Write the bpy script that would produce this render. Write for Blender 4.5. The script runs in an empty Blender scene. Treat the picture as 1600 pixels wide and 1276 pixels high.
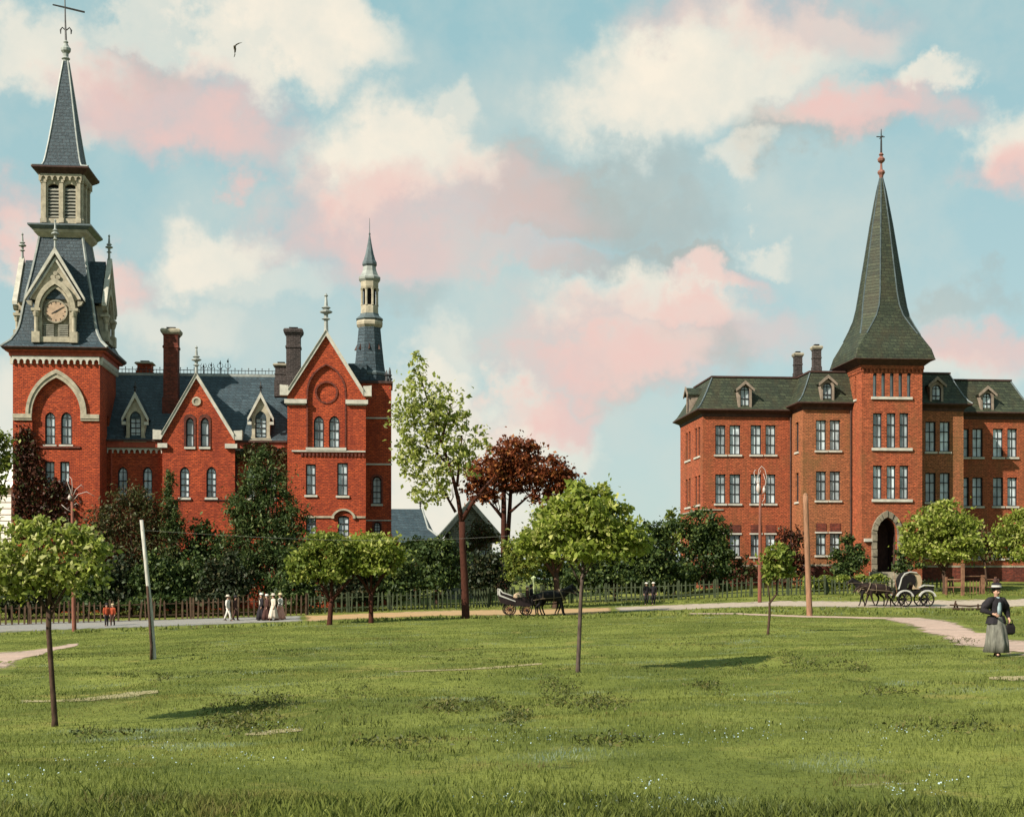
import bpy, bmesh, math, random
import numpy as np
from mathutils import Vector, Matrix
from mathutils.geometry import tessellate_polygon

random.seed(7)
RNG = np.random.default_rng(11)
SC = bpy.context.scene
COL = SC.collection
R = math.radians

# ------------------------------------------------------------------ camera
# World axes follow the two buildings: facades face -Y. The camera looks a
# few degrees to the right of +Y, level, with a raised lens (shift).
F = 2222.0                      # focal length in photo pixels (1600 wide)
HZ = 905.0                      # horizon row of the photo
CZ = 1.7                        # eye height
TH = math.atan(200.0 / F)
CT, ST = math.cos(TH), math.sin(TH)
cd = bpy.data.cameras.new("camera")
cam = bpy.data.objects.new("camera", cd)
COL.objects.link(cam)
cam.location = (0, 0, CZ)
cam.rotation_euler = (R(90), 0, -TH)
cd.sensor_width = 36.0
cd.lens = F / 1600.0 * 36.0
cd.shift_y = (HZ - 638.0) / 1600.0
cd.clip_end = 6000
SC.camera = cam


def ray(px):
    u = (px - 800.0) / F
    return ST + CT * u, CT - ST * u          # dx, dy per unit of depth


def X(px, Y):
    dx, dy = ray(px)
    return Y * dx / dy


def Z(px, py, Y):
    dx, dy = ray(px)
    return CZ + (HZ - py) / F * Y / dy


def P(px, py, Y):
    return Vector((X(px, Y), Y, Z(px, py, Y)))


def mpp(px, Y):
    """metres per photo pixel at that column and distance"""
    return Y / ray(px)[1] / F


# ------------------------------------------------------------------ sky, sun
SUN_EL, SUN_AZ = R(36), R(56)    # azimuth: to the left of straight behind the camera
SUN_STRENGTH = 5.0
EXPOSURE = 0.8
sun_dir = Vector((-math.sin(SUN_AZ) * math.cos(SUN_EL), -math.cos(SUN_AZ) * math.cos(SUN_EL), math.sin(SUN_EL)))
sl = bpy.data.lights.new("sun", 'SUN')
sl.energy = SUN_STRENGTH
sl.angle = R(0.5)
sl.color = (1.0, 0.93, 0.80)
so = bpy.data.objects.new("sun", sl)
COL.objects.link(so)
so.rotation_euler = (-sun_dir).to_track_quat('-Z', 'Y').to_euler()
SC.view_settings.view_transform = 'Standard'
SC.view_settings.look = 'None'
SC.view_settings.gamma = 1.0
SC.view_settings.use_curve_mapping = False
SC.view_settings.exposure = EXPOSURE

W = bpy.data.worlds.new("World")
SC.world = W
W.use_nodes = True
wt = W.node_tree
wt.nodes.clear()


def nd(nt, typ, ins=None, **props):
    n = nt.nodes.new('ShaderNode' + typ)
    for k, v in props.items():
        setattr(n, k, v)
    if ins:
        for k, v in ins.items():
            s = n.inputs[k]
            if isinstance(v, bpy.types.NodeSocket):
                nt.links.new(v, s)
            else:
                s.default_value = v
    return n


def math_(nt, op, a, b=None, c=None, clamp=False):
    n = nt.nodes.new('ShaderNodeMath')
    n.operation = op
    n.use_clamp = clamp
    for i, v in enumerate((a, b, c)):
        if v is None:
            continue
        if isinstance(v, bpy.types.NodeSocket):
            nt.links.new(v, n.inputs[i])
        else:
            n.inputs[i].default_value = v
    return n.outputs[0]


def vmath(nt, op, a, b=None, out=0):
    n = nt.nodes.new('ShaderNodeVectorMath')
    n.operation = op
    for i, v in enumerate((a, b)):
        if v is None:
            continue
        if isinstance(v, bpy.types.NodeSocket):
            nt.links.new(v, n.inputs[i])
        else:
            n.inputs[i].default_value = v
    return n.outputs[out]


def mixc(nt, fac, a, b, blend='MIX'):
    n = nt.nodes.new('ShaderNodeMix')
    n.data_type = 'RGBA'
    n.blend_type = blend
    for s, v in ((n.inputs[0], fac), (n.inputs[6], a), (n.inputs[7], b)):
        if isinstance(v, bpy.types.NodeSocket):
            nt.links.new(v, s)
        elif isinstance(v, (int, float)):
            s.default_value = v
        else:
            s.default_value = (*v[:3], 1.0)
    return n.outputs[2]


def lin(r, g, b, k=1.0):
    f = lambda c: (c / 255 / 12.92 if c / 255 <= 0.04045 else ((c / 255 + 0.055) / 1.055) ** 2.4) * k
    return (f(r), f(g), f(b))


SKYS = 0.1
SKYD = SKYS * 2 ** EXPOSURE                       # background strength; cloud colours below are divided by it
tc = nd(wt, 'TexCoord').outputs['Generated']
sky = nd(wt, 'TexSky', sky_type='NISHITA', sun_disc=False, sun_elevation=SUN_EL,
         sun_rotation=math.pi + SUN_AZ, dust_density=1.0, ozone_density=1.2)
dirn = vmath(wt, 'NORMALIZE', tc)
sepd = nd(wt, 'SeparateXYZ', {0: dirn})
elev = sepd.outputs['Z']
noA = nd(wt, 'TexNoise', {'Vector': dirn, 'Scale': 9.0, 'Detail': 7.0, 'Roughness': 0.58})
noB = nd(wt, 'TexNoise', {'Vector': dirn, 'Scale': 34.0, 'Detail': 6.0, 'Roughness': 0.6})
wob = vmath(wt, 'ADD',
            vmath(wt, 'SCALE', vmath(wt, 'SUBTRACT', noA.outputs['Color'], (0.5, 0.5, 0.5))),
            vmath(wt, 'SCALE', vmath(wt, 'SUBTRACT', noB.outputs['Color'], (0.5, 0.5, 0.5))))
for n_ in wt.nodes:
    if n_.type == 'VECT_MATH' and n_.operation == 'SCALE':
        n_.inputs['Scale'].default_value = 0.13
# second scale smaller
[n_ for n_ in wt.nodes if n_.type == 'VECT_MATH' and n_.operation == 'SCALE'][1].inputs['Scale'].default_value = 0.05
wdir = vmath(wt, 'ADD', dirn, wob)


def blob_mask(blobs, soft=0.45):
    """clouds standing in fixed directions of the sky: soft ellipsoids round unit vectors"""
    acc = None
    for (px, py, rx, ry, amp) in blobs:
        dx, dy = ray(px)
        v = Vector((dx, dy, (HZ - py) / F))
        v.normalize()
        k = F / 1.12
        d = vmath(wt, 'SUBTRACT', wdir, tuple(v))
        d = vmath(wt, 'MULTIPLY', d, (k / rx, k / rx, k / ry))
        l = vmath(wt, 'LENGTH', d, out=1)
        m = nd(wt, 'MapRange', {0: l, 1: 1.0 + soft, 2: 1.0 - soft, 3: 0.0, 4: amp}, interpolation_type='SMOOTHSTEP').outputs[0]
        acc = m if acc is None else math_(wt, 'MAXIMUM', acc, m)
    return acc


CREAM = [(470, 50, 115, 55, 1), (340, 75, 80, 45, .9), (60, 70, 90, 45, .8), (230, 40, 70, 25, .6), (610, 225, 120, 66, 1), (600, 290, 95, 36, .9), (715, 255, 70, 45, .9), (560, 270, 60, 40, .7), (730, 180, 50, 36, .6),
         (690, 225, 60, 45, .95), (1040, 150, 130, 75, 1), (980, 110, 80, 40, .6), (1230, 110, 70, 40, .6), (1150, 110, 110, 60, .9), (1000, 210, 60, 30, .8), (1460, 110, 55, 22, .8),
         (350, 395, 75, 45, .9), (1020, 470, 105, 42, .9), (1000, 560, 70, 40, .6), (1560, 240, 55, 55, .9), (690, 620, 70, 60, .95),
         (760, 690, 110, 55, .9), (640, 750, 80, 110, .9), (720, 800, 130, 70, .8), (1110, 430, 40, 25, .8), (1200, 370, 50, 18, .6),
         (10, 740, 60, 140, .7), (1170, 270, 40, 30, .6), (1290, 55, 90, 40, .5), (720, 560, 60, 50, .5), (640, 640, 60, 60, .8), (880, 690, 60, 30, .6), (430, 440, 70, 40, .4), (1250, 180, 80, 40, .5), (300, 520, 90, 40, .45), (1500, 590, 80, 30, .5), (180, 470, 50, 50, .6), (130, 190, 30, 20, .4),
         (570, 60, 60, 30, .5), (820, 640, 60, 40, .8), (20, 420, 40, 60, .6)]
PINK = [(480, 330, 60, 50, .6), (780, 330, 110, 60, .55), (1000, 520, 130, 50, .6), (1250, 30, 120, 40, .5), (1440, 190, 40, 40, .6), (830, 410, 80, 25, .45), (1180, 500, 70, 40, .5), (250, 110, 60, 30, .5), (190, 140, 75, 50, .8), (300, 190, 110, 45, .9), (375, 248, 40, 22, .9), (560, 330, 110, 50, .8), (640, 390, 120, 45, .75),
        (700, 340, 90, 45, .6), (1330, 195, 95, 32, .95), (1400, 165, 45, 28, .8), (1075, 490, 65, 38, .85), (960, 570, 115, 45, .9),
        (870, 640, 85, 30, .9), (1120, 420, 60, 18, .7), (1530, 545, 80, 32, .8), (1575, 305, 55, 40, .9), (1595, 425, 25, 22, .8),
        (205, 455, 50, 40, .8), (10, 380, 35, 60, .8), (735, 290, 30, 16, .8), (1130, 30, 110, 28, .5), (470, 270, 40, 30, .5),
        (1490, 530, 40, 25, .6)]
GREY = [(970, 310, 110, 40, .5), (1010, 355, 100, 30, .55), (1000, 600, 60, 30, .35), (1290, 240, 50, 24, .5), (900, 320, 120, 42, .75), (830, 280, 70, 40, .5), (1050, 395, 75, 16, .75), (960, 415, 90, 20, .5), (1200, 225, 55, 34, .75),
        (1100, 545, 60, 34, .6), (1490, 470, 40, 20, .4), (860, 365, 60, 14, .6), (210, 95, 40, 22, .5), (650, 470, 60, 20, .3), (760, 290, 20, 14, .8)]
fcl = nd(wt, 'MapRange', {0: noB.outputs['Fac'], 1: 0.3, 2: 0.7, 3: 0.72, 4: 1.0}).outputs[0]
mC = math_(wt, 'MULTIPLY', blob_mask(CREAM, 0.42), fcl)
mP = math_(wt, 'MULTIPLY', blob_mask(PINK, 0.6), fcl)
mG = math_(wt, 'MULTIPLY', blob_mask(GREY, 0.6), fcl)
# the rest of the sky, outside the photographed part, gets free clouds from noise
noF = nd(wt, 'TexNoise', {'Vector': vmath(wt, 'MULTIPLY', dirn, (1, 1, 1.6)), 'Scale': 3.2, 'Detail': 8.0, 'Roughness': 0.55})
free = nd(wt, 'MapRange', {0: noF.outputs['Fac'], 1: 0.55, 2: 0.72, 3: 0.0, 4: 0.55}, interpolation_type='SMOOTHSTEP').outputs[0]
up = nd(wt, 'MapRange', {0: elev, 1: 0.0, 2: 0.42, 3: 0.0, 4: 1.0}).outputs[0]
blue = mixc(wt, up, lin(190, 212, 208, 1 / SKYD), lin(152, 197, 201, 1 / SKYD))
blue = mixc(wt, 0.12, blue, sky.outputs[0])
# thin drifts of milky air across the blue
veil = nd(wt, 'MapRange', {0: noA.outputs['Fac'], 1: 0.42, 2: 0.68, 3: 0.0, 4: 0.6}).outputs[0]
c_ = mixc(wt, veil, blue, lin(212, 218, 210, 1 / SKYD))
away = nd(wt, 'MapRange', {0: vmath(wt, 'DOT_PRODUCT', dirn, (ST, CT, 0.0), out=1), 1: 0.9, 2: 0.75, 3: 0.0, 4: 1.0}).outputs[0]
c_ = mixc(wt, math_(wt, 'MULTIPLY', free, away), c_, lin(240, 230, 214, 1 / SKYD))
c_ = mixc(wt, mG, c_, lin(178, 178, 171, 1 / SKYD))
c_ = mixc(wt, mC, c_, lin(250, 240, 222, 1 / SKYD))
c_ = mixc(wt, mP, c_, lin(240, 200, 192, 1 / SKYD))
bg = nd(wt, 'Background', {'Color': c_, 'Strength': SKYS})
wo = nd(wt, 'OutputWorld', {'Surface': bg.outputs[0]})

SC.cycles.max_bounces = 6
SC.cycles.diffuse_bounces = 3
SC.cycles.transparent_max_bounces = 8


# ------------------------------------------------------------------ mesh helpers
class MB:
    def __init__(s):
        s.v, s.f = [], []

    def add(s, vs, fs):
        o = len(s.v)
        s.v += [tuple(p) for p in vs]
        s.f += [tuple(i + o for i in f) for f in fs]
        return s

    def box(s, x0, x1, y0, y1, z0, z1):
        x0, x1 = min(x0, x1), max(x0, x1)
        y0, y1 = min(y0, y1), max(y0, y1)
        z0, z1 = min(z0, z1), max(z0, z1)
        return s.add([(x0, y0, z0), (x1, y0, z0), (x1, y1, z0), (x0, y1, z0), (x0, y0, z1), (x1, y0, z1), (x1, y1, z1), (x0, y1, z1)],
                     [(0, 3, 2, 1), (4, 5, 6, 7), (0, 1, 5, 4), (1, 2, 6, 5), (2, 3, 7, 6), (3, 0, 4, 7)])

    def loft(s, rings, cap0=True, cap1=True):
        n = len(rings[0])
        vs = [p for r in rings for p in r]
        fs = []
        for k in range(len(rings) - 1):
            for i in range(n):
                j = (i + 1) % n
                fs.append((k * n + i, k * n + j, (k + 1) * n + j, (k + 1) * n + i))
        if cap0:
            fs.append(tuple(range(n))[::-1])
        if cap1:
            fs.append(tuple((len(rings) - 1) * n + i for i in range(n)))
        return s.add(vs, fs)

    def lathe(s, cx, cy, prof, n=10, rot=0.0, sx=1.0, sy=1.0):
        """prof: (radius, z) from the bottom up"""
        rings = [[(cx + sx * max(r, 1e-3) * math.cos(rot + 2 * math.pi * i / n), cy + sy * max(r, 1e-3) * math.sin(rot + 2 * math.pi * i / n), z)
                  for i in range(n)] for r, z in prof]
        return s.loft(rings)

    def square(s, cx, cy, prof, sx=1.0, sy=1.0):
        """stack of square sections, prof: (half width, z)"""
        rings = [[(cx - w * sx, cy - w * sy, z), (cx + w * sx, cy - w * sy, z), (cx + w * sx, cy + w * sy, z), (cx - w * sx, cy + w * sy, z)] for w, z in prof]
        return s.loft(rings)

    def tube(s, pts, rad, n=6):
        pts = [Vector(p) for p in pts]
        if not hasattr(rad, '__len__'):
            rad = [rad] * len(pts)
        rings = []
        a = None
        for i, p in enumerate(pts):
            t = (pts[min(i + 1, len(pts) - 1)] - pts[max(i - 1, 0)])
            if t.length < 1e-9:
                t = Vector((0, 0, 1))
            t.normalize()
            if a is None:
                a = t.orthogonal().normalized()
            else:
                a = (a - t * a.dot(t))
                a = a.normalized() if a.length > 1e-6 else t.orthogonal().normalized()
            b = t.cross(a)
            rings.append([p + (a * math.cos(2 * math.pi * k / n) + b * math.sin(2 * math.pi * k / n)) * rad[i] for k in range(n)])
        return s.loft(rings)

    def panel(s, fc, outer, holes, d0, d1):
        """flat polygon (u, z) with holes, given thickness, on a face"""
        loops = [outer] + list(holes)
        flat = [p for l in loops for p in l]
        tris = tessellate_polygon([[Vector((p[0], p[1], 0)) for p in l] for l in loops])
        n = len(flat)
        vs = [fc(u, d0, z) for u, z in flat] + [fc(u, d1, z) for u, z in flat]
        fs = [tuple(t) for t in tris] + [tuple(i + n for i in t)[::-1] for t in tris]
        o = 0
        for l in loops:
            m = len(l)
            for i in range(m):
                j = (i + 1) % m
                fs.append((o + i, o + j, o + j + n, o + i + n))
            o += m
        return s.add(vs, fs)

    def fbox(s, fc, u0, u1, z0, z1, d0, d1):
        return s.panel(fc, [(u0, z0), (u1, z0), (u1, z1), (u0, z1)], [], d0, d1)

    def build(s, name, m, parent=None, smooth=False, recalc=True):
        me = bpy.data.meshes.new(name)
        off = Vector((0, 0, 0))
        if parent is not None:
            off = org(parent)
        me.from_pydata([tuple(Vector(p) - off) for p in s.v], [], s.f)
        if recalc:
            bm = bmesh.new()
            bm.from_mesh(me)
            bmesh.ops.recalc_face_normals(bm, faces=bm.faces)
            bm.to_mesh(me)
            bm.free()
        if m is not None:
            me.materials.append(m)
        if smooth:
            me.polygons.foreach_set('use_smooth', [True] * len(me.polygons))
        o = bpy.data.objects.new(name, me)
        COL.objects.link(o)
        if parent is not None:
            o.parent = parent
        return o


def org(o):
    """where the object's own zero stands in the world (only plain offsets are used while building)"""
    v = Vector(o.location)
    while o.parent is not None:
        o = o.parent
        v = v + Vector(o.location)
    return v


def tag(o, label=None, cat=None, group=None, kind=None):
    for k, v in (('label', label), ('category', cat), ('group', group), ('kind', kind)):
        if v:
            o[k] = v
    return o


def thing(name, label, cat, loc=(0, 0, 0), group=None, rz=0.0):
    o = bpy.data.objects.new(name, None)
    o.empty_display_size = 0.3
    COL.objects.link(o)
    o.location = loc
    o.rotation_euler = (0, 0, rz)
    return tag(o, label, cat, group)


def front(Y):
    return lambda u, d, z: (u, Y + d, z)


def leftf(Xf):
    return lambda u, d, z: (Xf + d, u, z)


def rightf(Xf):
    return lambda u, d, z: (Xf - d, u, z)


def arch(cx, zs, a, r, n=7):
    """points of an arch from the right springing over the crown to the left one"""
    pts = []
    if r > a * 1.02:
        Rr = (a * a + r * r) / (2 * a)
        ang = math.atan2(r, Rr - a)
        for i in range(n + 1):
            t = ang * i / n
            pts.append((cx + a - Rr + Rr * math.cos(t), zs + Rr * math.sin(t)))
        pts[-1] = (cx, zs + r)
        return pts + [(2 * cx - u, z) for u, z in pts[-2::-1]]
    Rr = (a * a + r * r) / (2 * r)
    ang = math.asin(min(1, a / Rr))
    for i in range(2 * n + 1):
        t = math.pi / 2 - ang + 2 * ang * i / (2 * n)
        pts.append((cx + Rr * math.cos(t), zs + r - Rr + Rr * math.sin(t)))
    return pts


def op(cx, z0, zt, a, rise=0.0):
    """window or door opening: rectangle, or with an arch of the given rise"""
    if rise <= 0:
        return [(cx - a, z0), (cx + a, z0), (cx + a, zt), (cx - a, zt)]
    return [(cx - a, z0), (cx + a, z0)] + arch(cx, zt - rise, a, rise)


def shrink(pts, t):
    us = [p[0] for p in pts]
    zs = [p[1] for p in pts]
    u0, u1, z0, z1 = min(us), max(us), min(zs), max(zs)
    cu, cz = (u0 + u1) / 2, (z0 + z1) / 2
    ku, kz = 1 - 2 * t / (u1 - u0), 1 - 2 * t / (z1 - z0)
    return [(cu + (u - cu) * ku, cz + (z - cz) * kz) for u, z in pts]


# ------------------------------------------------------------------ materials
def newmat(name, rough=0.8, spec=0.2):
    m = bpy.data.materials.new(name)
    m.use_nodes = True
    b = m.node_tree.nodes['Principled BSDF']
    b.inputs['Roughness'].default_value = rough
    b.inputs['Specular IOR Level'].default_value = spec
    return m, m.node_tree, b


def plain(name, c, rough=0.8, spec=0.2, var=0.25, scale=3.0, metal=0.0, streak=None):
    """paint, stone, cloth: the base colour mottled by two noises"""
    m, nt, b = newmat(name, rough, spec)
    pos = nd(nt, 'NewGeometry').outputs['Position']
    v = pos
    if streak:
        v = vmath(nt, 'MULTIPLY', pos, streak)
    n1 = nd(nt, 'TexNoise', {'Vector': v, 'Scale': scale, 'Detail': 6.0, 'Roughness': 0.65})
    k = nd(nt, 'MapRange', {0: n1.outputs['Fac'], 1: 0.3, 2: 0.7, 3: 1 - var, 4: 1 + var}).outputs[0]
    col = mixc(nt, 1.0, c, nd(nt, 'CombineColor', {0: k, 1: k, 2: k}).outputs[0], 'MULTIPLY')
    nt.links.new(col, b.inputs['Base Color'])
    b.inputs['Metallic'].default_value = metal
    bp = nd(nt, 'Bump', {'Height': n1.outputs['Fac'], 'Strength': 0.25, 'Distance': 0.05})
    nt.links.new(bp.outputs[0], b.inputs['Normal'])
    return m


def coursed(name, c1, c2, mortar, bw, rh, ms, stain=(0.05, 0.03, 0.02), stain_amt=0.5, rough=0.85, bump=0.4, spec=0.2, mottle=0.5):
    """brickwork or slates in courses, on any upright face"""
    m, nt, b = newmat(name, rough, spec)
    g = nd(nt, 'NewGeometry')
    s = nd(nt, 'SeparateXYZ', {0: g.outputs['Position']})
    u = math_(nt, 'ADD', s.outputs[0], s.outputs[1])
    v = nd(nt, 'CombineXYZ', {0: u, 1: s.outputs[2], 2: 0.0}).outputs[0]
    wn = nd(nt, 'TexNoise', {'Vector': g.outputs['Position'], 'Scale': 2.2, 'Detail': 4.0})
    v2 = vmath(nt, 'ADD', v, vmath(nt, 'MULTIPLY', vmath(nt, 'SUBTRACT', wn.outputs['Color'], (.5, .5, .5)), (0.09, 0.10, 0)))
    br = nd(nt, 'TexBrick', {'Vector': v2, 'Color1': (*c1, 1), 'Color2': (*c2, 1), 'Mortar': (*mortar, 1), 'Scale': 1.0,
                             'Mortar Size': ms, 'Mortar Smooth': 0.3, 'Bias': 0.0, 'Brick Width': bw, 'Row Height': rh})
    n1 = nd(nt, 'TexNoise', {'Vector': g.outputs['Position'], 'Scale': 0.45, 'Detail': 8.0, 'Roughness': 0.65})
    n2 = nd(nt, 'TexNoise', {'Vector': vmath(nt, 'MULTIPLY', g.outputs['Position'], (5.0, 5.0, 9.0)), 'Scale': 1.0, 'Detail': 4.0, 'Roughness': 0.7})
    k = nd(nt, 'MapRange', {0: n2.outputs['Fac'], 1: 0.3, 2: 0.7, 3: 1 - mottle, 4: 1 + mottle}).outputs[0]
    col = mixc(nt, 1.0, br.outputs['Color'], nd(nt, 'CombineColor', {0: k, 1: k, 2: k}).outputs[0], 'MULTIPLY')
    f = nd(nt, 'MapRange', {0: n1.outputs['Fac'], 1: 0.5, 2: 0.75, 3: 0.0, 4: stain_amt}).outputs[0]
    col = mixc(nt, f, col, stain)
    n4 = nd(nt, 'TexNoise', {'Vector': vmath(nt, 'MULTIPLY', g.outputs['Position'], (1.1, 1.1, 0.13)), 'Scale': 1.0, 'Detail': 6.0, 'Roughness': 0.65})
    st_ = nd(nt, 'MapRange', {0: n4.outputs['Fac'], 1: 0.48, 2: 0.72, 3: 0.0, 4: 0.55}).outputs[0]
    col = mixc(nt, st_, col, tuple(q * 0.8 for q in stain))
    nt.links.new(col, b.inputs['Base Color'])
    h = math_(nt, 'ADD', math_(nt, 'MULTIPLY', br.outputs['Fac'], -0.7), n2.outputs['Fac'])
    bp = nd(nt, 'Bump', {'Height': h, 'Strength': bump, 'Distance': 0.06})
    nt.links.new(bp.outputs[0], b.inputs['Normal'])
    return m


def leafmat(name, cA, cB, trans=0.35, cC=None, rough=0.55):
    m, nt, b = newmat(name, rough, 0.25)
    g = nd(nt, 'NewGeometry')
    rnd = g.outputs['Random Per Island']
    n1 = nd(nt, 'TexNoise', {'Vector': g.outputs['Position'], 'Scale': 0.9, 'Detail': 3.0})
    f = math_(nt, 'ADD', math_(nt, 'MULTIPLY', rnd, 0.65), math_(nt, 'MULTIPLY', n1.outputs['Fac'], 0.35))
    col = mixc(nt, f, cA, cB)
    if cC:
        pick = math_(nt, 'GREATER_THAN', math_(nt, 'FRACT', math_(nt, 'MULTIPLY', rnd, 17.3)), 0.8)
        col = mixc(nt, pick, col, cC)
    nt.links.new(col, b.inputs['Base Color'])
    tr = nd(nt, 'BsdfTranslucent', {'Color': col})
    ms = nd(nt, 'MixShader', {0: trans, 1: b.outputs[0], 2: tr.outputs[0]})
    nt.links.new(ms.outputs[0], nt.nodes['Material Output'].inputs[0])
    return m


def glassmat(name, base):
    """old window glass with pale curtains and dark rooms behind it"""
    m, nt, b = newmat(name, 0.12, 0.6)
    g = nd(nt, 'NewGeometry')
    n1 = nd(nt, 'TexNoise', {'Vector': vmath(nt, 'MULTIPLY', g.outputs['Position'], (1.6, 1.6, 0.7)), 'Scale': 1.0, 'Detail': 4.0})
    f = nd(nt, 'MapRange', {0: n1.outputs['Fac'], 1: 0.35, 2: 0.62}).outputs[0]
    col = mixc(nt, f, tuple(c * 0.4 for c in base), base)
    orr = nd(nt, 'ObjectInfo').outputs['Random']
    kk_ = nd(nt, 'MapRange', {0: orr, 1: 0.0, 2: 1.0, 3: 0.6, 4: 1.25}).outputs[0]
    col = mixc(nt, 1.0, col, nd(nt, 'CombineColor', {0: kk_, 1: kk_, 2: kk_}).outputs[0], 'MULTIPLY')
    nt.links.new(col, b.inputs['Base Color'])
    n2 = nd(nt, 'TexNoise', {'Vector': g.outputs['Position'], 'Scale': 2.5, 'Detail': 2.0})
    bp = nd(nt, 'Bump', {'Height': n2.outputs['Fac'], 'Strength': 0.12, 'Distance': 0.1})
    nt.links.new(bp.outputs[0], b.inputs['Normal'])
    return m


M = {}
M['brick_red'] = coursed('red_brick', (0.44, 0.074, 0.023), (0.25, 0.040, 0.015), (0.14, 0.030, 0.015), 0.31, 0.125, 0.021, stain=(0.14, 0.02, 0.012), stain_amt=0.45)
M['brick_brown'] = coursed('brown_brick', (0.41, 0.098, 0.040), (0.25, 0.060, 0.026), (0.12, 0.038, 0.020), 0.31, 0.125, 0.021, stain=(0.16, 0.075, 0.03), stain_amt=0.55)
M['brick_tan'] = coursed('tan_brick', (0.38, 0.125, 0.052), (0.23, 0.080, 0.034), (0.12, 0.052, 0.028), 0.31, 0.125, 0.021, stain=(0.13, 0.085, 0.03), stain_amt=0.6)
M['brick_dark'] = coursed('sooty_brick', (0.16, 0.035, 0.02), (0.09, 0.022, 0.014), (0.10, 0.04, 0.03), 0.42, 0.16, 0.018, stain=(0.02, 0.012, 0.01), stain_amt=0.8)
M['brick_black'] = coursed('black_sooted_brick', (0.055, 0.04, 0.036), (0.03, 0.024, 0.022), (0.09, 0.075, 0.07), 0.42, 0.16, 0.018, stain=(0.02, 0.016, 0.015))
M['slate_blue'] = coursed('blue_slate', (0.040, 0.062, 0.074), (0.020, 0.036, 0.046), (0.018, 0.026, 0.032), 0.55, 0.27, 0.03, stain=(0.02, 0.03, 0.036), stain_amt=0.5, rough=0.6, bump=0.6, spec=0.35)
M['slate_green'] = coursed('green_slate', (0.044, 0.052, 0.028), (0.020, 0.026, 0.015), (0.015, 0.018, 0.011), 0.55, 0.27, 0.03, stain=(0.05, 0.035, 0.016), stain_amt=0.45, rough=0.65, bump=0.6, spec=0.3)
M['stone'] = plain('cream_stone', (0.31, 0.27, 0.20), 0.85, var=0.35, scale=2.2)
M['stone_white'] = plain('white_stone', (0.40, 0.375, 0.32), 0.8, var=0.25, scale=2.0)
M['stone_grey'] = plain('grey_stone', (0.25, 0.22, 0.165), 0.9, var=0.5, scale=2.6)
M['lead'] = plain('weathered_lead', (0.24, 0.25, 0.23), 0.5, 0.4, var=0.3, scale=2.0)
M['lead_dark'] = plain('dark_lead', (0.075, 0.095, 0.10), 0.5, 0.4, var=0.4, scale=2.5)
M['eave_dark'] = plain('dark_painted_eaves', (0.055, 0.028, 0.022), 0.7, var=0.4)
M['eave_red'] = plain('red_painted_eaves', (0.27, 0.055, 0.03), 0.7, var=0.35)
M['iron'] = plain('dark_iron', (0.025, 0.022, 0.022), 0.5, 0.4, var=0.4)
M['louvre'] = plain('grey_louvres', (0.21, 0.20, 0.165), 0.8, var=0.3)
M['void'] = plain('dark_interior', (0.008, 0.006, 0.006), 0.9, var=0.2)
M['sash'] = plain('dark_sash_paint', (0.022, 0.020, 0.022), 0.6, var=0.3)
M['glass'] = glassmat('old_window_glass', (0.50, 0.55, 0.57))
M['clock'] = plain('clock_dial', (0.36, 0.25, 0.17), 0.7, var=0.2)
M['pink_paint'] = plain('faded_red_paint', (0.19, 0.085, 0.065), 0.6, var=0.3)
# ------------------------------------------------------------------ terrain
# (photo column, photo row, distance): the lie of the land
CTRL = [(800, 1276, 10), (0, 1276, 9.5), (1600, 1276, 10.5), (85, 1133, 23), (905, 1050, 36), (1557, 1025, 33), (1200, 991, 58),
        (1262, 962, 76), (727, 966, 85), (425, 970, 93), (0, 990, 87), (60, 975, 97), (430, 963, 100), (241, 1028, 48), (840, 964, 92), (700, 951, 101),
        (1400, 949, 100), (1015, 944, 108), (1300, 931, 110), (1000, 941, 110), (1390, 908, 117), (1160, 912, 122), (1600, 948, 96), (1600, 932, 104), (1600, 915, 121),
        (90, 952, 112), (300, 950, 116), (510, 946, 114), (735, 935, 130), (800, 916, 300), (0, 922, 300), (1600, 908, 300),
        (-500, 1040, 60), (-500, 975, 110), (2100, 985, 60), (2100, 935, 105), (-300, 1276, 9.5), (1900, 1276, 10.5)]


def _cp():
    A = []
    for px, py, d in CTRL:
        dx, dy = ray(px)
        A.append((d * dx, d * dy, CZ - d * (py - HZ) / F))
    return np.array(A)


_C = _cp()


def _warp(x, y):
    # compress the distance so near and far control points weigh alike
    r = np.log(np.maximum(y, 4.0) + 12.0) * 22.0
    return np.stack([x * 0.45, r], -1)


def _U(d2):
    return np.where(d2 > 1e-9, d2 * np.log(d2 + 1e-12), 0.0)


def _fit():
    q = _warp(_C[:, 0], _C[:, 1])
    n = len(q)
    K = _U(((q[:, None] - q[None]) ** 2).sum(-1)) + np.eye(n) * 25.0
    Pm = np.concatenate([np.ones((n, 1)), q], 1)
    A = np.block([[K, Pm], [Pm.T, np.zeros((3, 3))]])
    return q, np.linalg.solve(A, np.concatenate([_C[:, 2], np.zeros(3)]))


_Q, _Wt = _fit()


_T = np.random.default_rng(4).uniform(-1, 1, (64, 64))


def _bump(x, y, s):
    u, v = x / s, y / s
    i, j = np.floor(u).astype(int), np.floor(v).astype(int)
    fu, fv = u - i, v - j
    fu, fv = fu * fu * (3 - 2 * fu), fv * fv * (3 - 2 * fv)
    g = lambda a, b: _T[a % 64, b % 64]
    return (g(i, j) * (1 - fu) + g(i + 1, j) * fu) * (1 - fv) + (g(i, j + 1) * (1 - fu) + g(i + 1, j + 1) * fu) * fv


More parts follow.
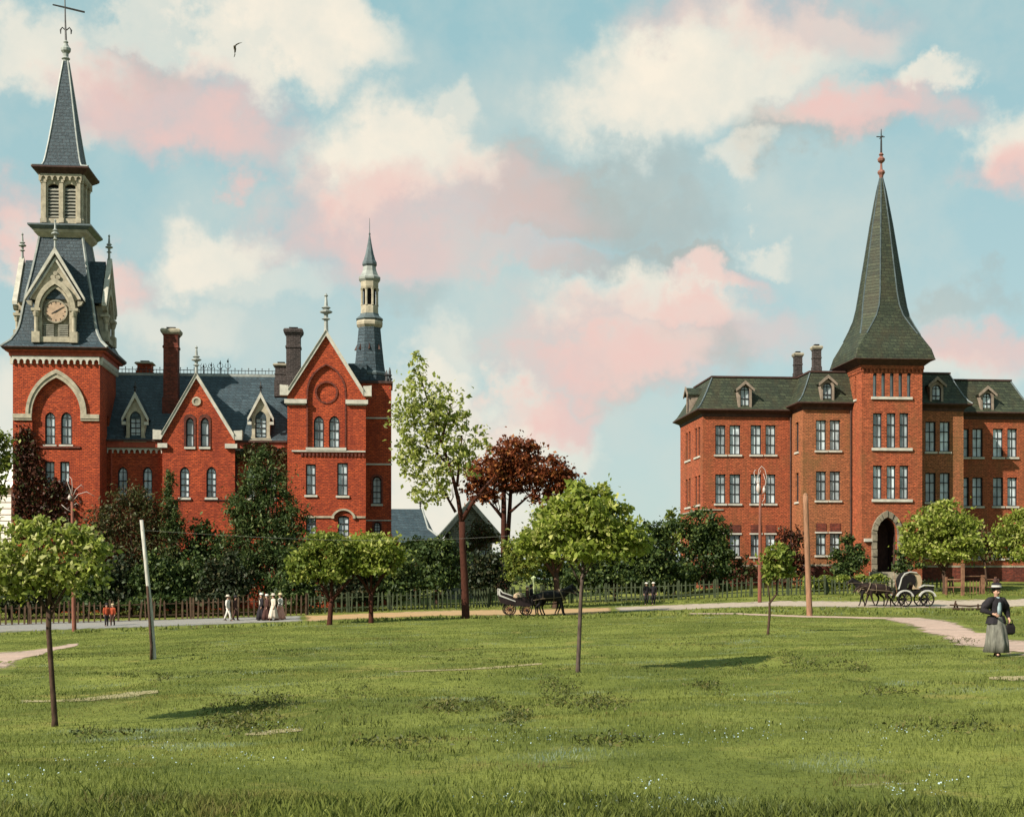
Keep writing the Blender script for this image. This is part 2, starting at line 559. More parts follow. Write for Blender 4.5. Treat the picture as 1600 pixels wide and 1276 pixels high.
def gz(x, y):
    """height of the land: the smooth lie plus low humps and hollows of the old lawn"""
    x = np.asarray(x, float)
    y = np.asarray(y, float)
    k = np.clip((78 - np.hypot(x, y)) / 22, 0, 1) * np.clip((np.hypot(x, y) - 6) / 6, .25, 1)
    return _gz0(x, y) + k * (.10 * _bump(x, y, 4.3) + .045 * _bump(x + 31, y + 7, 1.9))


def _gz0(x, y):
    x = np.asarray(x, float)
    y = np.asarray(y, float)
    lim = 14 + 0.52 * np.clip(y, 4, 320)
    xc = lim * np.tanh(x / lim)
    yc = np.clip(y, 5, 300)
    q = _warp(xc, yc)
    shp = q.shape[:-1]
    q = q.reshape(-1, 2)
    out = np.empty(len(q))
    for i in range(0, len(q), 20000):
        qq = q[i:i + 20000]
        d2 = ((qq[:, None] - _Q[None]) ** 2).sum(-1)
        out[i:i + 20000] = _U(d2) @ _Wt[:-3] + _Wt[-3] + qq @ _Wt[-2:]
    return out.reshape(shp)


def ground_at(px, py, dmin=8.0, dmax=200.0):
    """first meeting of the view line with the land"""
    dx, dy = ray(px)
    d = np.linspace(dmin, dmax, 6000)
    zz = CZ + (HZ - py) / F * d
    g = gz(d * dx, d * dy)
    k = np.argmax(zz <= g)
    if not (zz <= g).any():
        k = len(d) - 1
    return Vector((d[k] * dx, d[k] * dy, float(g[k])))


def onground(x, y):
    return Vector((x, y, float(gz(x, y))))


def grid_mesh(name, xs, ys, zf, m, kind=None):
    gx, gy = np.meshgrid(xs, ys)
    z = zf(gx, gy)
    n, k = len(xs), len(ys)
    v = np.stack([gx, gy, z], -1).reshape(-1, 3)
    i = (np.arange(k - 1)[:, None] * n + np.arange(n - 1)[None]).reshape(-1)
    f = np.stack([i, i + 1, i + n + 1, i + n], -1)
    return np_mesh(name, v, f, m, smooth=True)


def np_mesh(name, v, f, m, parent=None, smooth=False):
    """quads or triangles from arrays"""
    me = bpy.data.meshes.new(name)
    k = f.shape[1]
    if parent is not None:
        v = v - np.array(org(parent))
    me.vertices.add(len(v))
    me.vertices.foreach_set('co', v.astype(np.float32).ravel())
    me.loops.add(f.size)
    me.loops.foreach_set('vertex_index', f.astype(np.int32).ravel())
    me.polygons.add(len(f))
    me.polygons.foreach_set('loop_start', np.arange(0, f.size, k, dtype=np.int32))
    me.polygons.foreach_set('loop_total', np.full(len(f), k, dtype=np.int32))
    if smooth:
        me.polygons.foreach_set('use_smooth', np.ones(len(f), dtype=bool))
    me.update(calc_edges=True)
    me.materials.append(m)
    o = bpy.data.objects.new(name, me)
    COL.objects.link(o)
    if parent is not None:
        o.parent = parent
    return o


def turfmat():
    m, nt, b = newmat('lawn_turf', 0.95, 0.1)
    p = nd(nt, 'NewGeometry').outputs['Position']
    n1 = nd(nt, 'TexNoise', {'Vector': p, 'Scale': 0.22, 'Detail': 7.0, 'Roughness': 0.68}).outputs['Fac']
    n2 = nd(nt, 'TexNoise', {'Vector': p, 'Scale': 1.4, 'Detail': 8.0, 'Roughness': 0.72}).outputs['Fac']
    n3 = nd(nt, 'TexNoise', {'Vector': p, 'Scale': 0.55, 'Detail': 5.0, 'Roughness': 0.6}).outputs['Fac']
    r = lambda v, a, c_: nd(nt, 'MapRange', {0: v, 1: a, 2: c_}, interpolation_type='SMOOTHSTEP').outputs[0]
    col = mixc(nt, r(n1, .35, .65), (0.078, 0.096, 0.018), (0.172, 0.186, 0.040))
    col = mixc(nt, r(n3, .56, .72), col, (0.21, 0.18, 0.05))
    col = mixc(nt, r(n2, .55, .68), col, (0.045, 0.058, 0.011))
    bare = nd(nt, 'TexNoise', {'Vector': vmath(nt, 'ADD', p, (31, 7, 0)), 'Scale': 0.33, 'Detail': 7.0, 'Roughness': 0.7}).outputs['Fac']
    col = mixc(nt, math_(nt, 'MULTIPLY', r(bare, .66, .74), 0.7), col, (0.30, 0.24, 0.15))
    nt.links.new(col, b.inputs['Base Color'])
    bp = nd(nt, 'Bump', {'Height': n2, 'Strength': 0.9, 'Distance': 0.12})
    nt.links.new(bp.outputs[0], b.inputs['Normal'])
    return m


def dirtmat(name, cA, cB, cC):
    """trodden dirt whose rim thins out raggedly into the turf below"""
    m, nt, b = newmat(name, 0.95, 0.1)
    p = nd(nt, 'NewGeometry').outputs['Position']
    n1 = nd(nt, 'TexNoise', {'Vector': vmath(nt, 'MULTIPLY', p, (0.12, 0.5, 1)), 'Scale': 1.0, 'Detail': 7.0, 'Roughness': 0.62}).outputs['Fac']
    n2 = nd(nt, 'TexNoise', {'Vector': p, 'Scale': 3.0, 'Detail': 6.0, 'Roughness': 0.7}).outputs['Fac']
    n3 = nd(nt, 'TexNoise', {'Vector': p, 'Scale': 1.7, 'Detail': 7.0, 'Roughness': 0.7}).outputs['Fac']
    col = mixc(nt, nd(nt, 'MapRange', {0: n1, 1: .38, 2: .62}).outputs[0], cA, cB)
    col = mixc(nt, nd(nt, 'MapRange', {0: n2, 1: .5, 2: .72}).outputs[0], col, cC)
    nt.links.new(col, b.inputs['Base Color'])
    bp = nd(nt, 'Bump', {'Height': n2, 'Strength': 0.5, 'Distance': 0.06})
    nt.links.new(bp.outputs[0], b.inputs['Normal'])
    at = nd(nt, 'Attribute', attribute_name='rim').outputs['Fac']
    e = math_(nt, 'ADD', at, math_(nt, 'MULTIPLY', math_(nt, 'SUBTRACT', n3, 0.5), 1.7))
    al = nd(nt, 'MapRange', {0: e, 1: 0.25, 2: 0.5}, interpolation_type='SMOOTHSTEP').outputs[0]
    nt.links.new(al, b.inputs['Alpha'])
    return m


M['turf'] = turfmat()
M['dirt'] = dirtmat('packed_road_dirt', (0.38, 0.305, 0.235), (0.32, 0.265, 0.22), (0.23, 0.185, 0.14))
M['bare'] = dirtmat('bare_lawn_earth', (0.30, 0.24, 0.135), (0.26, 0.22, 0.12), (0.20, 0.17, 0.085))
M['clay'] = dirtmat('orange_road_clay', (0.390, 0.240, 0.112), (0.338, 0.232, 0.135), (0.270, 0.180, 0.098))
M['grey_dirt'] = dirtmat('grey_road_dirt', (0.217, 0.210, 0.203), (0.255, 0.232, 0.203), (0.150, 0.143, 0.128))
M['pink_dirt'] = dirtmat('pinkish_path_dirt', (0.43, 0.30, 0.245), (0.34, 0.25, 0.205), (0.21, 0.155, 0.115))

gx_ = np.unique(np.concatenate([np.arange(-70, 85, 0.8), np.linspace(-1500, -70, 40), np.linspace(85, 1500, 40)]))
gy_ = np.unique(np.concatenate([np.arange(-12, 4, 2.0), np.arange(4, 60, 0.45), np.arange(60, 136, 0.7), np.linspace(136, 300, 30), np.linspace(300, 2500, 40)]))
GROUND = grid_mesh('ground', gx_, gy_, gz, M['turf'])
tag(GROUND, 'green park lawn in front of the brick buildings', 'lawn', kind='structure')

MASKS = []      # polygons (world XY) where no grass grows


def inpoly(x, y, poly):
    x = np.asarray(x)
    y = np.asarray(y)
    c = np.zeros(x.shape, bool)
    n = len(poly)
    for i in range(n):
        x0, y0 = poly[i]
        x1, y1 = poly[(i + 1) % n]
        if y0 == y1:
            continue
        c ^= ((y0 > y) != (y1 > y)) & (x < (x1 - x0) * (y - y0) / (y1 - y0) + x0)
    return c


def strip(name, far, near, m, label, cat, lift=0.012, jit=0.35, seed=1, nx=14):
    """a road or path laid on the land between a far and a near edge given by photo points"""
    rg = np.random.default_rng(seed)

    def edge(pts):
        A = np.array([tuple(ground_at(*p))[:2] for p in pts])
        s = np.r_[0, np.cumsum(np.hypot(*np.diff(A, axis=0).T))]
        t = np.linspace(0, s[-1], 160)
        return np.stack([np.interp(t, s, A[:, 0]), np.interp(t, s, A[:, 1])], -1)
    a, b = edge(far), edge(near)
    for e in (a, b):
        k = np.convolve(rg.normal(size=len(e) + 16), np.hanning(13) / 2.4, 'same')[8:-8]
        e[:, 1] += k * jit * .5
    w = np.linspace(0, 1, nx)[None, :, None]
    g = a[:, None] * (1 - w) + b[:, None] * w
    z = gz(g[..., 0], g[..., 1]) + lift
    z[:, 0] -= lift - .001
    z[:, -1] -= lift - .001
    v = np.concatenate([g, z[..., None]], -1).reshape(-1, 3)
    n = nx
    i = (np.arange(159)[:, None] * n + np.arange(n - 1)[None]).reshape(-1)
    f = np.stack([i, i + n, i + n + 1, i + 1], -1)
    o = np_mesh(name, v, f, m, smooth=True)
    rim = np.minimum(np.minimum(w[0, :, 0], 1 - w[0, :, 0])[None] * 2.4, np.minimum(np.arange(160), np.arange(160)[::-1])[:, None] / 8.0)
    o.data.attributes.new('rim', 'FLOAT', 'POINT').data.foreach_set('value', np.clip(rim, 0, 1).astype(np.float32).ravel())
    if name != 'bare_earth':
        MASKS.append([tuple(p) for p in a] + [tuple(p) for p in b[::-1]])
    return tag(o, label, cat, kind='structure')


strip('road', [(-260, 974), (0, 970), (120, 968), (240, 966), (400, 962), (480, 960)], [(-260, 996), (0, 990), (120, 985), (240, 981), (400, 974), (480, 972)],
      M['grey_dirt'], 'grey dirt road below the left picket fence', 'road', seed=3)
strip('road', [(470, 960.5), (520, 959), (620, 955), (725, 952), (900, 949), (960, 947)], [(470, 972), (520, 970), (620, 966), (725, 963), (900, 961), (960, 957)],
      M['clay'], 'orange clay stretch of road under the tall tree', 'road', lift=0.018, seed=4)
strip('road', [(950, 947.5), (1050, 943), (1200, 938), (1330, 937), (1450, 935), (1600, 934), (1800, 933)], [(950, 957), (1050, 954), (1200, 948), (1330, 950), (1450, 951), (1600, 949), (1800, 949)],
      M['dirt'], 'pale dirt road where the buggy stands', 'road', lift=0.012, seed=5)
strip('path', [(1070, 957.5), (1150, 957), (1250, 961), (1330, 963), (1400, 964)], [(1070, 959.5), (1150, 960), (1250, 964.5), (1330, 966), (1400, 968)],
      M['pink_dirt'], 'narrow trodden track along the lawn edge', 'path', jit=0.2, seed=6)
strip('path', [(1380, 964), (1440, 964), (1490, 969), (1530, 985), (1570, 994), (1620, 996), (1760, 1000)], [(1380, 968), (1425, 984), (1475, 1003), (1520, 1018), (1560, 1027), (1620, 1030), (1760, 1040)],
      M['pink_dirt'], 'pinkish dirt path curving past the walking woman', 'path', jit=0.25, seed=7)
strip('path', [(-120, 1019), (-40, 1018), (20, 1016), (60, 1013), (95, 1007), (125, 1004)], [(-120, 1078), (-40, 1064), (10, 1055), (35, 1036), (75, 1019), (125, 1008)],
      M['pink_dirt'], 'pinkish bare path at the left edge of the lawn', 'path', jit=0.25, seed=8)
strip('bare_earth', [(30, 1094), (90, 1092), (150, 1086), (200, 1080), (250, 1078)], [(30, 1097), (90, 1097), (150, 1095), (200, 1090), (250, 1082)],
      M['bare'], 'thin pale bare streak in the lawn beside the left sapling', 'bare earth', jit=0.12, seed=9)
strip('bare_earth', [(610, 1048), (680, 1046), (760, 1042), (850, 1035)], [(610, 1051), (680, 1050), (760, 1046), (850, 1038)],
      M['bare'], 'long pale bare streak in the middle of the lawn', 'bare earth', jit=0.15, seed=10)
strip('bare_earth', [(380, 1146), (420, 1140), (475, 1136)], [(380, 1150), (420, 1150), (475, 1143)],
      M['bare'], 'small bare spot in the front lawn', 'bare earth', jit=0.06, seed=12)
strip('bare_earth', [(1545, 1058), (1580, 1054), (1640, 1054)], [(1545, 1062), (1580, 1064), (1640, 1064)],
      M['bare'], 'small bare spot in front of the walking woman', 'bare earth', jit=0.06, seed=13)
# ------------------------------------------------------------------ shared building pieces
def window(par, fc, o, sill=0.12, cols=2, rows=3, deep=0.24, fw=0.09, hood=0.0, sill_m='stone_white', sash='sash', glass='glass', round_head=True):
    """glass (the part), with its frame and sill (sub-parts), inside an opening o = (cx, z0, zt, a, rise)"""
    cx, z0, zt, a, rise = o
    pts = op(*o)
    w = MB().panel(fc, pts, [], deep, deep + 0.05).build('window', M[glass], par)
    fr = MB()
    fr.panel(fc, pts, [shrink(pts, fw)], deep - 0.1, deep - 0.003)
    mt = 0.045
    for i in range(1, cols):
        u = cx - a + 2 * a * i / cols
        top = zt - fw * .5 if (cols == 2 or rise <= 0) else zt - rise * 0.7
        fr.fbox(fc, u - mt / 2, u + mt / 2, z0 + fw * .5, top, deep - 0.07, deep - 0.006)
    zs = zt - rise * 0.85
    for k in range(1, rows + (1 if rise > 0 else 0)):
        z = z0 + (zs - z0) * k / rows
        t = mt * (1.7 if k == (rows + 1) // 2 else 1)
        fr.fbox(fc, cx - a + fw * .5, cx + a - fw * .5, z - t / 2, z + t / 2, deep - 0.085, deep - 0.009)
    fr.build('frame', M[sash], w)
    if sill > 0:
        MB().fbox(fc, cx - a - 0.12, cx + a + 0.12, z0 - 0.17, z0 - 0.004, -sill, deep).build('sill', M[sill_m], w)
    if hood > 0:
        MB().fbox(fc, cx - a - 0.1, cx + a + 0.1, zt + 0.004, zt + 0.14, -hood, 0.1).build('lintel', M[sill_m], w)
    return w


def pxop(Y, x0, y0, x1, y1, rise=0.0):
    """opening from photo pixels on a front plane; rise in half-widths"""
    u0, u1 = X(x0, Y), X(x1, Y)
    xm = (x0 + x1) / 2
    a = (u1 - u0) / 2
    return ((u0 + u1) / 2, Z(xm, y1, Y), Z(xm, y0, Y), a, rise * a)


def band(mb, fc, outer, inner, d0, d1):
    mb.panel(fc, outer, [inner], d0, d1)


def corbels(par, fc, u0, u1, z0, z1, n, m, d0=-0.22, name='corbel_band', edge=0.0):
    """band of small round arches hanging under an eave"""
    w = (u1 - u0) / n
    out = [(u0, z1), (u0, z0)]
    zs = z0 + (z1 - z0) * 0.25
    for i in range(n):
        c = u0 + w * (i + .5)
        a = w * .36
        ar = arch(c, zs, a, min((z1 - zs) * .75, a * 1.25), 3)[::-1]
        out += [(c - a, z0)] + ar + [(c + a, z0)]
    out += [(u1, z0), (u1, z1)]
    return MB().panel(fc, out, [], d0, -0.004).build(name, m, par)


def finial(mb, x, y, z0, h, r=0.16):
    """turned post with two collars and a point"""
    mb.lathe(x, y, [(r * .55, z0), (r * .45, z0 + h * .3), (r * 1.1, z0 + h * .33), (r * .5, z0 + h * .37), (r * .5, z0 + h * .46),
                    (r * 1.5, z0 + h * .50), (r * 1.5, z0 + h * .53), (r * .6, z0 + h * .58), (r * 1.15, z0 + h * .62), (r * .45, z0 + h * .67),
                    (r * .28, z0 + h * .9), (r * .5, z0 + h * .93), (r * .03, z0 + h)], 8)


def wallbox(par, name, m, x0, x1, y0, y1, z0, z1, fholes=(), lholes=(), rholes=(), t=0.35):
    mb = MB()
    mb.panel(front(y0), [(x0, z0), (x1, z0), (x1, z1), (x0, z1)], fholes, 0, t)
    mb.panel(leftf(x0), [(y0 + t, z0), (y1 - t, z0), (y1 - t, z1), (y0 + t, z1)], lholes, 0, t)
    mb.panel(rightf(x1), [(y0 + t, z0), (y1 - t, z0), (y1 - t, z1), (y0 + t, z1)], rholes, 0, t)
    mb.box(x0, x1, y1 - t, y1, z0, z1)
    return mb.build(name, m, par)


# ------------------------------------------------------------------ the left college building
YT = 112.0
tx0, tx1 = X(20, YT), X(156, YT)
ta = (tx1 - tx0) / 2
tcx, tcy = (tx0 + tx1) / 2, YT + ta
GL = -3.2                                   # wall foot, below the lawn
LB = thing('college_building', 'red brick gothic college building with a clock tower and blue slate roofs', 'building', (tcx, YT, GL))
zt_ = lambda py, w: Z(90, py, tcy - w)
fT = front(YT)
zc0 = Z(90, 569, YT)                        # underside of the corbels
zc1 = Z(90, 557, YT)
holes = []
o_arch = (tcx, Z(88, 702, YT), Z(88, 588, YT), ta * 0.555, ta * 0.98)
recess = op(*o_arch)
lanA = [pxop(YT, 69, 643, 85, 694, 1.25), pxop(YT, 94, 643, 111, 694, 1.25)]
low = [pxop(YT, 70, 721, 85, 768), pxop(YT, 94, 721, 108.5, 768)]
wallbox(LB, 'tower_wall', M['brick_red'], tx0, tx1, YT, YT + 2 * ta, GL, zc1, fholes=[recess] + [op(*o) for o in low],
        rholes=[op(tcy, Z(88, 690, YT), Z(88, 640, YT), .42, .5)])
fA = lambda u, d, z: (u, YT + 0.28 + d, z)
MB().panel(fA, [(p[0], p[1]) for p in shrink(recess, -0.02)], [op(*o) for o in lanA], 0.003, 0.32).build('tower_recess', M['brick_red'], LB)
for o in lanA:
    window(LB, lambda u, d, z: fA(u, d - .02, z), o, cols=2, rows=3, sill=.15)
for o in low:
    window(LB, fT, o, cols=2, rows=3, sill=.12)
window(LB, rightf(tx1), (tcy, Z(88, 690, YT), Z(88, 640, YT), .42, .5), cols=2, rows=3)
# pointed hood mould over the recess with string courses at its feet
zsp0, zsp1 = Z(88, 657, YT), Z(88, 647, YT)
mo = MB()


def hoodring(mb, ao, ai, zo, zi, zs, d0, d1):
    out = [(tcx - ao, zs), ] + arch(tcx, zs, ao, zo - zs, 10)[::-1] + [(tcx + ao, zs)]
    out = [(tcx - ai, zs)] + [(tcx - ao, zs)] + arch(tcx, zs, ao, zo - zs, 10)[::-1][1:-1] + [(tcx + ao, zs), (tcx + ai, zs)]
    inn = arch(tcx, zs, ai, zi - zs, 10)[1:-1]
    mb.panel(fT, out + inn, [], d0, d1)


hoodring(mo, ta * .70, ta * .63, Z(88, 577, YT), Z(88, 583.5, YT), zsp1, -.20, -.004)
hoodring(mo, ta * .625, ta * .56, Z(88, 584, YT), Z(88, 590, YT), zsp1, -.12, -.004)
for s in (-1, 1):
    a0, a1 = tcx + s * ta * .56, tcx + s * ta * .99
    mo.fbox(fT, min(a0, a1), max(a0, a1), zsp0 + .16, zsp1, -.2, -.004)
    mo.fbox(fT, min(a0, a1), max(a0, a1), zsp0, zsp0 + .12, -.14, -.004)
mo.build('hood_mould', M['stone'], LB)
MB().fbox(fT, tcx - ta * .55, tcx + ta * .55, Z(88, 700, YT), Z(88, 697, YT), -.10, .33).build('string_course', M['brick_dark'], LB)
corbels(LB, fT, tx0, tx1, zc0, zc1, 14, M['stone_white'])
corbels(LB, rightf(tx1), YT, YT + 2 * ta, zc0, zc1, 14, M['stone_white'])
corbels(LB, leftf(tx0), YT, YT + 2 * ta, zc0, zc1, 14, M['stone_white'])
ez = Z(85, 541, YT - .8)
MB().square(tcx, tcy, [(ta + .23, zc1 + .004), (ta + .26, zc1 + .3), (ta + .45, ez - .34), (ta + .55, ez - .22)]).build('cornice', M['eave_red'], LB)
MB().square(tcx, tcy, [(ta + .6, ez - .216), (ta + .74, ez - .06), (ta + .74, ez), (ta + .5, ez + .05)]).build('gutter', M['eave_dark'], LB)


def roof_prof(rows):
    return [(w, z) for w, z in rows]


px1 = mpp(90, YT)
w_of = lambda hw: hw * px1 * 0.99
st1 = []
for hw, py in ((76, 540), (70, 532), (64, 522), (60, 512), (57.5, 500), (54.5, 480), (50, 455), (45, 432), (40.5, 408), (36.5, 385), (34, 370)):
    w = w_of(hw)
    st1.append((w, zt_(py, w)))
st1[0] = (ta + .70, ez + .006)
MB().square(tcx, tcy, st1).build('tower_roof', M['slate_blue'], LB)
# pale hip ridges
hp = MB()
for sx in (-1, 1):
    for sy in (-1, 1):
        hp.tube([(tcx + sx * w, tcy + sy * w, z) for w, z in st1], 0.11, 5)
hp.build('hip_ridge', M['lead'], LB)
# cornice under the belfry
wz = w_of(34)
MB().square(tcx, tcy, [(wz + .02, zt_(371, wz)), (wz + .35, zt_(364, wz)), (wz + .42, zt_(360, wz))]).build('belfry_base', M['stone'], LB)
MB().square(tcx, tcy, [(wz + .44, zt_(359.8, wz)), (wz + .75, zt_(355, wz)), (wz + .75, zt_(352.5, wz)), (w_of(31), zt_(348, wz))]).build('belfry_skirt', M['lead_dark'], LB)
# belfry
bw = w_of(30)
bz0, bz1 = zt_(348.5, bw), zt_(281, bw)
BF = MB()
faces = [('F', lambda w: front(tcy - w)), ('L', lambda w: leftf(tcx - w)), ('R', lambda w: rightf(tcx + w))]


def face_of(k, w):
    c = {'F': tcx, 'L': tcy, 'R': tcy}[k]
    return c, dict(faces)[k](w)


bzo0, bzo1 = zt_(341, bw), zt_(287, bw)
oa = w_of(8.6)
for k in 'FLR':
    c, fc = face_of(k, bw)
    hw_ = bw if k == 'F' else bw - .3
    hs = [op(c + s * w_of(13.2), bzo0, bzo1, oa, oa * .45) for s in (-1, 1)]
    BF.panel(fc, [(c - hw_, bz0), (c + hw_, bz0), (c + hw_, bz1), (c - hw_, bz1)], hs, 0, .3)
BF.box(tcx - bw, tcx + bw, tcy + bw - .3, tcy + bw, bz0, bz1)
for k in 'FLR':
    c, fc = face_of(k, bw)
    for u in (-27, 0, 27):
        cu = c + w_of(u)
        BF.fbox(fc, cu - .13, cu + .13, bz0 + .35, bz1 - .25, -.14, -.003)
        BF.fbox(fc, cu - .19, cu + .19, bz0, bz0 + .345, -.19, -.003)
        BF.fbox(fc, cu - .18, cu + .18, bz1 - .245, bz1, -.18, -.003)
belf = BF.build('belfry', M['stone'], LB)
for k in 'FLR':
    c, fc = face_of(k, bw)
    for s in (-1, 1):
        lv = MB()
        cu = c + s * w_of(13.2)
        n = 9
        for i in range(n):
            z = bzo0 + (bzo1 - .35 - bzo0) * (i + .3) / n
            lv.add([fc(cu - oa, .06, z), fc(cu + oa, .06, z), fc(cu + oa, .27, z + .22), fc(cu - oa, .27, z + .22),
                    fc(cu - oa, .06, z + .05), fc(cu + oa, .06, z + .05), fc(cu + oa, .27, z + .27), fc(cu - oa, .27, z + .27)],
                   [(0, 1, 2, 3), (4, 7, 6, 5), (0, 4, 5, 1), (1, 5, 6, 2), (2, 6, 7, 3), (3, 7, 4, 0)])
        lv.build('louvre', M['louvre'], belf)
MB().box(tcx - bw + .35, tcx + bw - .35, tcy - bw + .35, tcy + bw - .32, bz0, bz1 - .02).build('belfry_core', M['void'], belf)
bz2 = zt_(273, bw)
for k in 'FLR':
    c, fc = face_of(k, bw + .12)
    corbels(belf, fc, c - bw - .1, c + bw + .1, bz1 - .1, bz2, 7, M['stone'], d0=-.16, name='scalloped_trim')
MB().square(tcx, tcy, [(bw + .10, bz1 + .002), (bw + .12, bz2)]).build('frieze', M['stone'], belf)
bz3 = zt_(262.5, bw)
MB().square(tcx, tcy, [(bw + .2, bz2 + .004), (bw + .62, bz3 - .22), (bw + .72, bz3 - .12), (bw + .72, bz3)]).build('belfry_cornice', M['eave_dark'], LB)
sp = [(bw + .70, bz3 + .004)]
for hw, py in ((31, 258), (28.4, 253), (26.8, 246), (25, 236), (22.2, 220), (18.5, 196), (15, 172), (11.2, 145), (7.2, 118), (3.6, 95)):
    w = w_of(hw)
    sp.append((w, zt_(py, w)))
MB().square(tcx, tcy, sp).build('spire', M['slate_blue'], LB)
hp = MB()
for sx in (-1, 1):
    for sy in (-1, 1):
        hp.tube([(tcx + sx * w, tcy + sy * w, z) for w, z in sp], 0.075, 5)
hp.build('spire_ridge', M['lead'], LB)
zz = lambda py: Z(94, py, tcy)
vb = MB().lathe(tcx, tcy, [(.18, zz(97)), (.22, zz(94)), (.34, zz(92)), (.2, zz(89)), (.22, zz(84)), (.38, zz(80)), (.40, zz(76)), (.26, zz(73)), (.14, zz(68)), (.2, zz(66)), (.08, zz(63))], 10).build('spire_knob', M['lead'], LB)
rod = MB().tube([(tcx, tcy, zz(64)), (tcx - .05, tcy, zz(30)), (tcx - .08, tcy, zz(-3))], [.09, .07, .045])
for s in (-1, 1):
    rod.tube([(tcx + s * .05, tcy, zz(47)), (tcx + s * .28, tcy, zz(43)), (tcx + s * .42, tcy, zz(47)), (tcx + s * .4, tcy, zz(53))], [.05, .05, .07, .04])
rod.tube([(tcx - 1.02, tcy, zz(8)), (tcx, tcy, zz(12)), (tcx + 1.45, tcy, zz(18))], [.055, .075, .075])
rod.build('weathervane', M['iron'], vb)


# dormers with clocks on three sides of the tower roof
def clock_dormer(k):
    hw = w_of(34.5)
    ap = zt_(393, ta)                        # gable apex
    ze = zt_(468, ta)                        # gable feet
    zb = zt_(536 if k == 'F' else 526, ta)
    w0 = w_of(71 if k == 'F' else 64.5)                          # how far the face stands from the axis
    c, fc = face_of(k, w0 + .06)
    ga = w_of(43)
    oa_ = w_of(21)
    # roof behind the gable
    rf = MB()
    back = w0 - w_of(38) + .2
    apx = [fc(c - ga, .1, ze), fc(c, .1, ap), fc(c + ga, .1, ze), fc(c - ga, 2.0, ze), fc(c, w0 - w_of(36), ap), fc(c + ga, 2.0, ze)]
    rf.add(apx, [(0, 1, 4, 3), (1, 2, 5, 4), (0, 3, 5, 2), (0, 2, 1), (3, 4, 5)])
    root = rf.build('clock_dormer', M['slate_blue'], LB)
    body = MB()
    zsr = zt_(487, ta)
    arch_in = [(c - oa_, zb + .45), (c + oa_, zb + .45)] + arch(c, zsr, oa_, oa_ * 1.75, 8)
    body.panel(fc, [(c - hw * .86, zb), (c + hw * .86, zb), (c + hw * .86, ze - .1), (c + ga * .9, ze + .02), (c, ap - .35), (c - ga * .9, ze + .02), (c - hw * .86, ze - .1)],
               [arch_in], 0, .32)
    body.fbox(fc, c - hw * .72, c + hw * .72, zb, zb + .4, -.25, -.003)
    body.fbox(fc, c - hw * .86, c - hw * .8, zb, ze - .1, .325, 3.0)
    body.fbox(fc, c + hw * .8, c + hw * .86, zb, ze - .1, .325, 3.0)
    body.build('gable_wall', M['stone'], root)
    tr = MB()
    # raking coping
    th = .33
    for s in (-1, 1):
        tr.panel(fc, [(c + s * (ga + .15), ze - .22), (c + s * (ga + .15), ze + .05), (c, ap + .25), (c, ap - .25)], [], -.38, -.004)
        tr.panel(fc, [(c + s * (ga - .2), ze - .1), (c + s * (ga - .2), ze + .06), (c, ap - .5), (c, ap - .8)], [], -.2, -.006)
    tr.build('gable_coping', M['stone_white'], root)
    ms = MB()
    for ao, ai, d in ((oa_ * 1.5, oa_ * 1.18, -.3), (oa_ * 1.16, oa_ * 1.0, -.14)):
        out = [(c - ai, zsr), (c - ao, zsr)] + arch(c, zsr, ao, ao * 1.62, 9)[::-1][1:-1] + [(c + ao, zsr), (c + ai, zsr)]
        ms.panel(fc, out + arch(c, zsr, ai, ai * 1.68, 9)[1:-1], [], d, -.008)
    # trefoil boss over the arch
    for du, dz in ((0, .0), (-.2, -.3), (.2, -.3)):
        ms.panel(fc, [(c + du + .17 * math.cos(t * math.pi / 5), ap - 1.75 + dz + .17 * math.sin(t * math.pi / 5)) for t in range(10)], [], -.13, -.005)
    ms.build('arch_mould', M['stone'], root)
    for s in (-1, 1):
        cu = c + s * hw * .84
        col = MB()
        p0 = fc(cu, -.18, 0)
        col.lathe(p0[0], p0[1], [(.17, zb + .78), (.15, zb + .9), (.15, zsr - .5), (.2, zsr - .42), (.26, zsr - .2), (.27, zsr - .05)], 8)
        col.fbox(fc, cu - .3, cu + .3, zb - .05, zb + .775, -.42, .2)
        col.fbox(fc, cu - .34, cu + .34, zsr - .045, zsr + .16, -.44, .2)
        col.build('column', M['stone'], root)
        # carved stop at the gable foot
        MB().panel(fc, [(c + s * (ga + .05), ze - .22), (c + s * (ga - .38), ze - .22), (c + s * (ga - .38), ze - .62), (c + s * (ga - .12), ze - .52)], [], -.36, -.01).build('gable_stop', M['stone_grey'], root)
    # louvres and tympanum
    lv = MB()
    for i in range(6):
        z = zb + .5 + i * .16
        for s in (-1, 1):
            lv.fbox(fc, c + s * oa_ * .52 - oa_ * .36, c + s * oa_ * .52 + oa_ * .36, z, z + .09, .1, .26)
    lv.build('louvre', M['louvre'], root)
    MB().panel(fc, shrink(arch_in, -.03), [], .30, .36).build('dormer_back', M['stone_grey'], root)
    zk = zt_(487.5, ta)
    rk = w_of(16.6)
    disc = lambda r, n=28: [(c + r * math.cos(2 * math.pi * i / n), zk + r * math.sin(2 * math.pi * i / n)) for i in range(n)]
    MB().panel(fc, disc(rk), [], .04, .2).build('clock_face', M['clock'], root)
    MB().panel(fc, disc(rk * 1.1), [disc(rk * .97)], 0.0, .21).build('clock_rim', M['stone_grey'], root)
    hd = MB()

    def hand(ang, l, t, d):
        ca, sa = math.cos(ang), math.sin(ang)
        hd.panel(fc, [(c - sa * t - ca * .12, zk + ca * t - sa * .12), (c + ca * l - sa * t * .4, zk + sa * l + ca * t * .4), (c + ca * l + sa * t * .4, zk + sa * l - ca * t * .4), (c + sa * t - ca * .12, zk - ca * t - sa * .12)], [], d, d + .02)
    hand(R(32), rk * .82, .045, .0)
    hand(R(207), rk * .45, .06, .012)
